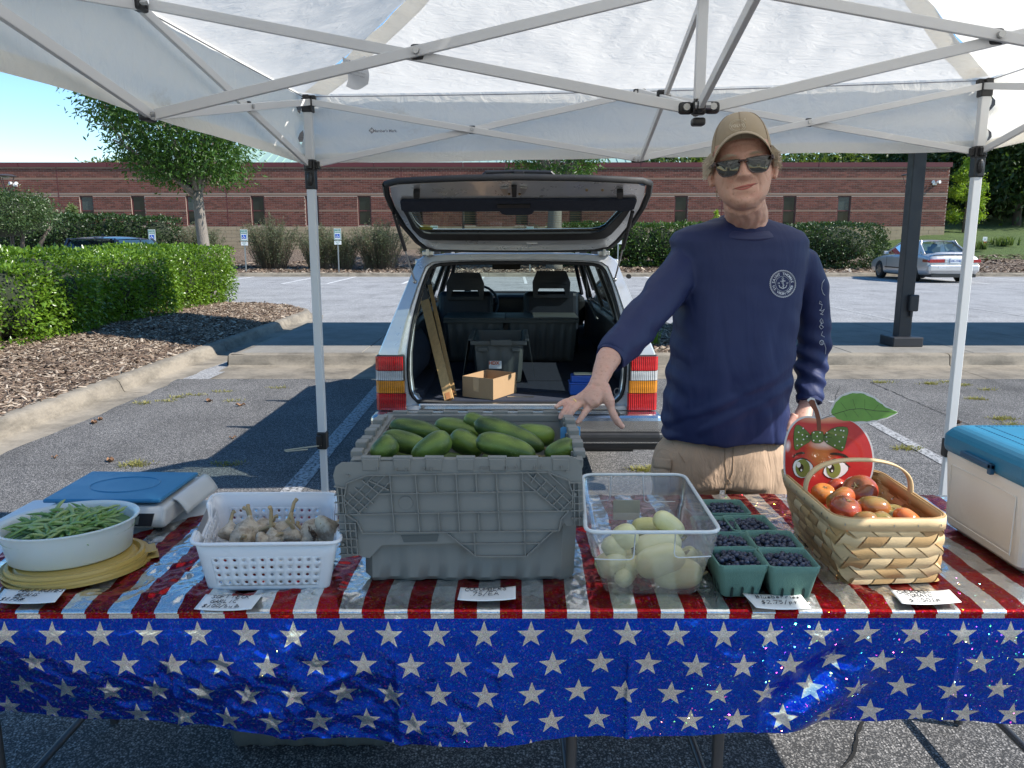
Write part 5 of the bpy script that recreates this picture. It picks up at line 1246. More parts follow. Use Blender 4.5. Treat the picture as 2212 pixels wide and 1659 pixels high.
def hem_len(x):
    y = float(np.interp(x, [-1.3, -.92, -.72, -.52, -.30, -.1, .05, .25, .45, .65, .85, 1.0, 1.2, 1.6], [1548, 1553, 1568, 1592, 1610, 1618, 1612, 1600, 1590, 1578, 1565, 1553, 1563, 1560])); k_, l_ = hang(x); d = .3
    for _ in range(8): d = (TZ-.008-P(1106, y, 1.655+max(0, d-.055)*l_*1.15).z)/k_
    return d
def ridge(x, y, s, seed): return 1-abs(noise.noise(Vector((x*s, y*s, seed))))*2
def crease_v(x):      # vertical fold lines of the packed cloth
    h = 0
    for c_, a_, w in ((-.783, .006, .012), (-.51, .007, .018), (-.262, .007, .014), (-.02, .005, .02), (.272, .007, .012), (.58, .006, .016), (.80, .004, .02), (1.02, .006, .014)):
        h += 1.9*a_*math.exp(-abs(x-c_)/w)
    return h
def cloth_pt(s, t):
    """s: x metres; t: path metres measured from the front edge, + towards the back, - down the drop"""
    r = .012; top = TZ+.004
    if t > 0:
        y = TY0+t; amp = .0036+.006*max(0, noise.noise(Vector((s*2.1, y*2.1, 4)))+.25)
        left = math.exp(-((s+.78)/.28)**2)*math.exp(-((t-.12)/.22)**2)*.010 + math.exp(-((s-.78)/.2)**2)*math.exp(-((t-.03)/.08)**2)*.007
        z = top+(amp+left)*(ridge(s, y, 7, 1)*.7+ridge(s+2, y-s*.6, 17, 2)*.5+.25*ridge(s, y, 40, 3))*min(1, t*25)
        z = max(z, top); return Vector((s, y, z))
    if t > -r*PI/2:
        a = -t/r; return Vector((s, TY0-r*math.sin(a), top-r*(1-math.cos(a))))
    d = -t-r*PI/2; hk, hl = hang(s); z = top-r-d*hk
    y = TY0-r-.004
    f = min(1, d*7)
    y -= f*(crease_v(s) + .022*noise.noise(Vector((s*3.1, d*2.2, 9))) + .009*ridge(s*1.0+d*.8, d*.9-s*.2, 3.4, 11) + .0028*ridge(s-d, d+s*.3, 13, 13)+.0012*ridge(s, d, 40, 14)) - .012
    cr = math.exp(-((s+.60)/.30)**2); y -= f*cr*(.009*ridge(s+d*.7, d*1.3, 8.5, 21)+.005*ridge(s-d*.5, d, 19, 22))
    y -= f*math.exp(-((s-.72+.0*d)/.13)**2)*.018*math.sin((s+d*1.2)*26)
    return Vector((s, y+max(0, d-.055)*hl*1.15, z))
S0, S1 = -1.36, 1.58; NS, NT, ND = 620, 150, 110
m, nt, b = new_mat('foil_cloth'); k = N(nt)
uvn = k.n('UVMap'); uvn.uv_map = 'UVMap'; uv = uvn.outputs[0]; U, V_, _z = k.sep(uv)
# stripes
fr = k.math('FRACT', k.math('DIVIDE', k.math('ADD', U, .3414+1.044), .1044)); isred = k.math('LESS_THAN', fr, .5)
# stars
px0 = .109; py0 = .0763
vv = k.math('DIVIDE', k.math('ADD', V_, .069+py0/2), -py0); row = k.math('FLOOR', k.math('ADD', vv, 1)); 
fy = k.math('SUBTRACT', k.math('FRACT', k.math('ADD', vv, 11)), .5)
odd = k.math('ABSOLUTE', k.math('MODULO', row, 2.0))
uu = k.math('DIVIDE', k.math('ADD', k.math('SUBTRACT', U, k.math('MULTIPLY', odd, .049)), .282+px0*20), px0)
fx = k.math('SUBTRACT', k.math('FRACT', k.math('ADD', uu, .5)), .5)
X = k.math('MULTIPLY', fx, px0); Y = k.math('MULTIPLY', fy, -py0)
ang = k.math('ARCTAN2', X, Y); rad = k.math('SQRT', k.math('ADD', k.math('MULTIPLY', X, X), k.math('MULTIPLY', Y, Y)))
fold = k.math('PINGPONG', ang, PI/5)                        # 0 at a point, pi/5 at a notch
R1, R2 = .0335, .0132
ex, ey = R2*math.cos(PI/5)-R1, R2*math.sin(PI/5)
qx = k.math('SUBTRACT', k.math('MULTIPLY', rad, k.math('COSINE', fold)), R1); qy = k.math('MULTIPLY', rad, k.math('SINE', fold))
cross = k.math('SUBTRACT', k.math('MULTIPLY', qy, ex), k.math('MULTIPLY', qx, ey))   # >0 outside
star = k.math('GREATER_THAN', cross, 0.0)
star = k.math('MULTIPLY', star, k.math('LESS_THAN', rad, R1+.001))
blue = k.math('LESS_THAN', V_, -.030)
silver, red, bluec = (.84, .84, .82), (.40, .008, .012), (.004, .065, .64)
c = k.mix(isred, silver, red); cb = k.mix(star, bluec, silver); c = k.mix(blue, c, cb)
# fine holographic grain: every little facet looks its own way and has its own hue
vo = k.n('TexVoronoi'); k.l(uv, vo.inputs['Vector']); vo.inputs['Scale'].default_value = 330
cc = k.sep(vo.outputs['Color'])
vo2 = k.n('TexVoronoi'); k.l(uv, vo2.inputs['Vector']); vo2.inputs['Scale'].default_value = 330
cc2 = k.sep(vo2.outputs['Color'])
hs = k.n('CombineColor', mode='HSV'); k.l(k.math('FRACT', k.math('MULTIPLY', cc[0], 6.37)), hs.inputs[0]); hs.inputs[1].default_value = .92; hs.inputs[2].default_value = 1
tex = k.mapr(cc2[0], 0, 1, .86, 1.06); c = k.mix(1.0, c, tex, 'MULTIPLY')
k.l(c, b.inputs['Base Color']); b.inputs['Metallic'].default_value = .92
wr = k.noise(uv, 22, 3, .5, 1.0); wr2 = k.noise(uv, 6, 3, .5, 1.6)
nb = k.bump(k.math('ADD', wr, k.math('MULTIPLY', wr2, 3.0)), .24, .006)
k.l(nb, b.inputs['Normal']); b.inputs['Roughness'].default_value = .30
k.l(k.mapr(cc2[1], 0, 1, .15, .26), b.inputs['Roughness'])
gl = k.n('BsdfGlossy'); gl.inputs['Roughness'].default_value = .14; k.l(k.mix(.8, c, hs.outputs[0]), gl.inputs[0])
gn_ = k.n('VectorMath', operation='SUBTRACT'); k.l(vo.outputs['Color'], gn_.inputs[0]); gn_.inputs[1].default_value = (.5, .5, .5)
g2 = k.n('VectorMath', operation='SCALE'); k.l(gn_.outputs[0], g2.inputs[0]); g2.inputs['Scale'].default_value = 3.0
g3 = k.vmath('ADD', g2.outputs[0], nb); g4 = k.vmath('NORMALIZE', g3); k.l(g4, gl.inputs['Normal'])
mx = k.n('MixShader'); k.l(k.math('MULTIPLY', k.math('GREATER_THAN', cc2[2], .40), .06), mx.inputs[0]); k.l(b.outputs[0], mx.inputs[1]); k.l(gl.outputs[0], mx.inputs[2]); k.l(mx.outputs[0], nt.nodes['Material Output'].inputs[0])
M_foil = m
mb = MB(); uvs = []; rows = []
ts = list(np.linspace(.80, 0, NT+1)); 
def yb(s):                       # where the cloth ends at the back: drawn in at the left
    return .80 if s > -.80 else .80-.42*min(1, (-.80-s)/.30)
for j in range(NT+1+6+ND):
    rowp = []
    for i in range(NS+1):
        s = S0+(S1-S0)*i/NS
        if j <= NT: t = yb(s)*(1-j/NT)
        elif j <= NT+6: t = -.012*PI/2*(j-NT)/6
        else:
            hem = -.012*PI/2-hem_len(s); t = -.012*PI/2+(hem+.012*PI/2)*(j-NT-6)/ND
        sh = .006*noise.noise(Vector((s*3, t*6, 30)))
        mb.v.append(tuple(cloth_pt(s, t))); uvs.append((s+sh, t+.3*sh))
W_ = NS+1; mb.f = [(j*W_+i, (j+1)*W_+i, (j+1)*W_+i+1, j*W_+i+1) for j in range(NT+6+ND) for i in range(NS)]; mb.m = [0]*len(mb.f)
clo = mb.build('tablecloth', M_foil, smooth=180)
lay = clo.data.uv_layers.new(name='UVMap'); li = np.empty(len(clo.data.loops), dtype=np.int32); clo.data.loops.foreach_get('vertex_index', li)
lay.data.foreach_set('uv', np.array(uvs, dtype=np.float32)[li].ravel())
tag(clo, 'shiny foil tablecloth with red and silver stripes above a blue star border', 'tablecloth')
# ================================================================== HANDWRITTEN CARDS
GLY = {'A': [((0,0),(2,6),(4,0)),((1,2),(3,2))], 'B': [((0,0),(0,6),(3,5.6),(3,3.6),(0,3),(3.6,2.4),(3.4,.4),(0,0))], 'C': [((3.8,5),(2.4,6),(.6,5),(0,3),(.6,.8),(2.4,0),(3.8,.8))], 'D': [((0,0),(0,6),(2.6,5.4),(3.8,3),(2.6,.5),(0,0))],
 'E': [((3.6,6),(0,6),(0,0),(3.6,0)),((0,3),(3,3))], 'F': [((3.6,6),(0,6),(0,0)),((0,3),(3,3))], 'G': [((3.8,5),(2.4,6),(.6,5),(0,3),(.6,.8),(2.4,0),(3.8,.8),(3.8,2.6),(2.4,2.6))], 'H': [((0,6),(0,0)),((4,6),(4,0)),((0,3),(4,3))],
 'I': [((2,6),(2,0))], 'K': [((0,6),(0,0)),((3.8,6),(0,2.8),(3.8,0))], 'L': [((0,6),(0,0),(3.6,0))], 'M': [((0,0),(0.3,6),(2,2),(3.9,6),(4.2,0))], 'N': [((0,0),(0,6),(4,0),(4,6))], 'O': [((2,6),(.3,4.8),(0,3),(.5,.8),(2,0),(3.6,.9),(4,3),(3.6,5),(2,6))],
 'R': [((0,0),(0,6),(3.2,5.4),(3.2,3.6),(0,3),(3.8,0))], 'S': [((3.6,5.2),(2,6),(.4,4.8),(3.4,2),(2,0),(.2,.8))], 'T': [((0,6),(4,6)),((2,6),(2,0))], 'U': [((0,6),(0,1.4),(2,0),(4,1.4),(4,6))], 'Y': [((0,6),(2,3),(4,6)),((2,3),(2,0))],
 '0': [((2,6),(.4,4.6),(.4,1.4),(2,0),(3.4,1.4),(3.4,4.6),(2,6))], '1': [((2,6),(1.6,0))], '2': [((.3,5),(2,6),(3.6,4.6),(.2,0),(4,.2))], '5': [((3.6,6),(.6,6),(.4,3.6),(2.6,3.8),(3.6,1.8),(2,0),(.2,.6))], '7': [((0,6),(3.8,6),(1.4,0))], '$': [((3.6,5),(2,5.6),(.4,4.4),(3.4,1.8),(2,.4),(.2,1)),((2,6.4),(2,-.4))],
 '/': [((3.4,7),(.2,-1))], '.': [((1,.1),(1.4,.1))], '#': [((1,5),(.6,0)),((3,5),(2.6,0)),((0,3.4),(4,3.6)),((0,1.6),(4,1.8))], "'": [((1,6.4),(.8,5))], 'b': [((.2,6),(.2,0),(2.6,.2),(3,2),(1.6,3.2),(.2,2.4))], 'u': [((.2,3),(.4,.4),(2.4,.4),(2.8,3),(3,0))], 'l': [((1,6),(1,0))],
 'e': [((.2,1.6),(3,1.8),(2.2,3.2),(.6,2.6),(.2,1),(1.4,0),(3,.4))], 'r': [((.4,3),(.4,0)),((.4,2),(1.6,3),(2.8,2.8))], 'i': [((1,3),(1,0)),((1,4.4),(1,4.2))], 's': [((2.6,2.8),(1,3.1),(.6,2.1),(2.6,1),(1.6,0),(.2,.4))], 'p': [((.4,3),(0,-2.4)),((.4,2.6),(2.6,3),(2.4,.8),(.4,.6))], 't': [((1.2,5),(1,0)),((0,3.2),(2.6,3.4))], '-': [((0,1.2),(3.6,1.3)),((.2,.2),(3.4,.3))]}
def scrawl(lines, c, R, h, mat, parent, seed=1, w=.0009, cx_=None):
    rng = np.random.default_rng(seed); mb = MB()
    for li_, (s, x0, y0, sc) in enumerate(lines):
        x = x0
        for ch in s:
            if ch == ' ': x += 3.2*h/6*sc; continue
            g = GLY.get(ch)
            if not g: continue
            wd = (4.9 if ch not in '1l.i\'' else 2.4)*h/6*sc; j = rng.normal(0, .25, 2); sh = .12
            for st in g:
                pts = [c+R @ Vector((x+(a+j[0]*.4+sh*b_+rng.normal(0, .1))*h/6*sc, y0+(b_+j[1]+rng.normal(0, .1))*h/6*sc*1.18, .0006)) for a, b_ in st]
                mb.tube(pts, w, 4)
            x += wd
    return mb.build('handwriting', mat, parent)
M_card = M('card_white', (.80, .80, .78), .6, var=.02, bs=200, bump=.05)
def card(quad_px, label, lines, h=.016, seed=1):
    z = TZ+.018; Q = [G(x, y, z) for x, y in quad_px]                 # bl, br, tr, tl
    c = sum(Q, Vector())/4; t = thing('price_card', (c.x, c.y, z), label, 'price card', 'handwritten price cards'); mb = MB()
    def f(u, v):
        q = Q[0].lerp(Q[1], u).lerp(Q[3].lerp(Q[2], u), v); return q+Vector((0, 0, .004*math.sin(u*PI)*noise.noise(Vector((seed, 3, 1)))+.004*(u-.5)**2*4))
    mb.grid(f, 12, 8); o = mb.build('card', M_card, t, smooth=180); so_ = o.modifiers.new('thick', 'SOLIDIFY'); so_.thickness = .0006; so_.offset = -1
    xa = (Q[1]-Q[0]).normalized(); ya = (Q[3]-Q[0]); ya = (ya-xa*ya.dot(xa)).normalized(); R = Matrix((xa, ya, xa.cross(ya))).transposed()
    wdt = (Q[1]-Q[0]).length; scrawl([(s, x*wdt, y, sc) for s, x, y, sc in lines], Q[0]+Vector((0, 0, .0035)), R, h, M_ink, t, seed, w=.0008)
    return t
HH = (G(430, 1283, TZ)-G(425, 1318, TZ)).length
card([(-12, 1304), (119, 1304), (143, 1275), (10, 1275)], 'white card reading HALF RUN\'ES BEANS lying before the bean bowl', [("HALF RUN'ES", .16, .052, 1.0), ('BEANS', .20, .030, 1.0), ('$1.75#', .03, .008, 1.1)], .0125, 1)
card([(419, 1319), (543, 1319), (568, 1287), (445, 1287)], 'white card reading SOFT NECK GARLIC before the white basket', [('SOFT NECK', .14, .054, 1.0), ('GARLIC', .18, .031, 1.0), ('$1.00/bulb', .10, .008, 1.0)], .0125, 2)
card([(988, 1299), (1114, 1297), (1114, 1269), (995, 1272)], 'white card reading CUCUMBERS .75/EA before the grey tote', [('CUCUMBERS', .12, .046, 1.0), ('.75/EA', .20, .020, 1.15)], .0135, 3)
card([(1633, 1316), (1752, 1317), (1727, 1284), (1603, 1284)], 'white card reading Blueberries before the berry punnets', [('Blueberries', .12, .048, 1.0), ('$2.75/pt.', .16, .020, 1.1)], .0125, 4)
card([(1948, 1307), (2077, 1304), (2050, 1277), (1922, 1277)], 'white card reading CHEROKEE TOMATO before the splint basket', [('CHEROKEE', .14, .050, 1.0), ('TOMATO', .22, .030, 1.0), ('$2.50/#', .18, .006, 1.1)], .0125, 5)
# ================================================================== GREY TOTES
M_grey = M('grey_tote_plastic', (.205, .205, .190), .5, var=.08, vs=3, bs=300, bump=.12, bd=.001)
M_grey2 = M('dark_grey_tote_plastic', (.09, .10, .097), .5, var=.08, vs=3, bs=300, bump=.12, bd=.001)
ZB = TZ+.010
def tote_body(mb, b4, t4, zb, zt, ribs=5, th=.006, depth=.007):
    """b4,t4: bottom and top corners (front-left, front-right, back-right, back-left) as xy; fluted walls, open top"""
    NS4 = [int(8*max(2, round(ribs*(Vector(t4[(i+1) % 4])-Vector(t4[i])).length/.5))) for i in range(4)]
    def loop(z, inset=0.0, flute=True):
        f = (z-zb)/(zt-zb); c4 = [Vector(b4[i]).lerp(Vector(t4[i]), f) for i in range(4)]; cen = sum(c4, Vector((0, 0)))/4; out = []
        for i in range(4):
            a, b_ = c4[i], c4[(i+1) % 4]; d = (b_-a); L = d.length; d = d.normalized(); nrm = Vector((d.y, -d.x)); n_ = NS4[i]
            for j in range(n_):
                s = j/n_; q = a.lerp(b_, .03+.94*s) if True else a
                w = math.cos(s*2*PI*n_/8); off = depth*(1 if w > 0 else -0)*(f < .78) if flute else 0
                q = q + nrm*(off-inset)
                out.append(Vector((q.x, q.y, z)))
        return out
    zs = [zb, zb+.012, zb+.05, zb+(zt-zb)*.5, zb+(zt-zb)*.77, zb+(zt-zb)*.80, zt]
    L = [loop(zs[0], .012)]+[loop(z) for z in zs[1:]]+[loop(zt, th, False), loop(zb+.01, th+.004, False)]
    n_ = len(L[0]); base = len(mb.v)
    V = [q for l in L for q in l]; F = [(j*n_+i, j*n_+(i+1) % n_, (j+1)*n_+(i+1) % n_, (j+1)*n_+i) for j in range(len(L)-1) for i in range(n_)]
    F += [tuple(range(n_))[::-1], tuple((len(L)-1)*n_+i for i in range(n_))]
    mb.add(V, F)
fl, frr = G(793, 1255, ZB), G(1233, 1255, ZB)
TXL, TXR, TXF, TXB, TZT = -.385, .170, 1.815, 2.315, 1.058
tote = thing('storage_tote', ((TXL+TXR)/2, 2.06, ZB), 'grey lidded tote of cucumbers with its front lid flap hanging down', 'tote')
mb = MB(); tote_body(mb, [(fl.x, fl.y), (frr.x, fl.y), (frr.x, TXB-.06), (fl.x, TXB-.06)], [(TXL+.03, TXF+.02), (TXR-.012, TXF+.02), (TXR-.012, TXB-.01), (TXL+.03, TXB-.01)], ZB, TZT-.015, 5)
mb.build('tote_body', M_grey, tote, smooth=45)
# rim ledge
mb = MB(); ringband(mb, [Vector(q) for q in ((TXL, TXF, TZT-.03), (TXR, TXF, TZT-.03), (TXR, TXB, TZT-.03), (TXL, TXB, TZT-.03))], [Vector(q) for q in ((TXL+.032, TXF+.022, TZT-.03), (TXR-.014, TXF+.022, TZT-.03), (TXR-.014, TXB-.02, TZT-.03), (TXL+.032, TXB-.02, TZT-.03))], (0, 0, .022)); mb.build('rim', M_grey, tote, bevel=.003)
mb = MB()
for i in range(7):                                       # hinge knuckles front and back
    for (y, sg) in ((TXF-.002, -1), (TXB+.002, 1)):
        x = TXL+.03+i*(TXR-TXL-.06)/6.6; mb.box((x+.02, y, TZT-.010), (.045, .018, .020)); mb.box((x+.02, y+sg*.010, TZT-.018), (.038, .006, .028))
    
mb.cyl((TXL+.01, TXF-.004, TZT-.008), (TXR-.01, TXF-.004, TZT-.008), .003, 6); mb.cyl((TXL+.01, TXB+.004, TZT-.008), (TXR-.01, TXB+.004, TZT-.008), .003, 6)
mb.build('hinge_knuckles', M_grey, tote, bevel=.002)
mb = MB()                                                # side ledges: stepped stacking teeth
for sx_ in (0, 1):
    x = TXL+.008 if sx_ == 0 else TXR-.006
    for i in range(7):
        y = TXF+.05+i*.062; mb.box((x, y, TZT-.006+.006*(i % 2)), (.028, .034, .018)); mb.box((x+(.012 if sx_ == 0 else -.008), y+.03, TZT-.02), (.02, .01, .02))
    mb.box((x, (TXF+TXB)/2, TZT-.05), (.022, .13, .05))
mb.build('side_teeth', M_grey, tote, bevel=.002)
def C2(x, y): return (702+x*.2685, 864+y*.2685)
fp0 = Vector((0, TXF-.010, TZT)); fn_ = Vector((0, -1, .0)); fn_ = (Matrix.Rotation(math.radians(-4), 3, 'X') @ fn_).normalized()
def F2(x, y, off=0): 
    q = C2(x, y); return PL(q[0], q[1], fp0, fn_)+fn_*off
flap = [(65,610),(85,535),(130,502),(1990,455),(2040,482),(2068,530),(2080,1010),(1940,1014),(1925,985),(1890,1050),(1830,1055),(1740,1147),(1620,1252),(1215,1252),(1160,1200),(1080,1152),(455,1170),(360,1272),(310,1265),(275,1250),(130,1272),(108,900),(85,700)]
mb = MB(); mb.prism(flap, lambda a, b_: F2(a, b_, 0), -fn_*.003); fo = mb.build('lid_flap', M_grey, tote)
mb = MB(); W2 = .0024
def rib(a, b_, h=.009): 
    A, B_ = F2(*a), F2(*b_); mb.bar(A+fn_*h/2, B_+fn_*h/2, W2, h, fn_)
segs_ = [((205,915),(1960,885)), ((440,750),(1700,730)), ((345,602),(1790,577)), ((305,1065),(1880,1045)), ((1080,1150),(1740,1145)), ((1215,1250),(1620,1250)), ((1215,1250),(985,1065)), ((1620,1250),(1830,1052)),
 ((525,600),(562,1060)), ((730,600),(765,1055)), ((890,600),(900,745)), ((1055,595),(1085,1050)), ((1215,590),(1222,740)), ((1378,585),(1405,1045)), ((1588,580),(1612,1250)), ((915,910),(925,1050)), ((1235,905),(1243,1045)), ((1200,1060),(1210,1250)),
 ((345,602),(180,665)), ((180,665),(158,790)), ((158,790),(175,915)), ((175,915),(265,975)), ((265,975),(305,1065)), ((1790,577),(1955,640)), ((1955,640),(1990,740)), ((1990,740),(1990,860)), ((1960,885),(1900,950)), ((1900,950),(1880,1045)),
 ((525,655),(265,912)), ((490,602),(215,880)), ((400,602),(170,840)), ((350,640),(520,720)), ((300,640),(440,750)), ((240,700),(395,830)), ((195,745),(340,870)), ((165,800),(290,912)),
 ((1590,640),(1880,885)), ((1625,580),(1930,870)), ((1710,580),(1980,830)), ((1790,577),(1990,770)), ((1700,590),(1660,660)), ((1790,640),(1700,730)), ((1860,690),(1770,790)), ((1920,750),(1830,840)), ((1985,800),(1900,880)),
 ((75,690),(165,705)), ((85,915),(170,915)), ((1965,660),(2065,662)), ((1975,885),(2080,885)), ((2000,665),(2005,880)), ((2040,665),(2045,1005)), ((1985,720),(2070,722)), ((1985,770),(2070,772)), ((1985,825),(2070,828)), ((1985,945),(2075,948)), ((2005,890),(2010,1008)),
 ((110,985),(255,985)), ((110,1045),(262,1045)), ((112,1110),(268,1110)), ((115,1175),(272,1175)), ((120,1235),(275,1235)), ((165,920),(190,1240)), ((205,985),(225,1240)), ((248,985),(268,1240)), ((140,705),(155,900)), ((108,705),(122,900)), ((80,760),(160,762)), ((82,820),(160,822))]
for a, b_ in segs_: rib(a, b_)
mb.build('lid_ribs', M_grey, fo)
mb = MB()
for x in (430, 575, 655, 800, 855, 1260, 1315, 1460, 1540, 1685, 1745, 1900): mb.box(F2(x, 560-(x*.012), .006), (.002, .008, .008))
for q in ((345, 670), (185, 605), (1775, 640), (1950, 570), (2012, 755), (2018, 955), (150, 1157)): mb.cyl(F2(*q), F2(*q, .008), .0035, 8)
mb.build('lid_pegs', M_grey, fo)
mb = MB(); mb.prism([(612,1085),(915,1080),(905,1135),(635,1142)], lambda a, b_: F2(a, b_, .003), -fn_*.002); mb.build('handle_recess', M_grey2, fo)
mb = MB(); mb.prism([(1085,1060),(560,1068),(470,1165),(1085,1150)], lambda a, b_: F2(a, b_, .0012), -fn_*.001); mb.build('handle_panel', M_grey, fo)
mb = MB(); mb.tube([F2(650+58*math.cos(a), 828+55*math.sin(a), .0008) for a in np.linspace(0, 2*PI, 24)], .0009, 4, False); mb.build('moulded_mark', M_grey, fo)
put_text('moulded_mark', 'LK', .018, F2(650, 828, .001), Matrix.Rotation(math.radians(-4), 3, 'X') @ RX, M_grey, fo, bold=.0006)
mb = MB(); mb.prism([(TXL+.01, TZT-.01), (TXR-.01, TZT-.01), (TXR-.02, .80), (TXL+.02, .80)], lambda a, b_: Vector((a, TXB+.012, b_)), (0, .003, 0)); mb.build('lid_flap', M_grey, tote)
tp_ = P(1232, 940, 2.12); mb = MB(); mb.grid(lambda u, v: tp_+Vector((.0+(u-.5)*.055, -.001-.004*math.sin(u*4), (v-.5)*.042+.004*math.sin(u*9))), 8, 4); tape = mb.build('blue_tape', M('blue_tape', (.10, .32, .60), .7, bump=.1), tote)
scrawl([('CUC', 0, 0, 1)], tp_+Vector((-.016, -.006, -.006)), RX, .014, M_ink, tape, 3, .0007)
# cucumbers
def cuke_mat(name, dark, light, tip, spots=True, rough=.38):
    m, nt, b = new_mat(name); k = N(nt); co = k.obj(); xyz = k.sep(co)
    oi = k.n('ObjectInfo').outputs['Random']
    w = k.noise(k.scale(co, (3, 40, 40)), 1, 3, .6); patch = k.noise(k.vmath('ADD', k.scale(co, (5, 11, 11)), k.n('ObjectInfo').outputs['Location']), 1.3, 3, .5)
    c = k.mix(k.ramp(patch, [(.50, 0), (.72, 1)]), dark, light); c = k.mix(k.math('MULTIPLY', k.ramp(w, [(.45, 0), (.65, 1)]), .35), c, light)
    c = k.mix(k.math('MULTIPLY', oi, .30), c, tuple(min(1, q*1.25+.02) for q in light)); v = k.voro(co, 170); c = k.mix(k.math('MULTIPLY', k.ramp(v, [(.10, 1), (.16, 0)]), .5), c, tip)
    k.l(c, b.inputs['Base Color']); b.inputs['Roughness'].default_value = rough
    k.l(k.bump(k.math('ADD', k.ramp(k.voro(co, 75), [(.0, 1), (.22, 0)]), k.math('MULTIPLY', k.noise(co, 60, 3), .5)), .35, .0015), b.inputs['Normal'])
    b.inputs['Subsurface Weight'].default_value = .04; b.inputs['Subsurface Radius'].default_value = (.004, .008, .002); return m
M_cuke = cuke_mat('cucumber_skin', (.020, .050, .010), (.17, .25, .03), (.30, .36, .18))
M_ycuke = cuke_mat('pale_cucumber_skin', (.58, .56, .24), (.76, .74, .50), (.40, .36, .14), rough=.42)
M_stemg = M('dry_stem', (.22, .17, .08), .9)
def cuke_obj(name, A, B_, r, mat, label, cat, grp, seed, taper=.75, bend=.1):
    A, B_ = Vector(A), Vector(B_); L = (B_-A).length; c = (A+B_)/2; d = (B_-A).normalized()
    up = Vector((0, 0, 1)); y_ = up.cross(d); y_ = y_.normalized() if y_.length > .01 else Vector((0, 1, 0)); z_ = d.cross(y_); R = Matrix((d, y_, z_)).transposed()
    mb = MB(); n_ = 18; NS_ = 26; V = []
    for i in range(NS_+1):
        t = i/NS_; x = (t-.5)*L; e = (1-abs(2*t-1)**3.2)**.5 if 0 < t < 1 else .0; rr = r*e*(1-(1-taper)*(t)**2.2)
        off = bend*L*(math.sin(PI*t)-.6)*.5
        for j in range(n_):
            a = 2*PI*j/n_; rj = rr*(1+.035*math.cos(a*3+seed)+.02*noise.noise(Vector((t*6, a, seed))))
            V.append((x, rj*math.cos(a)+off, rj*math.sin(a)))
    mb.add(V, [(i*n_+j, i*n_+(j+1) % n_, (i+1)*n_+(j+1) % n_, (i+1)*n_+j) for i in range(NS_) for j in range(n_)])
    o = mb.build(name, mat, smooth=180); o.matrix_world = Matrix.Translation(c) @ R.to_4x4(); tag(o, label, cat, grp)
    s = MB(); s.tube([(L*.495, -.3*bend*L, 0), (L*.5+.006, -.3*bend*L, .002), (L*.5+.012, -.3*bend*L+.003, .004)], [.005, .003, .0025], 6); so_ = s.build('stem', M_stemg, None); so_.parent = o
    return o
CK = [((520,235),(950,310),.027,2.16,'light patched cucumber lying at the back left of the grey tote'), ((455,330),(850,420),.026,2.03,'dark cucumber crossing behind the two left ones'), ((575,350),(380,500),.026,1.90,'stubby mid green cucumber at the front left of the tote'),
 ((1010,320),(700,510),.029,1.93,'cucumber with a yellow streak leaning on the front rim'), ((880,225),(1250,290),.025,2.20,'dark cucumber lying along the back of the pile'), ((1010,310),(1270,450),.029,2.03,'fat dark cucumber in the middle of the pile'), ((1120,170),(1330,250),.022,2.20,'short cucumber poking up behind the longest one'),
 ((1200,205),(1770,420),.029,2.08,'longest cucumber, slanting across the top of the pile'), ((1215,350),(1700,480),.028,1.95,'yellow tipped cucumber resting along the front rim'), ((1850,330),(1520,280),.027,2.14,'dark cucumber at the right back of the pile'), ((2015,390),(1770,490),.026,1.94,'striped cucumber tip in the right front corner of the tote')]
for i, (a, b_, r, Y, lab) in enumerate(CK): cuke_obj('cucumber', P(*C2(*a), Y)+Vector((0, 0, .010)), P(*C2(*b_), Y-.02)+Vector((0, 0, .010)), r*1.18, M_cuke, lab, 'cucumber', 'cucumbers in the grey tote', i)
hid = [((600,470),(1000,500),2.0), ((1000,490),(1400,500),2.0), ((1400,420),(1800,400),2.12), ((500,400),(800,330),2.2), ((1300,330),(1600,380),2.18), ((800,400),(1150,390),2.12), ((1250,440),(1500,300),2.1), ((1850,470),(1980,380),2.12), ((450,440),(600,500),2.1)]
for i, (a, b_, Y) in enumerate(hid): cuke_obj('cucumber', P(*C2(*a), Y)-Vector((0, 0, .035)), P(*C2(*b_), Y)-Vector((0, 0, .035)), .027, M_cuke, 'dark cucumber mostly buried under the others in the grey tote', 'cucumber', 'cucumbers in the grey tote', i+20)
mb = MB(); mb.box2((TXL+.05, TXF+.05, ZB+.02), (TXR-.04, TXB-.06, .955)); 
# ================================================================== CLEAR BIN
m, nt, b = new_mat('cloudy_clear_plastic'); k = N(nt)
t = k.n('BsdfTransparent'); t.inputs[0].default_value = (.93, .94, .95, 1); df = k.n('BsdfDiffuse'); df.inputs[0].default_value = (.8, .82, .84, 1); tl_ = k.n('BsdfTranslucent'); tl_.inputs[0].default_value = (.8, .82, .84, 1)
gl_ = k.n('BsdfGlossy'); gl_.inputs['Roughness'].default_value = .12
a1 = k.n('MixShader'); a1.inputs[0].default_value = .5; k.l(df.outputs[0], a1.inputs[1]); k.l(tl_.outputs[0], a1.inputs[2])
a2 = k.n('MixShader'); k.l(k.mapr(k.noise(k.obj(), 9, 4, .7), .3, .7, .15, .27), a2.inputs[0]); k.l(t.outputs[0], a2.inputs[1]); k.l(a1.outputs[0], a2.inputs[2])
lw = k.n('LayerWeight'); lw.inputs[0].default_value = .35
a3 = k.n('MixShader'); k.l(k.mapr(lw.outputs[0], 0, 1, .04, .55), a3.inputs[0]); k.l(a2.outputs[0], a3.inputs[1]); k.l(gl_.outputs[0], a3.inputs[2]); k.l(a3.outputs[0], nt.nodes['Material Output'].inputs[0]); M_bin = m
bx = thing('clear_bin', (.32, 1.9, ZB), 'clear plastic bin of pale yellow cucumbers right of the grey tote', 'bin')
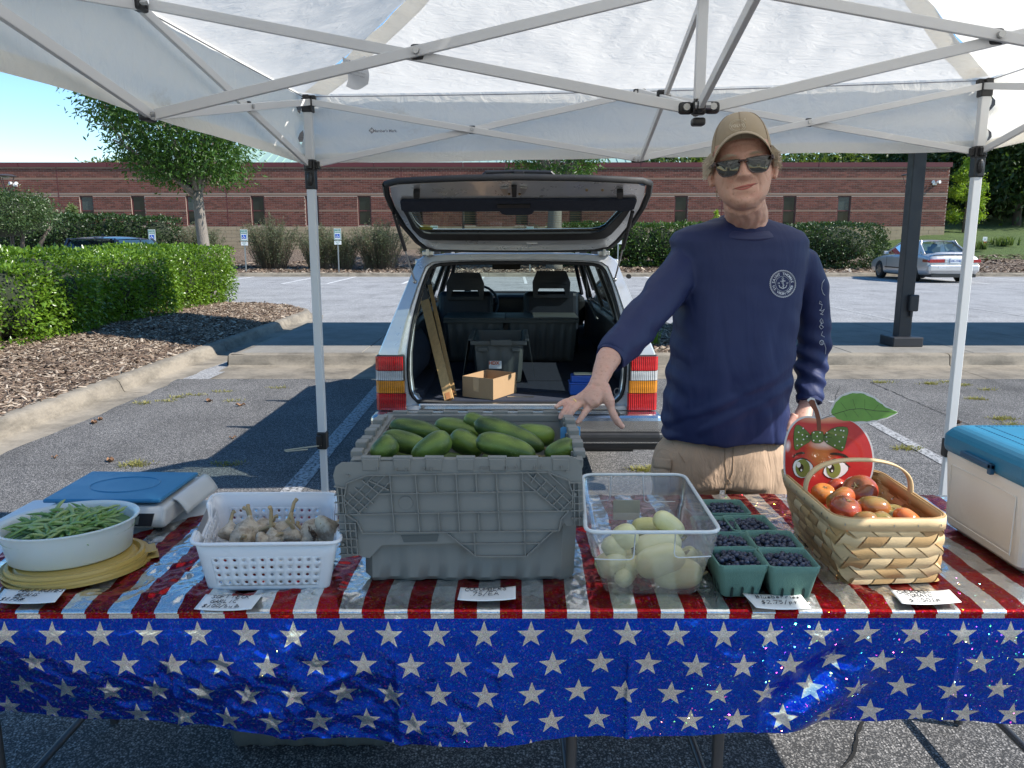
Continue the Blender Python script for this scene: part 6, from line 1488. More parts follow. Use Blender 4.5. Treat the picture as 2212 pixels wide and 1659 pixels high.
bt = [(.215, 1.722), (.440, 1.722), (.452, 2.075), (.225, 2.075)]; tt = [(.168, 1.685), (.468, 1.685), (.478, 2.12), (.198, 2.12)]; zt_ = .918
def binwall(a, b_): pass
def rloop(c4, z, r=.03, n_=5, ins=0):
    out = []; cen = sum((Vector(q) for q in c4), Vector((0, 0)))/4
    c4 = [Vector(q)+(cen-Vector(q)).normalized()*ins for q in c4]
    for i in range(4):
        p_, q, s_ = c4[i-1], c4[i], c4[(i+1) % 4]; a = q+(p_-q).normalized()*r; b2 = q+(s_-q).normalized()*r
        for j in range(n_+1): t = j/n_; out.append(Vector((*(a*(1-t)**2+q*2*t*(1-t)+b2*t*t), z)))
    return out
def lerp4(f): return [tuple(Vector(bt[i]).lerp(Vector(tt[i]), f)) for i in range(4)]
L = [rloop(lerp4(0), ZB, .03, 5, .012), rloop(lerp4(0), ZB+.010, .03), rloop(lerp4(.56), ZB+(zt_-ZB)*.56, .032), rloop(lerp4(.62), ZB+(zt_-ZB)*.60, .032, 5, -.006), rloop(lerp4(.97), zt_-.006, .034, 5, -.006)]
mb = MB(); n_ = len(L[0]); mb.add([q for l in L for q in l], [(j*n_+i, j*n_+(i+1) % n_, (j+1)*n_+(i+1) % n_, (j+1)*n_+i) for j in range(len(L)-1) for i in range(n_)]+[tuple(range(n_))[::-1]]); mb.build('bin_body', M_bin, bx, smooth=40)
mb = MB(); R0 = rloop(lerp4(1), zt_, .036, 5, -.004); mb.tube(R0+[R0[0]], .0048, 8, False); R1_ = rloop(lerp4(1), zt_-.006, .036, 5, -.008); mb.build('bin_rim', M('frosted_rim', (.66, .69, .70), .25, bump=0), bx, smooth=60)
mb = MB()
def FB(x, y): q = (1215+.2319*x, 972+.2319*y); return P(q[0], q[1], 1.686)
mb.tube([FB(*q) for q in ((300,1015),(470,1022),(630,1022),(655,1010),(665,980),(680,760))], .0014, 5); mb.tube([FB(*q) for q in ((1385,990),(1200,1000),(1080,1002),(1050,990),(1042,960),(1055,740))], .0014, 5)
def BB(x, y): q = (1215+.2319*x, 972+.2319*y); return P(q[0], q[1], 2.105)
mb.tube([BB(*q) for q in ((210,480),(420,470),(440,455),(452,240))], .0014, 5); mb.tube([BB(*q) for q in ((748,235),(760,470),(790,485),(1050,480))], .0014, 5)
mb.build('moulded_lines', bpy.data.materials['frosted_rim'], bx, smooth=60)
q0_, q1_ = BB(465, 640), BB(718, 455); mb = MB(); mb.box2((q0_.x, 2.093, q0_.z), (q1_.x, 2.0945, q1_.z)); mb.build('paper_label', M('aged_paper', (.50, .47, .36), .8, var=.15, vs=18), bx)
def C3(x, y): return (1215+.2319*x, 972+.2319*y)
YK = [((860,600),(1120,790),.024,1.86,'bright yellow cucumber standing highest in the clear bin'), ((520,720),(640,900),.030,1.80,'short yellow cucumber leaning at the left of the clear bin'), ((640,730),(900,700),.022,1.93,'pale cucumber lying behind the bright yellow one'), ((400,830),(560,1010),.024,1.79,'brown tinged cucumber against the left wall of the bin'),
 ((640,950),(1110,840),.030,1.82,'ribbed cucumber above the longest green one'), ((680,1100),(1140,960),.034,1.755,'pale green cucumber lying across the front of the bin'), ((430,1010),(500,1240),.036,1.76,'fat white cucumber, blossom end facing out at lower left'), ((600,1030),(700,1270),.030,1.765,'pear shaped cucumber with brown end in the bin front'), ((830,1200),(1300,1240),.034,1.765,'cream cucumber with a crack at the lower right of the bin'), ((1120,930),(1220,1120),.024,1.84,'cucumber tucked upright by the right wall of the bin')]
for i, (a, b_, r, Y, lab) in enumerate(YK):
    A, B_ = P(*C3(*a), Y+(.03 if i in (6, 7) else 0)), P(*C3(*b_), Y); 
    if i == 6: M_use = 1
    for q in (A, B_): q.z = max(q.z, ZB+r+.004)
    cuke_obj('pale_cucumber', A, B_, r*1.1, M_ycuke, lab, 'cucumber', 'pale cucumbers in the clear bin', i+50, .9, .06)
for i, (x, y, z, a) in enumerate(((.27, 1.86, .775, .3), (.36, 1.9, .775, 1.0), (.40, 1.83, .78, 1.4), (.31, 1.95, .78, .1), (.28, 1.80, .775, 1.2))):
    d = Vector((math.cos(a), math.sin(a), 0))*.07; cuke_obj('pale_cucumber', Vector((x, y, z))-d, Vector((x, y, z))+d, .027, M_ycuke, 'pale cucumber mostly hidden at the bottom of the clear bin', 'cucumber', 'pale cucumbers in the clear bin', i+70, .9, .05)
# ================================================================== BERRY PUNNETS
M_pulp = M('green_moulded_pulp', (.13, .25, .205), .95, var=.14, vs=30, bs=350, bump=.7, bd=.002)
m, nt, b = new_mat('blueberry_skin'); k = N(nt); oi = k.n('ObjectInfo').outputs['Random']
c = k.mix(oi, (.010, .013, .028), (.035, .045, .085)); c = k.mix(k.math('MULTIPLY', k.ramp(k.noise(k.obj(), 140, 4, .6), [(.45, 0), (.7, 1)]), .5), c, (.14, .17, .26)); k.l(c, b.inputs['Base Color']); b.inputs['Roughness'].default_value = .45; M_berry = m
M_calyx = M('berry_crown', (.02, .018, .025), .8, bump=0)
bm_ = MB(); bm_.ell((0, 0, 0), (.0072, .0072, .0064), 12, 8); me_b = bpy.data.meshes.new('berry'); me_b.from_pydata(bm_.v, [], bm_.f); me_b.materials.append(M_berry); me_b.polygons.foreach_set('use_smooth', [True]*len(bm_.f))
cm_ = MB(); cm_.lathe([(.0030, .0058), (.0026, .0070), (.0018, .0066), (.001, .0058)], 5); me_c = bpy.data.meshes.new('crown'); me_c.from_pydata(cm_.v, [], cm_.f); me_c.materials.append(M_calyx)
PZ = .085
PUN = [((1592, 1200), 'front left', 44), ((1702, 1203), 'front right', 44), ((1574, 1166), 'second row left', 44), ((1672, 1163), 'second row right', 42), ((1545, 1131), 'third row left', 38), ((1619, 1128), 'third row right', 42), ((1567, 1093), 'back', 44)]
rng = np.random.default_rng(90)
for (pp, nm, nb_) in PUN:
    c = G(pp[0], pp[1], ZB+PZ); a = rng.normal(0, .03)-.02
    t = thing('berry_punnet', (c.x, c.y, ZB), 'green pulp punnet of blueberries, the '+nm+' one of the seven', 'punnet', 'punnets of blueberries', a); H_ = .058; Hb = .044; mb = MB()
    def sq(h, z, r=.012, n_=4):
        out = []
        for sx_, sy3 in ((-1,-1),(1,-1),(1,1),(-1,1)):
            for j in range(n_+1):
                an = math.atan2(sy3, sx_)-PI/4+PI/2*j/n_; out.append(Vector((sx_*(h-r)+r*math.cos(an), sy3*(h-r)+r*math.sin(an), z+.0012*noise.noise(Vector((an*2, h*90, z*50))))))
        return out
    L = [sq(Hb-.004, 0), sq(Hb, .004), sq(Hb+(H_-Hb)*.75, PZ-.022), sq(H_-.001, PZ-.018), sq(H_+.001, PZ-.002), sq(H_-.001, PZ), sq(H_-.004, PZ-.002), sq(H_-.008, PZ-.022), sq(Hb-.004, .006)]
    n_ = len(L[0]); mb.add([q for l in L for q in l], [(j*n_+i, j*n_+(i+1) % n_, (j+1)*n_+(i+1) % n_, (j+1)*n_+i) for j in range(len(L)-1) for i in range(n_)]+[tuple(range(n_))[::-1], tuple((len(L)-1)*n_+i for i in range(n_))])
    mb.build('punnet_body', M_pulp, t, world=False, smooth=50)
    mb = MB()
    for sd in range(4):
        R = Matrix.Rotation(sd*PI/2, 3, 'Z')
        for x in (-.024, 0, .024): V = [R @ Vector(q) for q in ((x-.0035, -Hb-.0025, .004), (x+.0035, -Hb-.0025, .004), (x+.003, -Hb-.0065, .026), (x, -Hb-.0072, .031), (x-.003, -Hb-.0065, .026))]; mb.add(V, [(0,1,2,3,4)])
    mb.build('vent_slots', M('slot_dark', (.015, .03, .025), 1, bump=0) if 'slot_dark' not in bpy.data.materials else bpy.data.materials['slot_dark'], t, world=False)
    mb = MB()
    R = Matrix.Rotation(a, 3, 'Z')
    for _ in range(70):
        mb.ell((rng.uniform(-.040, .040), rng.uniform(-.040, .040), PZ-.028+rng.uniform(-.004, .003)), (.0072, .0072, .0065), 8, 6)
    o = mb.build('lower_berries', M_berry, t, world=False, smooth=180); o['kind'] = 'stuff'; t['label'] = t['label']
    placed = []
    tries = 0
    while len(placed) < nb_ and tries < 4000:
        tries += 1; x, y = rng.uniform(-.043, .043), rng.uniform(-.043, .043); dome = .012*(1-(x*x+y*y)/.0036)
        if all((x-q[0])**2+(y-q[1])**2 > .0108**2 for q in placed): placed.append((x, y, PZ-.018+dome+rng.uniform(-.002, .004)))
    for x, y, z in placed:
        w = R @ Vector((x, y, z))+Vector((c.x, c.y, ZB)); o = bpy.data.objects.new('blueberry', me_b); COL.objects.link(o); o.location = w; s_ = rng.uniform(.82, 1.18); o.scale = (s_, s_, s_); o.rotation_euler = tuple(rng.uniform(-1.2, 1.2, 3))
        tag(o, 'dark blueberry in the '+nm+' green punnet', 'blueberry', 'blueberries in the '+nm+' punnet'); cc_ = bpy.data.objects.new('berry_crown', me_c); COL.objects.link(cc_); cc_.parent = o
# ================================================================== SPLINT BASKET
M_splint = M('wood_splint', (.56, .35, .15), .55, var=.22, vs=9, bs=120, bump=.4, stretch=(1, 1, 6)); M_splint2 = M('pale_splint', (.70, .51, .28), .55, var=.18, vs=9, bs=120, bump=.4, stretch=(1, 1, 6)); M_splintd = M('dark_splint', (.40, .24, .10), .6, var=.2, vs=9, bs=120, bump=.4)
zr = .918
A4 = [G(1806, 1120, zr), G(2058, 1121, zr), G(1896, 1014, zr), G(1680, 1010, zr)]; B4 = [G(1824, 1263, ZB), G(2036, 1256, ZB)]
ax_ = (A4[1]-A4[0]).normalized()
dp = ((A4[3]-A4[0])+(A4[2]-A4[1]))/2
B4 += [B4[1]+dp*.90+Vector((-.01, 0, 0)), B4[0]+dp*.90]
bk = thing('splint_basket', tuple(sum((Vector(q) for q in A4), Vector())/4*Vector((1, 1, 0)).x if 0 else (A4[0]+A4[2]).xy/2)+(ZB,), 'woven wood splint basket with arched handle holding tomatoes', 'basket')
def rl3(C, r, n_=6):
    out = []
    for i in range(4):
        p_, q, s_ = C[i-1], C[i], C[(i+1) % 4]; a = q+(p_-q).normalized()*r; b2 = q+(s_-q).normalized()*r
        for j in range(n_+1): t = j/n_; out.append(a*(1-t)**2+q*2*t*(1-t)+b2*t*t)
    return out
top_l, bot_l = rl3(A4, .055), rl3(B4, .022)
def resample(L, n_):
    L = L+[L[0]]; d = [0]
    for a, b_ in zip(L[:-1], L[1:]): d.append(d[-1]+(b_-a).length)
    out = []
    for i in range(n_):
        s = d[-1]*i/n_; j = max(k2 for k2 in range(len(d)) if d[k2] <= s+1e-9); j = min(j, len(L)-2); out.append(L[j].lerp(L[j+1], (s-d[j])/(d[j+1]-d[j]+1e-12)))
    return out, d[-1]
NP = 360; TL, per = resample(top_l, NP); BL_, _ = resample(bot_l, NP); cen = sum(TL, Vector())/NP
def wall(s, h, off=0):
    """s metres round, h 0..1 up"""
    f = (s/per*NP) % NP; i = int(f); w = f-i; a = BL_[i].lerp(BL_[(i+1) % NP], w); b_ = TL[i].lerp(TL[(i+1) % NP], w); q = a.lerp(b_, h)
    o = (q-cen); o.z = 0; return q+o.normalized()*(off+.006*math.sin(PI*h))
HB = zr-ZB; sw = .056; nsp = int(round(per/sw)); sw = per/nsp
for fam in (1, -1):
    for i in range(nsp):
        mb = MB(); s0 = i*sw; K = 22; V = []
        for j in range(K+1):
            h = -.02+1.02*j/K; sc = s0+fam*h*HB*1.0
            # over/under: phase from crossings with the other family
            ph = (sc-fam*(-1)*0)/sw; w_ = math.cos(PI*(2*h*HB/sw))*fam
            for e in (-.46, .46): V.append(wall(sc+e*sw, max(0, h), .0034*w_))
        mb.add(V, [(2*j, 2*j+1, 2*j+3, 2*j+2) for j in range(K)]); r_ = random.random()
        mb.build('splint', M_splint if r_ < .4 else (M_splint2 if r_ < .75 else M_splintd), bk, smooth=180)
mb = MB(); mb.add(BL_, [tuple(range(NP))]); mb.build('basket_base', M_splint, bk)
for off, z0, z1, mt, nm in ((.004, .955, 1.075, M_splint2, 'rim_band'), (-.006, .955, 1.06, M_splint, 'rim_band')):
    mb = MB(); n_ = 180; V = []
    for i in range(n_): V += [wall(i/n_*per, .82, off), wall(i/n_*per, 1.0, off+.001)]
    mb.add(V, [(2*i, (2*i+2) % (2*n_), (2*i+3) % (2*n_), 2*i+1) for i in range(n_)]); o = mb.build(nm, mt, bk, smooth=180); so_ = o.modifiers.new('t', 'SOLIDIFY'); so_.thickness = .0025
mb = MB(); mb.tube([wall(i/120*per, 1.0, -.001) for i in range(121)], .0028, 5, False); mb.build('rim_lashing', M_splintd, bk)
hA, hB, hT = P(1752, 1062, (A4[0].y+A4[3].y)/2), P(1957, 1058, (A4[1].y+A4[2].y)/2), None
ha = (A4[0]+A4[3])/2+Vector((.003, 0, 0)); hb2 = (A4[1]+A4[2])/2-Vector((.003, 0, 0))
mb = MB(); V = []; dd = dp.normalized()*.011
for j in range(41):
    t = j/40; an = PI*t; q = ha.lerp(hb2, .5-.5*math.cos(an)*abs(math.cos(an))**-.15 if abs(math.cos(an)) > 1e-6 else .5); q = q+Vector((0, 0, .085*math.sin(an)**.75-.03*(1 if j in (0, 40) else 0))); V += [q-dd, q+dd]
mb.add(V, [(2*j, 2*j+1, 2*j+3, 2*j+2) for j in range(40)]); o = mb.build('handle', M_splint2, bk, smooth=180); so_ = o.modifiers.new('t', 'SOLIDIFY'); so_.thickness = .005; so_.offset = 0
mb = MB()
for s_ in np.arange(0, per, .055): q = wall(s_, .91, .0065); mb.box(q, (.0015, .0015, .006))
mb.build('staples', M_steel, bk)
# tomatoes
def tom_mat(name, c1, c2, c3):
    m, nt, b = new_mat(name); k = N(nt); z = k.sep(k.obj())[2]
    f = k.math('ADD', k.mapr(z, -.03, .035, 0, 1), k.math('MULTIPLY', k.math('SUBTRACT', k.noise(k.obj(), 35, 4, .6), .5), .8))
    k.l(k.ramp(f, [(.1, c1), (.55, c2), (.95, c3)]), b.inputs['Base Color']); b.inputs['Roughness'].default_value = .18; b.inputs['Coat Weight'].default_value = .3
    b.inputs['Subsurface Weight'].default_value = .08; b.inputs['Subsurface Radius'].default_value = (.01, .004, .002); return m
TMs = {'orange': tom_mat('orange_tomato', (.50, .09, .02), (.60, .14, .03), (.42, .20, .05)), 'red': tom_mat('brown_red_tomato', (.36, .045, .02), (.38, .06, .03), (.22, .08, .03)), 'green': tom_mat('green_brown_tomato', (.42, .10, .03), (.28, .14, .04), (.17, .17, .04)), 'striped': tom_mat('striped_tomato', (.45, .08, .03), (.40, .12, .04), (.25, .20, .05))}
def C4(x, y): return (1620+.3256*x, 810+.3256*y)
TM = [((490,785),.032,2.06,'orange','ribbed orange tomato under the handle at left'), ((600,825),.038,1.98,'striped','striped orange tomato left of the big one'), ((725,775),.047,2.03,'red','largest dark red tomato at the back of the basket'), ((632,885),.038,1.90,'red','glossy brown red tomato by the left rim'), ((818,888),.042,1.92,'green','green shouldered tomato in the basket middle'), ((955,935),.034,1.90,'green','small green brown tomato right of the middle one'), ((1045,965),.035,1.86,'orange','flat orange tomato at the right front of the basket'), ((765,972),.032,1.84,'green','greenish tomato half hidden by the front rim'), ((872,985),.030,1.83,'green','small green tomato at the very front of the basket'), ((570,750),.030,2.10,'red','small red tomato behind the striped one'), ((720,912),.026,1.93,'orange','orange tomato peeping between the larger ones')]
for i, (pp, r, Y, kd, lab) in enumerate(TM):
    c = P(*C4(*pp), Y); mb = MB(); lob = [5, 7, 6, 8, 5, 6, 7, 5, 6, 5, 5][i]
    def tp2(u, v):
        th = PI*v; a = 2*PI*u; rr = r*math.sin(th)*(1+.05*abs(math.cos(a*lob/2))*math.sin(th)+.02*math.cos(a+i)); z = r*.80*math.cos(th)-r*.22*math.exp(-(th/.35)**2)
        return Vector((rr*math.cos(a), rr*math.sin(a), z))
    mb.grid(tp2, 32, 18, closeu=True); o = mb.build('tomato', TMs[kd], smooth=180); o.location = c; o.rotation_euler = (random.uniform(-.9, .9), random.uniform(-.9, .9), random.uniform(0, 6)); tag(o, lab, 'tomato', 'tomatoes in the splint basket')
    s_ = MB(); s_.lathe([(r*.10, r*.55), (r*.09, r*.62), (0, r*.66)], 7); 
    for j in range(5): a = 2*PI*j/5; s_.tube([(0, 0, r*.60), (r*.22*math.cos(a), r*.22*math.sin(a), r*.66)], [.002, .0006], 4)
    st_o = s_.build('stem', M_stemg); st_o.parent = o
mb = MB()
for i in range(9): pass
for i, (u, v) in enumerate(((.3, .3), (.5, .3), (.7, .3), (.4, .55), (.6, .55), (.45, .8), (.6, .8), (.3, .7))):
    q = B4[0].lerp(B4[1], u).lerp(B4[3].lerp(B4[2], u), v)+Vector((0, 0, .045)); o = bpy.data.objects.new('tomato', bpy.data.objects['tomato'].data if i % 2 else bpy.data.objects['tomato.003'].data); COL.objects.link(o); o.location = q; tag(o, 'tomato buried in the lower layer of the splint basket', 'tomato', 'tomatoes in the splint basket')
# ================================================================== APPLE CUT-OUT
YA = 2.12
def A2(x, y, off=0): q = C4(x, y); return P(q[0], q[1], YA)-Vector((0, off, 0))
ap = thing('apple_sign', (P(*C4(520, 600), YA).x, YA, .80), 'laminated paper apple face with green bow standing in the basket', 'sign')
M_lam = M('laminate_edge', (.62, .62, .62), .15, var=.05, bump=0, coat=.6)
def sm2(pts, it=2):
    L = [Vector((x, y, 0)) for x, y in pts]; return [(q.x, q.y) for q in smooth_loop(L, it)]
apple = sm2([(232,560),(240,420),(290,320),(370,278),(440,290),(470,300),(520,276),(620,285),(720,330),(790,430),(815,540),(810,640),(770,740),(690,830),(600,880),(450,890),(330,840),(260,740),(235,650)])
cx_a, cy_a = 525, 580
def grow(pts, d, c0): return [(x+(x-c0[0])/math.hypot(x-c0[0], y-c0[1])*d, y+(y-c0[1])/math.hypot(x-c0[0], y-c0[1])*d) for x, y in pts]
def flat(name, pts, mat, off, th=.0003, parent=None): mb = MB(); mb.prism(pts, lambda a, b_: A2(a, b_, off), (0, th, 0)); return mb.build(name, mat, parent or ap)
stem = [(385,178),(405,162),(428,168),(438,200),(455,240),(468,290),(472,365),(445,365),(440,300),(425,240),(400,205)]
leaf0 = [(538,250),(560,195),(600,150),(660,125),(730,120),(800,145),(860,185),(900,215),(980,245),(920,275),(860,292),(800,303),(720,306),(640,303),(590,295),(555,270)]
leafs = []
for i in range(len(leaf0)):
    a, b_ = Vector(leaf0[i]), Vector(leaf0[(i+1) % len(leaf0)]); m_ = 3
    for j in range(m_): q = a.lerp(b_, j/m_); r_ = q-Vector((740, 215)); leafs.append(tuple(q+r_.normalized()*(5 if j % 2 else 0)))
flat('laminate', grow(apple, 12, (cx_a, cy_a)), M_lam, 0, .0008); flat('laminate', grow(stem, 14, (430, 265)), M_lam, 0.0002, .0008); flat('laminate', grow(sm2(leaf0, 1), 16, (740, 215)), M_lam, .0004, .0008)
m, nt, b = new_mat('printed_apple'); k = N(nt); xyz = k.sep(k.pos()); cA = A2(525, 560); c1_ = A2(500, 500); wl = A2(250, 470)
def dist(cx, cz, sx_, sz): return k.math('SQRT', k.math('ADD', k.math('POWER', k.math('DIVIDE', k.math('SUBTRACT', xyz[0], cx), sx_), 2), k.math('POWER', k.math('DIVIDE', k.math('SUBTRACT', xyz[2], cz), sz), 2)))
c = k.mix(k.ramp(dist(c1_.x-.01, c1_.z, .05, .075), [(.3, 1), (1.2, 0)]), (.50, .035, .035), (.62, .20, .06))
hl = A2(500, 455); c = k.mix(k.ramp(dist(hl.x, hl.z, .05, .02), [(.2, .75), (1, 0)]), c, (.85, .75, .68)); tpq = A2(500, 285); c = k.mix(k.ramp(dist(tpq.x, tpq.z, .10, .018), [(.2, .7), (1.1, 0)]), c, (.80, .50, .28)); c = k.mix(k.ramp(dist(wl.x, wl.z, .010, .02), [(.2, .9), (1.1, 0)]), c, (.85, .8, .8))
k.l(c, b.inputs['Base Color']); b.inputs['Roughness'].default_value = .12; b.inputs['Coat Weight'].default_value = .8; k.l(k.bump(k.noise(k.pos(), 12, 3), .12, .01), b.inputs['Normal']); M_apple = m
flat('printed_apple', apple, M_apple, .0010)
flat('printed_stem', stem, M('print_brown', (.16, .05, .025), .2, coat=.6, bump=0), .0014)
lm = M('print_leaf_green', (.13, .30, .06), .2, var=.3, vs=14, coat=.6, bump=0); flat('printed_leaf', leafs, lm, .0016)
M_pl = M('print_line', (.03, .025, .02), .25, coat=.5, bump=0); mb = MB()
for a, b_ in (((470,292),(560,258)), ((560,258),(660,228)), ((660,228),(740,222)), ((740,222),(830,236)), ((830,236),(960,246))): mb.bar(A2(*a, .0019), A2(*b_, .0019), .0004, .0012, (0, 0, 1))
for a, b_ in (((640,232),(600,180)), ((700,224),(680,160)), ((760,224),(760,160)), ((820,234),(850,195)), ((680,226),(720,280)), ((760,225),(810,280)), ((620,240),(640,280))): mb.bar(A2(*a, .0018), A2(*b_, .0018), .0002, .0006, (0, 0, 1))
mb.build('printed_veins', M_pl, ap)
M_bow = M('print_bow_green', (.09, .17, .035), .2, var=.12, vs=30, coat=.6, bump=0); M_wht = M('print_white', (.80, .80, .78), .2, coat=.6, bump=0); M_iris = M('print_iris', (.20, .24, .06), .2, coat=.6, var=.2, vs=40, bump=0)
bowL = sm2([(405,400),(330,330),(298,335),(288,400),(292,490),(310,500),(345,470),(405,435)], 1); bowR = sm2([(485,395),(560,345),(640,342),(652,370),(640,420),(620,505),(590,498),(485,440)], 1); knot = sm2([(408,372),(480,370),(487,405),(480,450),(412,448),(404,410)], 1)
for pl in (bowL, bowR, knot): flat('bow_outline', grow(pl, 2.5, (sum(q[0] for q in pl)/len(pl), sum(q[1] for q in pl)/len(pl))), M_pl, .0018 if pl is not knot else .0028); flat('printed_bow', pl, M_bow, .0022 if pl is not knot else .0032)
mb = MB()
for x, y in ((350,352),(320,378),(345,395),(310,425),(352,425),(376,405),(312,465),(340,460),(507,382),(505,410),(508,438),(560,362),(565,395),(600,365),(618,368),(615,410),(560,465),(590,440),(610,478),(420,380),(462,380),(443,405),(420,432),(460,435)):
    kx = .0036; mb.add([A2(x+5*math.cos(a), y+5*math.sin(a), kx) for a in np.linspace(0, 2*PI, 9)[:-1]], [tuple(range(8))])
mb.build('bow_dots', M_wht, ap)
mb = MB()
for a, b_ in (((405,405),(360,388)), ((405,412),(355,412)), ((405,420),(360,436)), ((485,405),(530,385)), ((485,412),(540,412)), ((485,425),(530,445))): mb.bar(A2(*a, .0036), A2(*b_, .0036), .0003, .001, (0, 0, 1))
mb.build('bow_folds', M_pl, ap)
def ell2(cx, cy, a, b_, n_=26, rot=0): return [(cx+a*math.cos(t)*math.cos(rot)-b_*math.sin(t)*math.sin(rot), cy+a*math.cos(t)*math.sin(rot)+b_*math.sin(t)*math.cos(rot)) for t in np.linspace(0, 2*PI, n_+1)[:-1]]
for ew, iris in ((sm2([(282,600),(300,565),(340,553),(390,570),(422,610),(400,660),(350,686),(305,670),(288,640)], 1), (348, 617)), (sm2([(480,640),(520,580),(560,562),(620,580),(658,615),(620,665),(560,690),(505,675)], 1), (552, 622))):
    cxx, cyy = sum(q[0] for q in ew)/len(ew), sum(q[1] for q in ew)/len(ew); flat('eye_outline', grow(ew, 4, (cxx, cyy)), M_pl, .0018); flat('eye_white', ew, M_wht, .0022); flat('iris', ell2(iris[0], iris[1], 48, 60), M_iris, .0026); flat('pupil', ell2(iris[0]-12, iris[1]-2, 18, 27), M_pl, .0030); flat('eye_glint', ell2(iris[0]-28, iris[1]-24, 14, 19), M_wht, .0034); flat('eye_glint', ell2(iris[0]-10, iris[1]+12, 6, 8), M_wht, .0035)
flat('brow', sm2([(280,545),(300,520),(340,506),(364,512),(362,524),(320,524),(295,540),(284,552)], 1), M_pl, .002); flat('brow', sm2([(526,520),(560,512),(620,520),(655,545),(662,568),(640,550),(600,532),(530,528)], 1), M_pl, .002)
flat('lashes', [(285,578),(300,560),(345,546),(390,562),(372,560),(340,552),(305,565)], M_pl, .0024); flat('lashes', [(490,600),(520,570),(560,552),(620,568),(668,612),(655,612),(615,578),(560,562)], M_pl, .0024)
flat('printed_mouth', sm2([(520,730),(600,722),(660,740),(600,770),(530,760)], 1), M('print_mouth', (.12, .01, .01), .2, bump=0), .002)
# ================================================================== COOLER
M_cool = M('cooler_white', (.74, .70, .64), .45, var=.06, vs=6, bs=150, bump=.15, dirt=.25); M_coolb = M('cooler_blue', (.020, .17, .30), .42, var=.1, vs=5, bs=260, bump=.6, bd=.001, dirt=.12)
cl = thing('cooler', (1.49, 2.0, ZB), 'white cooler with blue lid at the right end of the table', 'cooler')
mb = MB(); V = []
for z, e in ((ZB, .02), (ZB+.02, .008), (.985, -.006)): V.append([Vector((x, y, z)) for x, y in ((1.245+e, 1.825+e), (1.62-e, 1.825+e), (1.62-e, 2.19-e), (1.245+e, 2.19-e))])
mb.add([q for l in V for q in l], [(3,2,1,0)]+[(j*4+i, j*4+(i+1) % 4, (j+1)*4+(i+1) % 4, (j+1)*4+i) for j in range(2) for i in range(4)]+[(8,9,10,11)]); mb.build('cooler_body', M_cool, cl, bevel=.028, seg=4)
mb = MB(); V = []
for z, e in ((.968, -.014), (1.02, -.012), (1.050, .006)): V.append([Vector((x, y, z)) for x, y in ((1.245+e, 1.825+e), (1.62-e, 1.825+e), (1.62-e, 2.19-e), (1.245+e, 2.19-e))])
mb.add([q for l in V for q in l], [(3,2,1,0)]+[(j*4+i, j*4+(i+1) % 4, (j+1)*4+(i+1) % 4, (j+1)*4+i) for j in range(2) for i in range(4)]+[(8,9,10,11)]); ld = mb.build('lid', M_coolb, cl, bevel=.024, seg=4)
mb = MB()
for (a, b_) in (((1.30, 1.86), (1.30, 2.15)), ((1.335, 1.86), (1.335, 2.15))):
    for i in range(26): y = a[1]+(b_[1]-a[1])*i/25; mb.box((a[0], y, 1.0505), (.003, .006, .0012))
for i in range(26): mb.box((1.30+i*.0115, 1.862, 1.0505), (.006, .003, .0012)); mb.box((1.30+i*.0115, 2.152, 1.0505), (.006, .003, .0012))
mb.build('lid_stitching', M('dark_lid_blue', (.01, .07, .15), .5, bump=0), ld)
mb = MB(); mb.box2((1.219, 1.94, .985), (1.232, 2.08, 1.0)); mb.box2((1.219, 1.94, .972), (1.232, 1.955, 1.0)); mb.build('lid_grip', bpy.data.materials['dark_lid_blue'], ld, bevel=.003)
mb = MB(); L = [(1.2408, y, z) for y, z in ((1.86, .94), (2.15, .94), (2.15, .79), (1.86, .79), (1.86, .94))]; mb.tube(L, .002, 5); mb.build('side_moulding', M_cool, cl)
# ================================================================== WHITE BASKET WITH GARLIC
M_wpl = M('glossy_white_plastic', (.78, .78, .80), .3, var=.02, bs=30, bump=.02)
wb = thing('white_basket', (-.62, 1.93, ZB), 'white perforated plastic basket of garlic left of the grey tote', 'basket')
zt2 = .870
T4 = [G(415, 1175, zt2), G(733, 1172, zt2), G(723, 1067, zt2), G(462, 1068, zt2)]; c0 = (T4[0]+T4[2])/2
Bq = [Vector(((q.x-c0.x)*.86+c0.x, (q.y-c0.y)*.90+c0.y, ZB)) for q in T4]
def holed(mb, fn, nx, ny, r, skip=None):
    for i in range(nx):
        for j in range(ny):
            c8 = [(0,0),(.5,0),(1,0),(1,.5),(1,1),(.5,1),(0,1),(0,.5)]
            if skip and skip(i, j): mb.add([fn((i+a)/nx, (j+b_)/ny) for a, b_ in c8[::2]], [(0,1,2,3)]); continue
            O = [fn((i+a)/nx, (j+b_)/ny) for a, b_ in c8]; cc_ = (fn((i+.5)/nx, (j+.5)/ny)); dx = (fn((i+1)/nx, (j+.5)/ny)-fn(i/nx, (j+.5)/ny)).normalized(); dy = (fn((i+.5)/nx, (j+1)/ny)-fn((i+.5)/nx, j/ny)).normalized()
            I = [cc_+dx*r*math.cos(a)+dy*r*math.sin(a) for a in (-.75*PI, -.5*PI, -.25*PI, 0, .25*PI, .5*PI, .75*PI, PI)]
            mb.add(O+I, [(q, (q+1) % 8, 8+(q+1) % 8, 8+q) for q in range(8)])
mb = MB(); rr_ = .028
def side_fn(a, b_, A, B_, m=.10):
    def f(u, v):
        p_ = Bq[a].lerp(Bq[b_], m+(1-2*m)*u); t = T4[a].lerp(T4[b_], m+(1-2*m)*u); return p_.lerp(t, v)
    return f
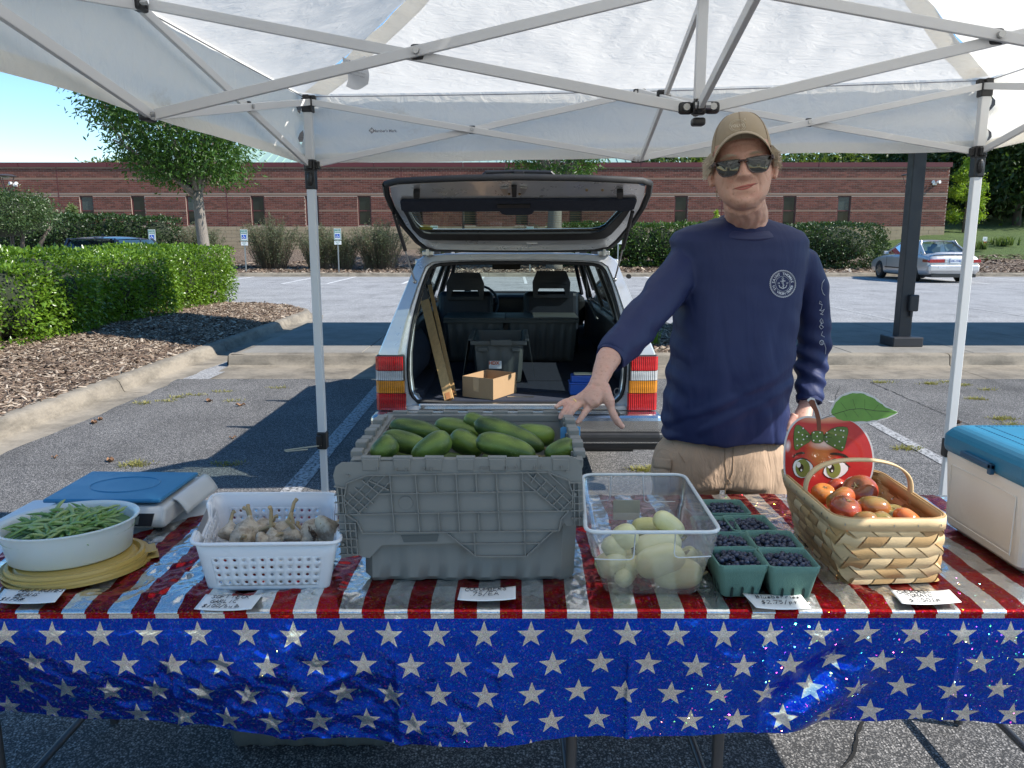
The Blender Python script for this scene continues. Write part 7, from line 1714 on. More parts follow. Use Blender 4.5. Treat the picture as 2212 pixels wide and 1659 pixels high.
def basket_band(mb, v0, v1, nv=2):
    Lb, Lt = rl3(Bq, rr_, 5), rl3(T4, rr_+.006, 5); n_ = len(Lb)
    for q in range(nv):
        f0, f1 = v0+(v1-v0)*q/nv, v0+(v1-v0)*(q+1)/nv
        A = [Lb[i].lerp(Lt[i], f0) for i in range(n_)]; B_ = [Lb[i].lerp(Lt[i], f1) for i in range(n_)]; ringband(mb, A, B_)
Lb, Lt = rl3(Bq, rr_, 5), rl3(T4, rr_+.006, 5); n_ = len(Lb)
basket_band(mb, 0, .10); 
for sd in range(4):                                             # holed walls between the rounded corners
    i0 = sd*6+5; i1 = (sd*6+6) % n_
    def f(u, v): return Lb[i0].lerp(Lb[i1], u).lerp(Lt[i0].lerp(Lt[i1], u), .10+v*(.62))
    holed(mb, f, 12 if sd in (0, 2) else 11, 4, .0042)
    for j in range(5):
        a, b_ = sd*6+j, sd*6+j+1; mb.add([Lb[a].lerp(Lt[a], .10), Lb[b_].lerp(Lt[b_], .10), Lb[b_].lerp(Lt[b_], .72), Lb[a].lerp(Lt[a], .72)], [(0,1,2,3)])
# upper band with a dip for the grip on the left side
def up(i, f): return Lb[i].lerp(Lt[i], f)
for sd in range(4):
    for j in range(6):
        a, b_ = sd*6+j, (sd*6+j+1) % n_
        if j < 5: mb.add([up(a, .72), up(b_, .72), up(b_, 1), up(a, 1)], [(0,1,2,3)])
        elif sd in (0, 2): mb.add([up(a, .72), up(b_, .72), up(b_, 1), up(a, 1)], [(0,1,2,3)])
        else:
            K = 24
            for q in range(K):
                u0, u1 = q/K, (q+1)/K
                def g(u): d = max(0, min(1, (.5-abs(u-.5)-.16)*9)); return 1-.26*d*d*(3-2*d)
                mb.add([up(a, .72).lerp(up(b_, .72), u0), up(a, .72).lerp(up(b_, .72), u1), up(a, g(u1)).lerp(up(b_, g(u1)), u1), up(a, g(u0)).lerp(up(b_, g(u0)), u0)], [(0,1,2,3)])
o = mb.build('basket_body', M_wpl, wb, smooth=45); wd = o.modifiers.new('w', 'WELD'); wd.merge_threshold = .0002; so_ = o.modifiers.new('t', 'SOLIDIFY'); so_.thickness = .0025
mb = MB(); mb.add(Lb, [tuple(range(n_))]); mb.build('basket_floor', M_wpl, wb)
mb = MB(); rimp = []
for sd in range(4):
    for j in range(6):
        a, b_ = sd*6+j, (sd*6+j+1) % n_
        if j < 5 or sd in (0, 2): rimp.append(up(a, 1))
        else:
            for q in range(24):
                u = q/24; d = max(0, min(1, (.5-abs(u-.5)-.16)*9)); f_ = 1-.26*d*d*(3-2*d); rimp.append(up(a, f_).lerp(up(b_, f_), u))
rimp = [q+(q-c0).normalized()*.004*Vector((1, 1, 0)).length for q in rimp]; rimp.append(rimp[0]); mb.tube(rimp, .0048, 8, False); mb.build('basket_rim', M_wpl, wb, smooth=60)
mb = MB(); a, b_ = 3*6+5, 0
mb.grid(lambda u, v: up(a, .74+.0*v).lerp(up(0, .74), .18+.64*u)+Vector((-.006-.006*v, 0, -.004+.03*v*(1 if 1 else 0))), 12, 3); mb.build('soft_grip', M('soft_grey_grip', (.25, .25, .26), .6, bump=0), wb, smooth=180)
m, nt, b = new_mat('garlic_skin'); k = N(nt); xyz = k.sep(k.obj()); st_ = k.noise(k.scale(k.obj(), (60, 60, 8)), 1, 4, .6); c = k.mix(st_, (.68, .60, .46), (.50, .38, .26)); dirt_ = k.ramp(k.noise(k.obj(), 45, 6, .75), [(.45, 0), (.62, .75)]); c = k.mix(dirt_, c, (.20, .13, .08)); k.l(c, b.inputs['Base Color']); b.inputs['Roughness'].default_value = .55; k.l(k.bump(st_, .4, .003), b.inputs['Normal']); M_garlic = m
M_root = M('garlic_roots', (.13, .08, .05), .95); M_gst = M('garlic_stalk', (.45, .32, .17), .8, var=.3, vs=30)
def Gq(x, y, z): return G(.3418*x, 972+.3418*y, z)
GA = [(1460,520,.028,-.5,.2,'leftmost garlic bulb in the white basket'), (1570,495,.030,.3,.9,'dirt streaked garlic bulb behind the left ones'), (1530,560,.026,1.2,-1.2,'garlic bulb showing its roots at the left front'), (1620,520,.024,.9,.5,'garlic bulb with its stalk pointing right'), (1585,545,.027,-1.0,.3,'garlic bulb with a thick pale stalk leaning left'), (1725,560,.026,.1,0,'upright garlic bulb with the tallest stalk'), (1680,490,.024,.9,.9,'garlic bulb half hidden behind the middle'), (1790,505,.028,.5,.7,'garlic bulb with a stubby brown stalk'), (1840,540,.026,.3,.3,'yellowish garlic bulb right of the tall stalk'), (1895,580,.024,-.4,.2,'garlic bulb with dark twisted stalk'), (1985,520,.030,1.0,2.2,'garlic bulb lying on its side at the right'), (2060,500,.033,1.3,2.6,'largest garlic bulb with dark roots facing out'), (2030,580,.026,1.1,1.9,'speckled garlic bulb at the right front'), (1940,560,.022,-.6,.6,'small garlic bulb near the right end'), (1660,580,.022,1.3,.1,'small garlic bulb lying flat near the front')]
for i, (x, y, r, tx, tz, lab) in enumerate(GA):
    c = Gq(x, y, .80+.012*(i % 3)+(0.015 if y < 530 else 0)); mb = MB(); lob = 8
    def gp2(u, v):
        a = 2*PI*u; h = v; pr = [0, .45, .82, 1, .98, .85, .62, .38, .2, .13]; f_ = h*9; i_ = min(8, int(f_)); rr = r*(pr[i_]+(pr[i_+1]-pr[i_])*(f_-i_)); z = r*(-.75+1.75*h); rr *= 1+.07*abs(math.sin(a*lob/2))*math.sin(PI*h)
        return Vector((rr*math.cos(a), rr*math.sin(a), z))
    mb.grid(gp2, 26, 16, closeu=True); o = mb.build('garlic_bulb', M_garlic, smooth=180); o.scale = (1.15,)*3; o.location = c; o.rotation_euler = (tx, .2*math.sin(i), tz*1.5+i); tag(o, lab, 'garlic', 'garlic bulbs in the white basket')
    L_ = .045 if i in (3, 4, 5, 7, 9) else .02; s_ = MB(); s_.tube([(0, 0, r*.95), (.003, .002, r+L_*.4), (.004, .006, r+L_*.8), (.010, .004, r+L_)], [r*.15, .0042, .004, .0048], 8); so2 = s_.build('stalk', M_gst, smooth=60); so2.parent = o
    s_ = MB(); rg = np.random.default_rng(i)
    for _ in range(40 if i in (2, 11, 10) else 16): a, e = rg.uniform(0, 6.28), rg.uniform(.1, .5); s_.tube([(0, 0, -r*.7), (r*e*math.cos(a), r*e*math.sin(a), -r*(.85+rg.uniform(0, .25))), (r*e*1.6*math.cos(a+.4), r*e*1.6*math.sin(a+.4), -r*(.9+rg.uniform(0, .2)))], .0007, 3)
    so3 = s_.build('roots', M_root); so3.parent = o
# ================================================================== SCALE
sc_ = thing('weighing_scale', (-1.165, 2.28, ZB), 'white digital weighing scale with flat blue plate behind the bean bowl', 'scale')
M_scb = M('scale_blue', (.035, .19, .36), .35, var=.08, bs=300, bump=.1); M_scw = M('scale_white', (.66, .65, .62), .4, var=.04, bump=0)
zp = .838
mb = MB(); mb.prism([(-1.335, 2.145), (-1.0, 2.145), (-.995, 2.415), (-1.34, 2.425)], lambda a, b_: Vector((a, b_, zp)), (0, 0, -.012)); pl = mb.build('blue_plate', M_scb, sc_, bevel=.005)
mb = MB(); mb.tube([(-1.165+.10*math.cos(a), 2.285+.075*math.sin(a), zp+.0003) for a in np.linspace(0, 2*PI, 49)], .0016, 4, False); mb.build('plate_ring', M_scb, pl)
mb = MB(); prof = [(2.13, ZB+.012), (2.125, ZB+.035), (2.145, zp-.022), (2.42, zp-.018), (2.46, zp-.03), (2.46, ZB+.012)]
mb.prism(prof, lambda y, z: Vector((-1.325, y, z)), (.34, 0, 0)); mb.build('housing', M_scw, sc_, bevel=.010, seg=3)
mb = MB(); mb.grid(lambda u, v: Vector((-.99+.040*v, 2.20+.24*u, zp-.018-.0-.045*v**2.0*1.0)), 8, 8); o = mb.build('side_wing', M_scw, sc_, smooth=180); so_ = o.modifiers.new('t', 'SOLIDIFY'); so_.thickness = .004
mb = MB(); mb.prism([(-1.20, ZB+.022), (-1.02, ZB+.022), (-1.012, ZB+.056), (-1.20, ZB+.056)], lambda a, z: Vector((a, 2.1225+(z-ZB-.03)*.25-.001, z)), (0, .004, 0)); dp_ = mb.build('display_panel', M('panel_black', (.02, .02, .025), .2, bump=0), sc_)
mb = MB(); mb.prism([(-1.125, ZB+.028), (-1.055, ZB+.028), (-1.052, ZB+.050), (-1.125, ZB+.050)], lambda a, z: Vector((a, 2.1195+(z-ZB-.03)*.25-.001, z)), (0, .001, 0)); mb.build('lcd', M('lcd_grey', (.13, .15, .14), .2, bump=0), dp_)
mb = MB(); mb.box2((-1.10, 2.125, ZB+.058), (-1.06, 2.13, ZB+.064)); mb.build('red_badge', M_signr, dp_)
mb = MB()
for x in (-1.30, -1.02):
    for y in (2.16, 2.42): mb.cyl((x, y, ZB-.002), (x, y, ZB+.014), .012)
mb.build('feet', M_rubber, sc_)
# ================================================================== BEAN BOWL
M_bowl = M('milky_plastic', (.66, .70, .68), .35, var=.03, bump=0, sss=.15); M_lidy = M('mustard_plastic', (.50, .33, .08), .4, var=.08, bs=200, bump=.05)
bc = Vector((-1.128, 1.912)); RT = Matrix.Rotation(math.radians(28), 3, 'Z')
ld = thing('yellow_lid', (-1.10, 1.885, ZB), 'mustard yellow oval lid lowest under the bean bowl', 'lid')
lc = Vector((-1.095, 1.882, ZB+.006))
mb = MB(); mb.lathe([(0, .010), (.80, .010), (.84, .004), (.88, .012), (.93, .012), (.95, .003), (1.0, .006), (1.005, .0), (.98, -.002), (0, -.001)], 56, lc, .168, .140)
mb.v = [tuple(lc+RT @ (Vector(q)-lc)) for q in mb.v]; mb.build('lid_disc', M_lidy, ld, smooth=40); mb = MB(); q = lc+RT @ Vector((.168, -.01, .004)); mb.box(q, (.03, .06, .003), RT); mb.build('lid_tab', M_lidy, ld, bevel=.001)
for o in [ld]:
    c = copy_tree(o); c.location.z += .013; c.location.x -= .008; c.location.y += .006; c['label'] = 'mustard yellow oval lid stacked second, touching the bean bowl'
bw = thing('bean_bowl', (bc.x, bc.y, ZB+.012), 'milky plastic oval tub heaped with green beans at the left end', 'bowl')
zb2, zt3 = ZB+.030, .866
def oval(prof, c, n_=56):
    mb = MB(); mb.lathe(prof, n_, c); mb.v = [tuple(Vector(c)+RT @ (Vector(q)-Vector(c))) for q in mb.v]; return mb
H3 = zt3-zb2
mb = MB(); mb.lathe([(0, 0), (.80, 0), (.85, .006), (.93, H3*.93), (.99, H3*.94), (1.0, H3*.97), (.995, H3), (.97, H3), (.93, H3*.96), (.90, H3*.9), (.82, .01), (0, .006)], 60, (0, 0, 0), .166, .142)
mb.v = [tuple(Vector((bc.x, bc.y, zb2))+RT @ Vector(q)) for q in mb.v]; mb.build('bowl_body', M_bowl, bw, smooth=45)
m = M('green_bean', (.19, .30, .075), .42, var=.25, vs=25, bs=90, bump=.15); m2 = M('pale_green_bean', (.30, .38, .14), .42, var=.2, vs=25, bs=90, bump=.15); M_beans = [m, m2]
var = []
rg = np.random.default_rng(5)
for kx in range(9):
    L_ = rg.uniform(.075, .125); cv = rg.uniform(.1, .45)*rg.choice([-1, 1]); r = rg.uniform(.0042, .0056); mb = MB(); K = 12; pts = []; rad = []
    for j in range(K+1): t = j/K; a = (t-.5)*cv*2.2; pts.append((math.sin(a)/max(.05, abs(cv)*2.2)*L_ if abs(cv) > .02 else (t-.5)*L_, (1-math.cos(a))/max(.05, abs(cv)*2.2)*L_*(1 if cv > 0 else -1), .004*math.sin(t*7+kx))); rad.append(r*(min(1, t*6, (1-t)*5)**.6*.9+.08)*(1+.09*math.sin(t*26)))
    mb.tube(pts, rad, 8, True, .75); me = bpy.data.meshes.new('bean'); me.from_pydata(mb.v, [], mb.f); me.materials.append(M_beans[kx % 2]); me.polygons.foreach_set('use_smooth', [True]*len(mb.f)); var.append(me)
def bean(i, p_, rot):
    o = bpy.data.objects.new('green_bean', var[i % 9]); COL.objects.link(o); o.location = p_; o.rotation_euler = rot; tag(o, 'slender green bean in the heap filling the oval tub', 'bean', 'green beans in the oval tub')
for i in range(190):
    a = rg.uniform(0, 2*PI); e = math.sqrt(rg.uniform(0, 1))*.70; lay = i/190; d = Vector((e*.166*math.cos(a)*.80, e*.142*math.sin(a)*.80, 0)); q = Vector((bc.x, bc.y, 0))+RT @ d
    z = zt3-.028+lay*.030*(1-e*e*.8)+.008; bean(i, (q.x, q.y, z), (rg.normal(0, .10), rg.normal(0, .16), rg.normal(.5, .9) if i % 3 else rg.uniform(0, 6.28)))
mb = MB(); q = [Vector((bc.x, bc.y, zt3-.030))+RT @ Vector((.152*math.cos(a), .128*math.sin(a), 0)) for a in np.linspace(0, 2*PI, 41)[:-1]]
mb.add(q, [tuple(range(40))]); o = mb.build('deeper_beans', M_beans[0], bw); o['kind'] = 'stuff'
# ================================================================== UNDER THE TABLE AND IN THE WAGON
def simple_tote(x0, x1, y0, y1, z0, z1, label, mat, lid=True, ribs=5, name='storage_tote'):
    t = thing(name, ((x0+x1)/2, (y0+y1)/2, z0), label, 'tote'); mb = MB(); e = .03
    tote_body(mb, [(x0+e, y0+e), (x1-e, y0+e), (x1-e, y1-e), (x0+e, y1-e)], [(x0, y0), (x1, y0), (x1, y1), (x0, y1)], z0, z1, ribs); mb.build('tote_body', mat, t, smooth=45)
    mb = MB(); ringband(mb, [Vector((x, y, z1-.03)) for x, y in ((x0-.018, y0-.018), (x1+.018, y0-.018), (x1+.018, y1+.018), (x0-.018, y1+.018))], [Vector((x, y, z1-.03)) for x, y in ((x0+.004, y0+.004), (x1-.004, y0+.004), (x1-.004, y1-.004), (x0+.004, y1-.004))], (0, 0, .03)); mb.build('rim', mat, t, bevel=.004)
    if lid:
        mb = MB(); ym = (y0+y1)/2; n_ = 8
        poly = [(x0-.016, y0-.016), (x1+.016, y0-.016)]
        for i in range(n_+1): x = x1+.016-(x1-x0+.032)*i/n_; poly += [(x, ym+(.018 if i % 2 else -.018))] + ([(x-(x1-x0+.032)/n_, ym+(.018 if i % 2 else -.018))] if i < n_ else [])
        mb.prism(poly, lambda a, b_: Vector((a, b_, z1+.001)), (0, 0, .012)); mb.build('lid_half', mat, t, bevel=.002)
        mb = MB(); poly = [(x0-.016, y1+.016), (x1+.016, y1+.016)]
        for i in range(n_+1): x = x1+.016-(x1-x0+.032)*i/n_; poly += [(x, ym+(.021 if i % 2 else -.015))] + ([(x-(x1-x0+.032)/n_, ym+(.021 if i % 2 else -.015))] if i < n_ else [])
        mb.prism(poly, lambda a, b_: Vector((a, b_, z1+.001)), (0, 0, .012)); mb.build('lid_half', mat, t, bevel=.002)
    return t
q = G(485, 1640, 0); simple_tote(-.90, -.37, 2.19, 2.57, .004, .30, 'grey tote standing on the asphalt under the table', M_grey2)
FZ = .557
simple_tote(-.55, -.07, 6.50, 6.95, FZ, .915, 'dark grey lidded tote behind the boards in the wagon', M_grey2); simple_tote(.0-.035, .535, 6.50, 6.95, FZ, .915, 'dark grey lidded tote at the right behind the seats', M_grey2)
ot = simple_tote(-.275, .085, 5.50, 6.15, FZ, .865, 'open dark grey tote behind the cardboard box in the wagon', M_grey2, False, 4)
for s_, x in ((-1, -.295), (1, .105)):
    mb = MB(); mb.prism([(5.50, .86), (6.12, .86), (6.08, .62), (5.54, .60)], lambda y, z: Vector((x+s_*(.012+(.86-z)*.16), y, z)), (s_*.004, 0, 0)); mb.build('lid_flap', M_grey2, ot); mb = MB()
    for i in range(8): mb.box((x+s_*.0, 5.54+i*.08, .868), (.03, .045, .016))
    mb.build('hinge_knuckles', M_grey2, ot, bevel=.002)
mb = MB(); mb.box2((-.15, 5.455, .835), (.0, 5.49, .875)); mb.build('handle_grip', M_grey2, ot, bevel=.004); mb = MB(); mb.box2((-.24, 5.47, .79), (-.17, 5.495, .82)); mb.box2((.0, 5.47, .79), (.06, 5.495, .82)); mb.build('catch', M_grey2, ot, bevel=.004)
q = P(756+918*.3418, 351+1268*.3418, 5.49); mb = MB(); mb.box((q.x, 5.492, q.z-.012), (.09, .002, .055)); lb = mb.build('sticker', M_white, ot); o = put_text('sticker_text', 'HDX', .034, (q.x-.008, 5.488, q.z+.0), RX, M('orange_ink', (.7, .12, .02), .6, bump=0), lb, bold=.001)
# cardboard box
def CW(x, y): return (756+x*.3418, 351+y*.3418)
M_cardb = M('cardboard', (.40, .26, .14), .85, var=.08, vs=12, bs=90, bump=.2)
bn, bl_, br = G(*CW(905, 1500), FZ), G(*CW(714, 1478), FZ), G(*CW(1050, 1452), FZ); back = bl_+br-bn; tops = [q+Vector((0, 0, .135)) for q in (bn, br, back, bl_)]
bb = thing('cardboard_box', tuple(bn), 'small open brown cardboard box at the wagon sill', 'box')
mb = MB(); bt4 = [bn, br, back, bl_]; ringband(mb, bt4, tops); i_ = [q.lerp(sum(bt4, Vector())/4, .02) for q in bt4]; mb.add([q+Vector((0, 0, .003)) for q in bt4], [(0,1,2,3)]); o = mb.build('box_walls', M_cardb, bb); so_ = o.modifiers.new('t', 'SOLIDIFY'); so_.thickness = .004; so_.offset = 0
n1 = (bl_-bn).cross(Vector((0, 0, 1))).normalized(); n1 = -n1 if n1.y > 0 else n1
mb = MB(); c_ = bn.lerp(bl_, .55)+n1*.0035; d_ = (bl_-bn).normalized(); mb.prism([(-.022, .135), (.022, .135), (.02, .045), (-.02, .04)], lambda a, z: c_+d_*a+Vector((0, 0, z)), -n1*.001); mb.build('packing_tape', M('tan_tape', (.55, .38, .22), .25, bump=0), bb)
# leaning boards
M_board = M('pine_board', (.50, .31, .13), .6, var=.35, vs=5, bs=70, bump=.4, stretch=(9, 9, 1.2))
for (bx_, tx_, w_, z1, Y0, Y1, lab) in ((( 627, 1500), (455, 800), .060, 1.16, 4.95, 5.55, 'wider pale wooden board leaning in the wagon'), ((662, 1475), (488, 705), .026, 1.24, 5.03, 5.75, 'narrow brown board leaning behind the pale one')):
    A = P(*CW(*bx_), Y0); B_ = P(*CW(*tx_), Y1); A.z = FZ+.005; A = G(*CW(*bx_), FZ+.005); t = thing('leaning_board', tuple(A), lab, 'board'); mb = MB(); mb.bar(A, B_, w_, .02, (0, -1, 0)); mb.build('plank', M_board, t, bevel=.002)
    d_ = (B_-A).normalized(); mb = MB(); mb.bar(B_-d_*.11, B_+d_*.06, w_+.004, .024, (0, -1, 0)); mb.build('dark_end', M('dark_wood_end', (.10, .085, .07), .7) if 'dark_wood_end' not in bpy.data.materials else bpy.data.materials['dark_wood_end'], t, bevel=.002); mb = MB(); mb.bar(A+d_*.0, A+d_*.05, w_*.5, .025, (0, -1, 0)); mb.build('end_block', M('orange_wood', (.42, .18, .07), .6) if 'orange_wood' not in bpy.data.materials else bpy.data.materials['orange_wood'], t)
# blue case
q = G(*CW(1390, 1472), FZ); bcse = thing('blue_case', (q.x+.07, q.y+.08, FZ), 'blue plastic case with cream handle at the right of the cargo floor', 'case')
mb = MB(); mb.box2((q.x, q.y, FZ), (q.x+.17, q.y+.13, FZ+.075)); mb.build('case_body', M('case_blue', (.015, .09, .42), .4, bump=.05), bcse, bevel=.008); mb = MB(); mb.box2((q.x-.006, q.y-.006, FZ+.072), (q.x+.176, q.y+.136, FZ+.084)); mb.box2((q.x+.01, q.y+.01, FZ+.084), (q.x+.16, q.y+.12, FZ+.128)); mb.build('case_lid', bpy.data.materials['case_blue'], bcse, bevel=.012); mb = MB(); ringband(mb, [Vector(v) for v in ((q.x+.03, q.y+.03, FZ+.131), (q.x+.15, q.y+.03, FZ+.131), (q.x+.15, q.y+.09, FZ+.131), (q.x+.03, q.y+.09, FZ+.131))], [Vector(v) for v in ((q.x+.05, q.y+.045, FZ+.131), (q.x+.13, q.y+.045, FZ+.131), (q.x+.13, q.y+.075, FZ+.131), (q.x+.05, q.y+.075, FZ+.131))], (0, 0, .008)); mb.build('case_handle', M('cream_plastic', (.6, .55, .35), .5, bump=0), bcse)
# ================================================================== PERSON
def skin_mat(name):
    m, nt, b = new_mat(name); k = N(nt); co = k.obj()
    c = k.mix(k.noise(co, 14, 4, .6), (.54, .30, .23), (.66, .40, .315)); c = k.mix(k.ramp(k.noise(co, 28, 5, .65), [(.52, 0), (.72, .45)]), c, (.58, .22, .17)); c = k.mix(k.ramp(k.noise(co, 110, 3, .6), [(.58, 0), (.70, .45)]), c, (.30, .15, .10))
    k.l(c, b.inputs['Base Color']); b.inputs['Roughness'].default_value = .48; b.inputs['Subsurface Weight'].default_value = .12; b.inputs['Subsurface Radius'].default_value = (.012, .004, .002)
    w = k.noise(k.scale(co, (1, 1, 3.5)), 70, 6, .7, .6); k.l(k.bump(w, .6, .0022), b.inputs['Normal']); return m
M_skin = skin_mat('skin')
m, nt, b = new_mat('navy_jersey'); k = N(nt); co = k.pos()
k.l(k.mix(k.noise(co, 8, 4), (.012, .020, .075), (.016, .026, .092)), b.inputs['Base Color']); b.inputs['Roughness'].default_value = .58; b.inputs['Specular IOR Level'].default_value = .3
fo_ = k.noise(k.scale(co, (5.5, 4, 1.3)), 2.2, 3, .5, 1.6); f2 = k.noise(k.scale(co, (1, 1, 1)), 900, 2); k.l(k.bump(f2, .12, .0005, k.bump(fo_, .12, .03)), b.inputs['Normal']); M_shirt = m
m, nt, b = new_mat('khaki_twill'); k = N(nt); co = k.pos(); c = k.mix(k.noise(co, 5, 4, .6), (.36, .245, .165), (.46, .33, .23)); k.l(c, b.inputs['Base Color']); b.inputs['Roughness'].default_value = .85
k.l(k.bump(k.noise(k.scale(co, (4, 3, 1.2)), 3, 4, .5, 1.2), .6, .03), b.inputs['Normal']); M_khaki = m
M_cap = M('tan_cap_cotton', (.38, .31, .22), .85, var=.10, vs=12, bs=500, bump=.3, bd=.001)
M_thread = M('pale_thread', (.66, .60, .48), .7, bump=0); M_printw = M('shirt_print', (.50, .53, .60), .7, bump=0)
def remesh(mb, voxel, name, sm=4, fac=.5):
    me = bpy.data.meshes.new(name); me.from_pydata(mb.v, [], mb.f); o = bpy.data.objects.new(name, me); COL.objects.link(o)
    r_ = o.modifiers.new('r', 'REMESH'); r_.mode = 'VOXEL'; r_.voxel_size = voxel; s = o.modifiers.new('s', 'SMOOTH'); s.iterations = sm; s.factor = fac
    bpy.context.view_layer.update(); ev = bpy.data.meshes.new_from_object(o.evaluated_get(bpy.context.evaluated_depsgraph_get())); bpy.data.objects.remove(o); ev.name = name; return ev
def displace(me, fn):
    n_ = len(me.vertices); co = np.empty(n_*3, np.float32); me.vertices.foreach_get('co', co); nr = np.empty(n_*3, np.float32); me.vertices.foreach_get('normal', nr)
    co = co.reshape(-1, 3); nr = nr.reshape(-1, 3)
    d = np.array([fn(Vector(c), Vector(n2)) for c, n2 in zip(co, nr)]); co += nr*d[:, None]; me.vertices.foreach_set('co', co.ravel()); me.update()
PCX = P(1590, 700, 2.75).x
man = thing('person', (PCX, 2.78, 0), 'older man in tan cap, sunglasses and navy shirt, one hand on the grey tote', 'person')
# ---- head frame
HC = P(1603, 358, 2.655); HR = Matrix.Rotation(math.radians(-6), 3, 'Y') @ Matrix.Rotation(math.radians(-3), 3, 'X') @ Matrix.Rotation(math.radians(-14), 3, 'Z'); HS = 1.10
def h(x, y, z): return HC + HR @ Vector((x*HS*1.10, y*HS, z*HS))
mb = MB()
def e_(c, r): mb.ell(h(*c), [q*HS for q in r], 24, 16, HR)
HP = [(-.131, .012, -.050, -.020), (-.127, .026, -.070, .0), (-.117, .038, -.083, .03), (-.100, .055, -.088, .05), (-.080, .0645, -.088, .065), (-.055, .0715, -.088, .08), (-.025, .0755, -.088, .09), (.0, .077, -.087, .10), (.03, .076, -.088, .108), (.06, .076, -.084, .108), (.09, .070, -.070, .10), (.115, .056, -.048, .08), (.135, .034, -.02, .05)]
def gs(x, z, cx, cz, sx_, sz): return math.exp(-((x-cx)/sx_)**2-((z-cz)/sz)**2)
def face_add(x, z):
    ax = abs(x); d = 0
    t = (z+.040)/.062                                            # nose ridge
    if -.3 < t < 1.15: d += (.026*(1-max(0, t))**.85+.003 if t < 1 else .003)*math.exp(-(x/(.0115+.004*(1-max(0, min(1, t)))))**2)*(1 if t > 0 else max(0, 1+t/.22))
    d += .010*gs(ax, z, .0150, -.036, .0065, .0075); d += .0045*gs(ax, z, .030, .026, .026, .008); d -= .0075*gs(ax, z, .031, .004, .019, .013)
    d += .0075*gs(ax, z, .043, -.036, .021, .019); d += .0055*gs(x, z, 0, -.073, .026, .012); d -= .003*gs(x, z, 0, -.093, .022, .006); d += .0075*gs(x, z, 0, -.112, .020, .013); d += .003*gs(ax, z, .040, -.085, .016, .02)
    d -= .003*gs(ax, z, .036, -.070, .006, .010)
    return d
V = []; nh = 72
zz_ = np.linspace(HP[0][0], HP[-1][0], 64)
for z in zz_:
    w = np.interp(z, [q[0] for q in HP], [q[1] for q in HP]); f_ = np.interp(z, [q[0] for q in HP], [q[2] for q in HP]); b_ = np.interp(z, [q[0] for q in HP], [q[3] for q in HP]); cy = min(.02, (f_+b_)/2+.01)
    for i in range(nh):
        a = 2*PI*i/nh; ca, sa = math.cos(a), math.sin(a); e = .86; x = w*math.copysign(abs(ca)**e, ca); y = cy+((b_-cy) if sa > 0 else (cy-f_))*math.copysign(abs(sa)**e, sa)
        if sa < 0: y -= face_add(x, z)*min(1, -sa*2.5)
        V.append(h(x, y, z))
nz_ = len(zz_); mb.add(V, [(j*nh+i, j*nh+(i+1) % nh, (j+1)*nh+(i+1) % nh, (j+1)*nh+i) for j in range(nz_-1) for i in range(nh)]+[tuple(range(nh))[::-1], tuple((nz_-1)*nh+i for i in range(nh))])
for s in (-1, 1):
    e_((s*.085, .006, -.014), (.009, .018, .033)); e_((s*.082, .002, -.040), (.008, .011, .012)); e_((s*.093, .014, .002), (.006, .012, .024))
nb0 = P(1602, 500, 2.80)
mb.tube([h(0, .014, -.055), h(.0, .022, -.10), (nb0.x, 2.755, nb0.z+.055), (nb0.x, 2.765, nb0.z+.01), (nb0.x, 2.785, nb0.z-.05)], [.064, .066, .071, .080, .105], 28)
# forearms and hands belong to the same skin
def C6(x, y, Y): return P(1161+.1302*x, 729+.1302*y, Y)
fa = [C6(1270, 150, 2.47), C6(1180, 350, 2.425), C6(1100, 520, 2.395), C6(1035, 700, 2.365), C6(985, 840, 2.345)]
arm = MB()
arm.tube([Vector(q) for q in fa], [.034, .040, .033, .028, .030], 18, flat=.85)
arm.tube([C6(1000, 780, 2.352), C6(930, 920, 2.335), C6(870, 1040, 2.325), C6(800, 1090, 2.32)], [.028, .036, .038, .028], 18, flat=.62)
arm.tube([C6(1090, 800, 2.345), C6(1130, 950, 2.325), C6(1190, 1060, 2.315), C6(1215, 1140, 2.31)], [.020, .021, .017, .0135], 12)
arm.tube([C6(940, 880, 2.338), C6(700, 1020, 2.33), C6(620, 1030, 2.328)], [.022, .016, .012], 12)
arm.tube([C6(1000, 900, 2.335), C6(1000, 1060, 2.322), C6(940, 1120, 2.318)], [.024, .018, .012], 12)
FG = [[(620,1010,2.330),(540,1035,2.328),(450,1065,2.318),(375,1105,2.308),(310,1152,2.300)], [(690,1040,2.328),(600,1075,2.322),(520,1120,2.306),(450,1210,2.292),(400,1290,2.284),(380,1335,2.281)], [(790,1070,2.326),(700,1110,2.318),(620,1165,2.300),(550,1260,2.286),(490,1350,2.278),(458,1410,2.275)], [(930,1110,2.322),(850,1170,2.312),(790,1235,2.300),(740,1310,2.290),(690,1380,2.284),(665,1405,2.282)]]
FRD = [[.0105,.0085,.0090,.0078,.0070], [.0115,.0098,.0104,.0088,.0086,.0070], [.0120,.0102,.0108,.0092,.0088,.0072], [.0120,.0104,.0106,.0090,.0084,.0068]]
for pts, rd in zip(FG, FRD): arm.tube([C6(*q) for q in pts], rd, 12); arm.ell(C6(*pts[-1]), (rd[-1]*1.02,)*3, 12, 8)
th_ = [(1200,1040,2.315),(1215,1140,2.312),(1235,1220,2.306),(1280,1320,2.300),(1340,1410,2.296),(1405,1480,2.292)]
arm.tube([C6(*q) for q in th_], [.016,.0128,.0118,.0122,.0112,.0085], 12); arm.ell(C6(*th_[-1]), (.0088,)*3, 12, 8)
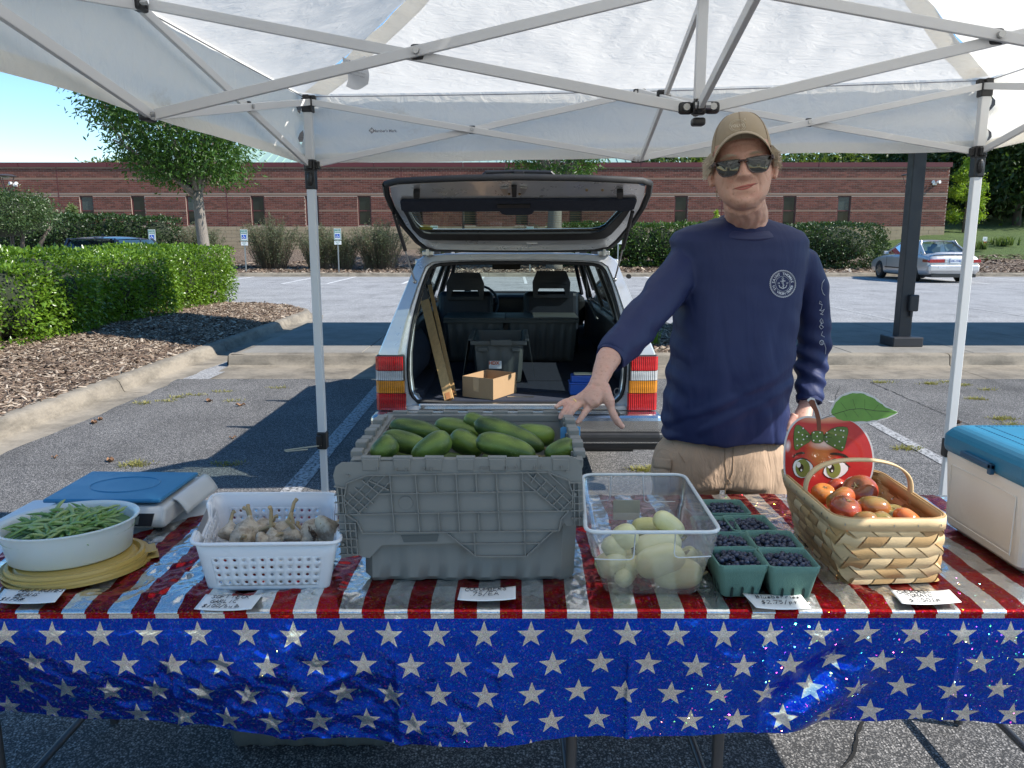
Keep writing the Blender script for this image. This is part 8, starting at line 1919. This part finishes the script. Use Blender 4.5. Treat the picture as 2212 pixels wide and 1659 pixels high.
# the other hand, fingers slipping into the pocket
lh = [P(1748, 850, 2.80), P(1740, 880, 2.775), P(1732, 905, 2.75), P(1722, 930, 2.73)]
arm.tube(lh, [.030, .027, .034, .030], 16, flat=.75)
for i, dx in enumerate((-18, -7, 4, 14)): arm.tube([P(1726+dx, 925, 2.735), P(1722+dx, 948, 2.74), P(1720+dx, 968, 2.76)], [.0095, .0085, .0075], 10)
arm.tube([P(1716, 895, 2.745), P(1704, 915, 2.735), P(1697, 930, 2.735)], [.013, .011, .009], 10)
# torso core under the shirt joins it all into one figure
core = [(nb0.x, 2.80, nb0.z-.02), (PCX, 2.80, 1.35), (PCX-.01, 2.80, 1.0)]
mb.tube(core, [.07, .11, .11], 16)
sh_r = [P(1475, 575, 2.78), P(1420, 655, 2.66), P(1375, 710, 2.56), C6(1270, 150, 2.47)]; sh_l = [P(1735, 570, 2.82), P(1758, 660, 2.85), P(1757, 750, 2.86), P(1748, 850, 2.80)]
for a in (sh_r, sh_l): mb.tube([Vector((nb0.x, 2.80, 1.47)), *a], [.06, .045, .036, .034, .034 if a is sh_r else .026], 12)
mb.v += []; hb_ = MB(); hb_.v = list(mb.v); hb_.f = list(mb.f); b0 = len(hb_.v); hb_.v += arm.v; hb_.f += [tuple(i+b0 for i in q) for q in arm.f]
me = remesh(hb_, .0033, 'body', 3, .5)
HRi = HR.transposed()
foldL = [[(-.020, -.030), (-.033, -.048), (-.037, -.070), (-.034, -.088)], [(.020, -.030), (.036, -.046), (.042, -.066), (.040, -.084)], [(-.006, .030), (-.007, .055)], [(.008, .030), (.010, .052)], [(-.05, -.03), (-.062, -.06)], [(-.066, -.006), (-.076, -.016)], [(.066, -.006), (.076, -.014)], [(-.030, .048), (.0, .052), (.032, .048)], [(-.034, .062), (.0, .066), (.034, .062)], [(.052, -.028), (.066, -.055)], [(-.028, -.071), (0, -.0745), (.030, -.066)], [(-.02, -.100), (0, -.096), (.02, -.098)]]
def segd(p_, a, b_):
    ax, ay = b_[0]-a[0], b_[1]-a[1]; t = max(0, min(1, ((p_[0]-a[0])*ax+(p_[1]-a[1])*ay)/(ax*ax+ay*ay))); return math.hypot(p_[0]-a[0]-ax*t, p_[1]-a[1]-ay*t)
handc = C6(850, 1000, 2.33)
def fd(c, n_):
    q = (HRi @ (c-HC))/HS; d = 0
    if abs(q.x) < .09 and -.14 < q.z < .1 and q.y < -.03:
        for i, L in enumerate(foldL):
            dd = min(segd((q.x, q.z), a, b_) for a, b_ in zip(L[:-1], L[1:])); w = .0028 if i != 6 else .0016
            if dd < w*4: d -= (.0026 if i < 2 else (.0030 if i == 6 else .0014))*math.exp(-(dd/w)**2)
        d += .0004*noise.noise(q*90)
    elif q.z < -.10 and q.z > -.26: d += .0016*math.sin(q.x*210+4*noise.noise(q*14))*min(1, (-.10-q.z)*18)+.0008*noise.noise(Vector((q.x*40, q.y*40, q.z*120)))
    if (c-handc).length < .16 and c.x < .45: d += .0009*noise.noise(c*110)+.0005*math.sin((c.x*.6+c.z)*900)*max(0, noise.noise(c*30))
    return d
displace(me, fd)
me.materials.append(M_skin); bodyo = link('body', me, man, 180)
# knuckle tendons, nails, ring
mb = MB()
for pts, rd in zip(FG+[th_], FRD+[[0]*5+[.0085]]):
    a, b_ = C6(*pts[-2]), C6(*pts[-1]); d_ = (b_-a).normalized(); nrm = Vector((-.15, -.75, .62)); nrm = (nrm-d_*nrm.dot(d_)).normalized(); s_ = d_.cross(nrm); r = rd[-1]
    if pts is th_: nrm = (Vector((.5, -.5, .7))); nrm = (nrm-d_*nrm.dot(d_)).normalized(); s_ = d_.cross(nrm)
    c0_ = b_-d_*.002
    def nf(u, v): x = (u-.5)*2*r*.66*(1-.15*abs(v-.5)); return c0_+s_*x+d_*((v-.55)*.0125)+nrm*(r*1.0-(x*x)/r*.5+.0001-.0008*(v-.5)**2*4)
    mb.grid(nf, 6, 6)
mb.build('fingernails', M('nail', (.62, .38, .31), .3, bump=0), man, smooth=180)
rp, rq = C6(600, 1075, 2.322), C6(520, 1120, 2.306); d_ = (rq-rp).normalized(); u_ = d_.cross(Vector((0, 0, 1))).normalized(); w_ = d_.cross(u_); mb = MB(); mb.tube([rp+(u_*math.cos(a)+w_*math.sin(a))*.0106 for a in np.linspace(0, 2*PI, 25)], .0022, 6, False, up=d_); mb.build('ring', M('gold', (.85, .62, .28), .2, metal=1, bump=0), man, smooth=180)
# lips
M_lip = M('lips', (.42, .12, .10), .45, bump=0)
hb_bvh = BVHTree.FromObject(bodyo, bpy.context.evaluated_depsgraph_get()) if False else None
bv = BVHTree.FromPolygons([v.co+Vector(man.location) for v in me.vertices], [p_.vertices[:] for p_ in me.polygons])
def onface(x, z, off=.0006):
    o = h(x, -.25, z); dr = HR @ Vector((0, 1, 0)); hit = bv.ray_cast(o, dr)
    return hit[0]+hit[1]*off if hit[0] is not None else h(x, -.09, z)
mb = MB()
mb.grid(lambda u, v: onface(-.026+.054*u, -.0712+.0035*u*u*2+(.0058-.0035*abs(2*u-1)**1.5-.0012*math.exp(-((u-.5)/.08)**2))*v, .0004+.0012*math.sin(PI*v)), 18, 4)
mb.grid(lambda u, v: onface(-.022+.046*u, -.0728+.0035*u*u*2-(.0062*(1-abs(2*u-1)**2))*v, .0004+.0016*math.sin(PI*v)), 18, 4); mb.build('lips', M_lip, man, smooth=180)
mb = MB(); mb.tube([onface(-.030+.062*t, -.0712+.0075*t*t, .0002) for t in np.linspace(0, 1, 14)], .0008, 5); mb.build('mouth_line', M('mouth_dark', (.10, .03, .025), .7, bump=0), man)
# brows and side hair
M_hair = M('grey_hair', (.55, .48, .38), .6, var=.35, vs=60, bump=0)
mb = MB(); rg = np.random.default_rng(8)
for s in (-1, 1):
    for _ in range(60):
        x = s*rg.uniform(.014, .052); z = .020+.004*math.sin((abs(x)-.014)/.038*PI)+rg.normal(0, .0018); a = onface(x, z, .0008); b_ = onface(x+s*.007, z+rg.normal(.001, .0015), .0022); mb.tube([a, b_], [.0006, .0002], 3, False)
mb.build('eyebrows', M_hair, man)
mb = MB()
for s in (-1, 1):
    for _ in range(1000):
        a0 = rg.uniform(-.035, .085); z0 = rg.uniform(.0, .045); x0 = s*math.sqrt(max(.0004, 1-((a0-.012)/.100)**2))*.083; p0 = h(x0, a0, z0); L_ = rg.uniform(.018, .036); fl_ = rg.uniform(.003, .024) if a0 < .04 else rg.uniform(.002, .012)
        p1 = h(x0*1.03+s*fl_*.45, a0+.010, z0-L_*.5); p2 = h(x0*1.0+s*fl_, a0+.014+rg.uniform(0, .012), z0-L_+rg.uniform(0, .012)); mb.tube([p0, p1, p2], [.0010, .0009, .0003], 3, False)
for _ in range(300):
    a = rg.uniform(.15*PI, .85*PI); x0, y0 = .079*math.cos(a), .012+.1*math.sin(a); z0 = rg.uniform(-.05, .03); mb.tube([h(x0, y0, z0), h(x0*1.04, y0*1.05, z0-.02), h(x0*1.02, y0*1.04, z0-.045)], [.001, .001, .0004], 3, False)
mb.build('hair', M_hair, man)
# cap
def cap_pt(a, t):      # a angle round (0 = viewer's right, -pi/2 = front), t 0 rim..1 top
    ca, sa = math.cos(a), math.sin(a); rx, ry = .078, .102; fr_ = max(0, -sa); e = math.cos(t*PI/2)**(.72+.10*fr_); z = .036+.114*math.sin(t*PI/2)**(1.05); z += .030*fr_*(1-t)
    return Vector((rx*ca*e, .012+ry*sa*e*(1-.05*fr_), z))
mb = MB(); mb.grid(lambda u, v: h(*(cap_pt(2*PI*u, v)+cap_pt(2*PI*u, v)*(.010*abs(math.sin(3*2*PI*u+PI/2))**.3-.008))) if v < 1 else h(0, .012, .150), 72, 22, closeu=True); mb.build('cap_crown', M_cap, man, smooth=180)
mb = MB(); mb.ell(h(0, .012, .149), (.007, .007, .004), 12, 8, HR); mb.build('cap_button', M_cap, man, smooth=180)
mb = MB()
for i in range(6): a = 2*PI*i/6+PI/6*0+PI/2; mb.tube([h(*(cap_pt(a, t)*1.003)) for t in np.linspace(.02, .97, 16)], .0009, 4, False)
mb.build('cap_seams', M('cap_seam', (.24, .18, .12), .9, bump=0), man)
def brim(u, v, top=0):
    a = -PI/2+(u-.5)*2*math.radians(70); b0_ = cap_pt(a, .0); x = b0_.x; ox = math.sin((u-.5)*PI); out = .066*math.cos((u-.5)*PI)**.55*v
    return h(b0_.x*(1+.13*v), b0_.y-out, b0_.z+.004-.020*v*v-.040*(abs(u-.5)*2)**2.0*(.55+.55*v)+.010*v*(1-(abs(u-.5)*2)**2)+.012*(1-(abs(u-.5)*2)**2)+top)
mb = MB(); mb.grid(lambda u, v: brim(u, v), 30, 8); o = mb.build('cap_brim', M_cap, man, smooth=180); so_ = o.modifiers.new('t', 'SOLIDIFY'); so_.thickness = .0028; so_.offset = 1
# sunglasses
M_gframe = M('dark_tortoise_frame', (.035, .012, .010), .15, var=.4, vs=60, bump=0, coat=.5); M_glens = M('sunglass_lens', (.018, .020, .016), .04, var=.05, bump=0, spec=.9)
sg = MB(); GL = []
for s in (-1, 1):
    o_ = [(.009, .005), (.012, .008), (.040, .010), (.066, .008), (.069, .003), (.065, -.016), (.056, -.031), (.046, -.035), (.028, -.034), (.016, -.027), (.010, -.008)]
    lo = [Vector((s*x, -.104+.0022*(x/.07)**2*6, z)) for x, z in o_]; lo = smooth_loop(lo, 1); GL.append(lo); c_ = sum(lo, Vector())/len(lo)
    out_ = [c_+(q-c_)*1.09 for q in lo]; 
    fm = MB(); ringband(fm, [h(*q) for q in out_], [h(*(c_+(q-c_)*.97)) for q in lo], HR @ Vector((0, .004, 0))); fm.build('sunglasses_rim', M_gframe, man, bevel=.0008)
    lm_ = MB(); cc_ = Vector(c_); K = 6; 
    V = [h(*(cc_+Vector((0, -.004, 0))))]; F = []
    for r_ in range(1, K+1):
        for q in lo: p_ = cc_+(q-cc_)*(r_/K)*.985; V.append(h(p_.x, p_.y-.004*(1-(r_/K)**2)+.0015, p_.z))
    n_ = len(lo); F += [(0, 1+i, 1+(i+1) % n_) for i in range(n_)]+[(1+(r_-1)*n_+i, 1+r_*n_+i, 1+r_*n_+(i+1) % n_, 1+(r_-1)*n_+(i+1) % n_) for r_ in range(1, K) for i in range(n_)]
    lm_.add(V, F); lm_.build('sunglasses_lens', M_glens, man, smooth=180)
    tm_ = MB(); tm_.bar(h(s*.073, -.098, .003), h(s*.089, .005, .004), .004, .011, HR @ Vector((0, 0, 1))); tm_.box(h(s*.072, -.099, .003), (.008, .008, .012), HR); tm_.build('sunglasses_arm', M_gframe, man, bevel=.001)
fm = MB(); fm.tube([h(-.012, -.103, .000), h(-.005, -.106, .003), h(.005, -.106, .003), h(.012, -.103, .000)], [.004, .0035, .0035, .004], 8); fm.build('sunglasses_bridge', M_gframe, man, smooth=180)
# ---- shirt
sections = [ # py, left px, right px, half depth, centre Y
 (470, 1552, 1650, .062, 2.80), (480, 1525, 1680, .080, 2.80), (488, 1490, 1712, .092, 2.80), (500, 1460, 1738, .105, 2.795), (520, 1448, 1750, .116, 2.79), (560, 1458, 1746, .124, 2.785), (610, 1460, 1738, .130, 2.785), (660, 1461, 1730, .135, 2.78), (720, 1455, 1722, .140, 2.775), (790, 1447, 1714, .147, 2.77), (860, 1440, 1706, .150, 2.77), (915, 1436, 1700, .150, 2.775), (945, 1437, 1696, .150, 2.78)]
mb = MB(); V = []; n_ = 40
for py, l, r, dp2, cy in sections:
    A, B_ = P(l, py, cy-.02), P(r, py, cy-.02); c = (A+B_)/2; w = (B_.x-A.x)/2
    for i in range(n_):
        a = 2*PI*i/n_; ca, sa = math.cos(a), math.sin(a); e = .80; V.append((c.x+w*math.copysign(abs(ca)**e, ca), cy+dp2*math.copysign(abs(sa)**e, sa), c.z))
m_ = len(sections); mb.add(V, [((j+1)*n_+i, (j+1)*n_+(i+1) % n_, j*n_+(i+1) % n_, j*n_+i) for j in range(m_-1) for i in range(n_)]+[tuple(range(n_)), tuple((m_-1)*n_+i for i in range(n_))[::-1]])
mb.tube([P(1512, 548, 2.79), P(1482, 566, 2.775), P(1445, 620, 2.70), P(1408, 668, 2.63), P(1382, 700, 2.575), P(1357, 733, 2.52), P(1332, 757, 2.475), P(1320, 772, 2.445)], [.058, .068, .070, .068, .066, .062, .057, .052], 22)
mb.tube([P(1700, 548, 2.80), P(1730, 568, 2.81), P(1752, 620, 2.83), P(1758, 690, 2.855), P(1757, 745, 2.86), P(1754, 790, 2.845), P(1750, 835, 2.81), P(1748, 868, 2.78)], [.056, .062, .062, .058, .060, .056, .050, .046], 22)
me = remesh(mb, .0068, 'shirt', 7, .5)
hz = P(1590, 945, 2.63).z
def sf(c, n_):
    d = 0; x, y, z = c; fb = 1 if n_.y < .2 else .5
    # long soft drapes hanging from the chest, deepening to the hem
    dn = max(0, min(1, (1.42-z)/.45)); xr = x-PCX
    if abs(xr) < .26:
        d += fb*dn*(.0060*math.sin((xr+.12*z)*34+3.5*noise.noise(Vector((x*2, 0, z*2))))+.0025*math.sin((xr-.3*z)*62+1.5))*(.25+.75*abs(noise.noise(Vector((x*4, 1, z*1.6))))*2)
        # diagonal folds from left armpit / waist
        d += fb*.007*math.exp(-((z-1.02-.5*(xr))/.05)**2)*math.sin((z-.5*xr)*85)*min(1, max(0, (1.2-z)*6))
        d += .005*math.exp(-(abs(xr)-.2)**2/.002)*math.sin(z*60+x*20)*dn
    # sleeves: cross folds
    if xr < -.17:
        s_ = (x-.2)*.8+(z-1.1)*1.0+(y-2.5)*-.6; d += .0045*math.sin(s_*60+5*noise.noise(c*5))*(.1+.9*max(0, noise.noise(c*3.3)+.25))
    if xr > .21:
        k2 = math.exp(-((z-1.12)/.10)**2); d += (.0070*k2+.0006)*math.sin(z*95+x*40+4*noise.noise(c*6)) + .003*noise.noise(Vector((x*20, y*20, z*5)))
    d += .0035*noise.noise(c*7)+.0018*noise.noise(c*22)-.0045*fb*max(0, 1-abs(noise.noise(Vector((x*6, y*4, z*2.2+x*1.5))))*9)*dn
    return d
displace(me, lambda c, n_: max(-.005, sf(c, n_)))
me.materials.append(M_shirt); link('shirt', me, man, 180)
sbv = BVHTree.FromPolygons([v.co+Vector(man.location) for v in me.vertices], [p_.vertices[:] for p_ in me.polygons])
def front(px, py, off=.0012, Yd=2.6):
    d = ray(px, py).normalized(); hit = sbv.ray_cast(EYE, d); return hit[0]-d*off if hit[0] is not None else P(px, py, Yd)
# collar, hem and cuff bands
M_shirtd = M('navy_rib', (.014, .022, .085), .6, bs=700, bump=.25)
allv = [v.co+Vector(man.location) for v in me.vertices]; bme = bodyo.data; nbv = len(allv); allv += [v.co+Vector(man.location) for v in bme.vertices]
abv = BVHTree.FromPolygons(allv, [p_.vertices[:] for p_ in me.polygons]+[tuple(i+nbv for i in p_.vertices) for p_ in bme.polygons])
def axis_hit(a, z, off):
    """neck collar point: shoot from outside to the neck axis"""
    ax = Vector((nb0.x, 2.775, z)); d = Vector((math.sin(a), -math.cos(a), 0)); hit = abv.ray_cast(ax+d*.6, -d)
    return (hit[0] if hit[0] is not None else ax+d*.08)+d*off
zc_f, zc_s = P(1598, 501, 2.69).z, P(1530, 462, 2.78).z
def collar_z(a): return zc_f+(zc_s-zc_f)*(1-math.cos(a))/2*(1 if abs(a) < PI/2 else 1)*1.0 if abs(a) < PI/2 else zc_s-(zc_s-zc_f)*.5+ (zc_s-zc_f)*.5*min(1, (abs(a)-PI/2)*1.2)
mb = MB(); cols = []
def ring_r(a, z, ex, off):
    r = 1/math.sqrt((math.sin(a)/(.088+ex))**2+(math.cos(a)/(.082+ex))**2); fr_ = max(0, math.cos(a))**1.5
    if fr_ > .02: hr = (axis_hit(a, z, off)-Vector((nb0.x, 2.775, z))); hr = math.hypot(hr.x, hr.y); r = r*(1-fr_)+max(min(hr, r+.03), r-.03)*fr_
    return Vector((nb0.x+math.sin(a)*r, 2.775-math.cos(a)*r, z))
for a in np.linspace(-PI, PI, 65)[:-1]:
    z = collar_z(a); cols.append([ring_r(a, z-.010, -.008, -.006), ring_r(a, z-.001, -.001, .003), ring_r(a, z-.003, .004, .006), ring_r(a, z-.014, .013, .0075), ring_r(a, z-.024, .021, .0065), ring_r(a, z-.034, .020, -.003)])
for j in range(5): ringband(mb, [q[j] for q in cols], [q[j+1] for q in cols])
mb.build('collar', M_shirtd, man, smooth=60)
def band(c, ax, r1, r2, flat_, nm, w=.018):
    ax = ax.normalized(); u_ = ax.cross(Vector((0, 0, 1))).normalized(); w_ = ax.cross(u_); mb = MB(); 
    A = [c+(u_*math.cos(a)*r1+w_*math.sin(a)*r1*flat_) for a in np.linspace(0, 2*PI, 37)[:-1]]; B_ = [c+ax*w+(u_*math.cos(a)*r2+w_*math.sin(a)*r2*flat_) for a in np.linspace(0, 2*PI, 37)[:-1]]; Ci = [c+ax*w+(u_*math.cos(a)*(r2-.006)+w_*math.sin(a)*(r2-.006)*flat_) for a in np.linspace(0, 2*PI, 37)[:-1]]; Di = [c-ax*.02+(u_*math.cos(a)*(r1-.012)+w_*math.sin(a)*(r1-.012)*flat_) for a in np.linspace(0, 2*PI, 37)[:-1]]
    ringband(mb, A, B_); ringband(mb, B_, Ci); ringband(mb, Ci, Di); return mb.build(nm, M_shirt, man, smooth=50)
ca = P(1322, 770, 2.45); cb_ = P(1310, 783, 2.425); band(ca-(cb_-ca).normalized()*.012, cb_-ca, .052, .049, .95, 'cuff', .026)
ca = P(1748, 862, 2.785); cb_ = P(1747, 880, 2.77); band(ca-(cb_-ca).normalized()*.01, cb_-ca, .047, .044, .95, 'cuff', .022)
# emblem
ec = (1691, 613); mb = MB()
def ering(r, w): mb.tube([front(ec[0]+r*math.cos(a), ec[1]+r*1.05*math.sin(a), .0015) for a in np.linspace(0, 2*PI, 41)], w, 4, False)
ering(27.5, .0011); ering(25.5, .0004); ering(15.5, .0005)
for i in range(46): a = 2*PI*i/46; mb.tube([front(ec[0]+29*math.cos(a), ec[1]+30.4*math.sin(a)), front(ec[0]+26.6*math.cos(a+.05), ec[1]+28*math.sin(a+.05))], .0006, 3)
# anchor
def an(pts, w): mb.tube([front(ec[0]+x, ec[1]+y, .0016) for x, y in pts], w, 5)
an([(0, -9), (1, 9)], .0013); an([(-5, -5.5), (5.5, -6)], .0012); an([(-8.5, 3), (-6, 8), (0, 10.5), (6.5, 7.5), (8.5, 2.5)], .0014); an([(2*math.cos(a), -11+2*math.sin(a)) for a in np.linspace(0, 2*PI, 9)], .0007); an([(3, -8), (-3, -2), (4, 3), (-3, 8)], .0006)
mb.build('emblem', M_printw, man)
def arc_text(s, r, a0, a1, size, flip):
    for i, ch in enumerate(s):
        if ch == ' ': continue
        a = math.radians(a0+(a1-a0)*i/(len(s)-1)); me = text_mesh(ch, 1.0, bold=.03, res=2); cen = (ec[0]+r*math.cos(a), ec[1]-r*1.05*math.sin(a)); rot = a-PI/2 if not flip else a+PI/2
        for v in me.vertices:
            x, y = v.co.x*size, v.co.y*size; X_, Y2 = x*math.cos(rot)-y*math.sin(rot), x*math.sin(rot)+y*math.cos(rot); v.co = front(cen[0]+X_, cen[1]-Y2, .0016)
        me.materials.append(M_printw); link('emblem_letter', me, man)
arc_text('SAINT THOMAS', 20.2, 172, 12, 7.6, False); arc_text('U.S. VIRGIN ISLANDS', 20.4, 196, 346, 7.0, True)
for s, dx in (('19', -9), ('17', 9.5)):
    me = text_mesh(s, 1.0, bold=.03, res=2)
    for v in me.vertices: v.co = front(ec[0]+dx+v.co.x*4.6, ec[1]-1-v.co.y*4.6, .0016)
    me.materials.append(M_printw); link('emblem_letter', me, man)
# sleeve script
mb = MB()
def scr(pts): mb.tube([front(x, y, .0016) for x, y in pts], .0011, 4)
scr([(1781, 604), (1776, 612), (1775, 624), (1778, 634), (1782, 638)]); scr([(1774, 653), (1771, 650), (1770, 656), (1776, 658), (1774, 668), (1770, 670), (1775, 672), (1781, 668), (1776, 676), (1772, 678), (1778, 680)]); scr([(1775, 688), (1771, 693), (1774, 700), (1779, 697), (1777, 690), (1774, 700), (1770, 706), (1774, 711), (1779, 707), (1774, 702)]); scr([(1777, 716), (1774, 724), (1781, 728)]); scr([(1775+4.5*math.cos(a), 740+5*math.sin(a)) for a in np.linspace(0, 2*PI, 12)]); scr([(1772, 736), (1776, 744), (1778, 736)]); scr([(1781, 742), (1784, 752), (1783, 765)])
mb.build('sleeve_print', M_printw, man)
# cap emblem, projected on the crown
cbv = None
for o in man.children:
    if o.name.startswith('cap_crown'): cbv = BVHTree.FromPolygons([v.co+Vector(man.location) for v in o.data.vertices], [p_.vertices[:] for p_ in o.data.polygons])
def onc(px, py): d = ray(px, py).normalized(); hit = cbv.ray_cast(EYE, d); return hit[0]-d*.0012 if hit[0] is not None else P(px, py, 2.56)
cc0 = (1593.5, 271.5); ro = math.radians(-6); mb = MB()
def oc(x, y): return onc(cc0[0]+x*math.cos(ro)-y*math.sin(ro), cc0[1]+x*math.sin(ro)+y*math.cos(ro))
for r in (1.0, .80): 
    for a0_, a1_ in ((200, 340), (20, 160)): mb.tube([oc(18*r*math.cos(a), 13*r*math.sin(a)) for a in np.radians(np.linspace(a0_, a1_, 18))], .0006, 4, False)
mb.tube([oc(x, y) for x, y in ((-18, -4.2), (18, -4.2), (18, 3.6), (-18, 3.6), (-18, -4.2))], .0006, 4, False); mb.tube([oc(x, y) for x, y in ((13, -9), (18, -15), (18, -10))], .0006, 4); mb.build('cap_emblem', M_thread, man)
me = text_mesh('VOLVO', 1.0, bold=.025, res=2, spacing=1.15)
for v in me.vertices: v.co = oc(v.co.x*8.6, .2-v.co.y*8.6)
me.materials.append(M_thread); link('cap_emblem', me, man)
# ---- trousers
mb = MB(); secs = [(925, 1452, 1684, .120, 2.79), (950, 1440, 1690, .132, 2.79), (972, 1418, 1700, .146, 2.79), (1000, 1410, 1700, .152, 2.79), (1040, 1407, 1697, .150, 2.79)]; V = []
for py, l, r, dp2, cy in secs:
    A, B_ = P(l, py, cy-.02), P(r, py, cy-.02); c = (A+B_)/2; w = (B_.x-A.x)/2
    for i in range(n_ := 36):
        a = 2*PI*i/n_; ca_, sa_ = math.cos(a), math.sin(a); V.append((c.x+w*math.copysign(abs(ca_)**.8, ca_), cy+dp2*math.copysign(abs(sa_)**.8, sa_), c.z))
mb.add(V, [((j+1)*36+i, (j+1)*36+(i+1) % 36, j*36+(i+1) % 36, j*36+i) for j in range(4) for i in range(36)]+[tuple(range(36)), tuple(4*36+i for i in range(36))[::-1]])
hA, hB = P(1485, 1040, 2.79), P(1640, 1040, 2.79)
for q, s in ((hA, -1), (hB, 1)): mb.tube([q+Vector((0, 0, .06)), q, (q.x+s*.005, 2.79, .62), (q.x+s*.01, 2.80, .45)], [.118, .120, .122, .125], 26)
me = remesh(mb, .011, 'trousers', 4)
displace(me, lambda c, n2: .005*math.sin((c.x-PCX)*30+3*noise.noise(c*3))*max(0, noise.noise(c*2)+.4)+.004*noise.noise(c*8)); me.materials.append(M_khaki); link('trousers', me, man, 180)
tbv = BVHTree.FromPolygons([v.co+Vector(man.location) for v in me.vertices], [p_.vertices[:] for p_ in me.polygons])
def ont(px, py, off=.002): d = ray(px, py).normalized(); hit = tbv.ray_cast(EYE, d); return hit[0]-d*off if hit[0] is not None else P(px, py, 2.64)
M_khd = M('khaki_seam', (.27, .18, .11), .9, bump=0)
mb = MB()
for L in (((1584, 950), (1584, 985), (1583, 1020), (1572, 1045)), ((1566, 950), (1566, 1000), (1570, 1032), (1580, 1045)), ((1570, 1042), (1562, 1090)), ((1452, 955), (1470, 985), (1480, 1000))): mb.tube([ont(*q) for q in L], .0012, 4)
mb.build('seams', M_khd, man)
mb = MB(); mb.grid(lambda u, v: ont(1412+38*u, 988+22*v+u*4, .006+.002*math.sin(u*9)), 8, 4); mb.grid(lambda u, v: ont(1411+36*u, 1008+70*v+u*4, .003), 8, 6); o = mb.build('cargo_pocket', M_khaki, man, smooth=180); so_ = o.modifiers.new('t', 'SOLIDIFY'); so_.thickness = .003
# shins and shoes stand behind the table
for q in (hA, hB):
    mb = MB(); mb.tube([(q.x+.0, 2.80, .50), (q.x, 2.83, .35), (q.x, 2.81, .10)], [.050, .058, .038], 16); mb.build('shin', M_skin, man, smooth=180)
    mb = MB(); mb.tube([(q.x, 2.86, .045), (q.x, 2.80, .055), (q.x, 2.72, .045), (q.x, 2.62, .034)], [.038, .048, .046, .034], 16, flat=.9); mb.build('shoe', M('shoe_leather', (.12, .09, .06), .6) if 'shoe_leather' not in bpy.data.materials else bpy.data.materials['shoe_leather'], man, smooth=180)

for o in list(scn.objects):
    if o.name.split('.')[0] in ('hinge_knuckles', 'side_teeth', 'lid_ribs', 'lid_pegs', 'staples', 'bolts', 'heating_wires', 'stems', 'roots', 'feet', 'eyebrows', 'hair', 'fingernails', 'bow_dots', 'bow_folds', 'printed_veins', 'lid_stitching', 'moulded_lines', 'vent_slots', 'seams', 'sleeve_print', 'emblem', 'latch_plate', 'door_gaps', 'handwriting', 'cap_seams'): o['kind'] = 'stuff'
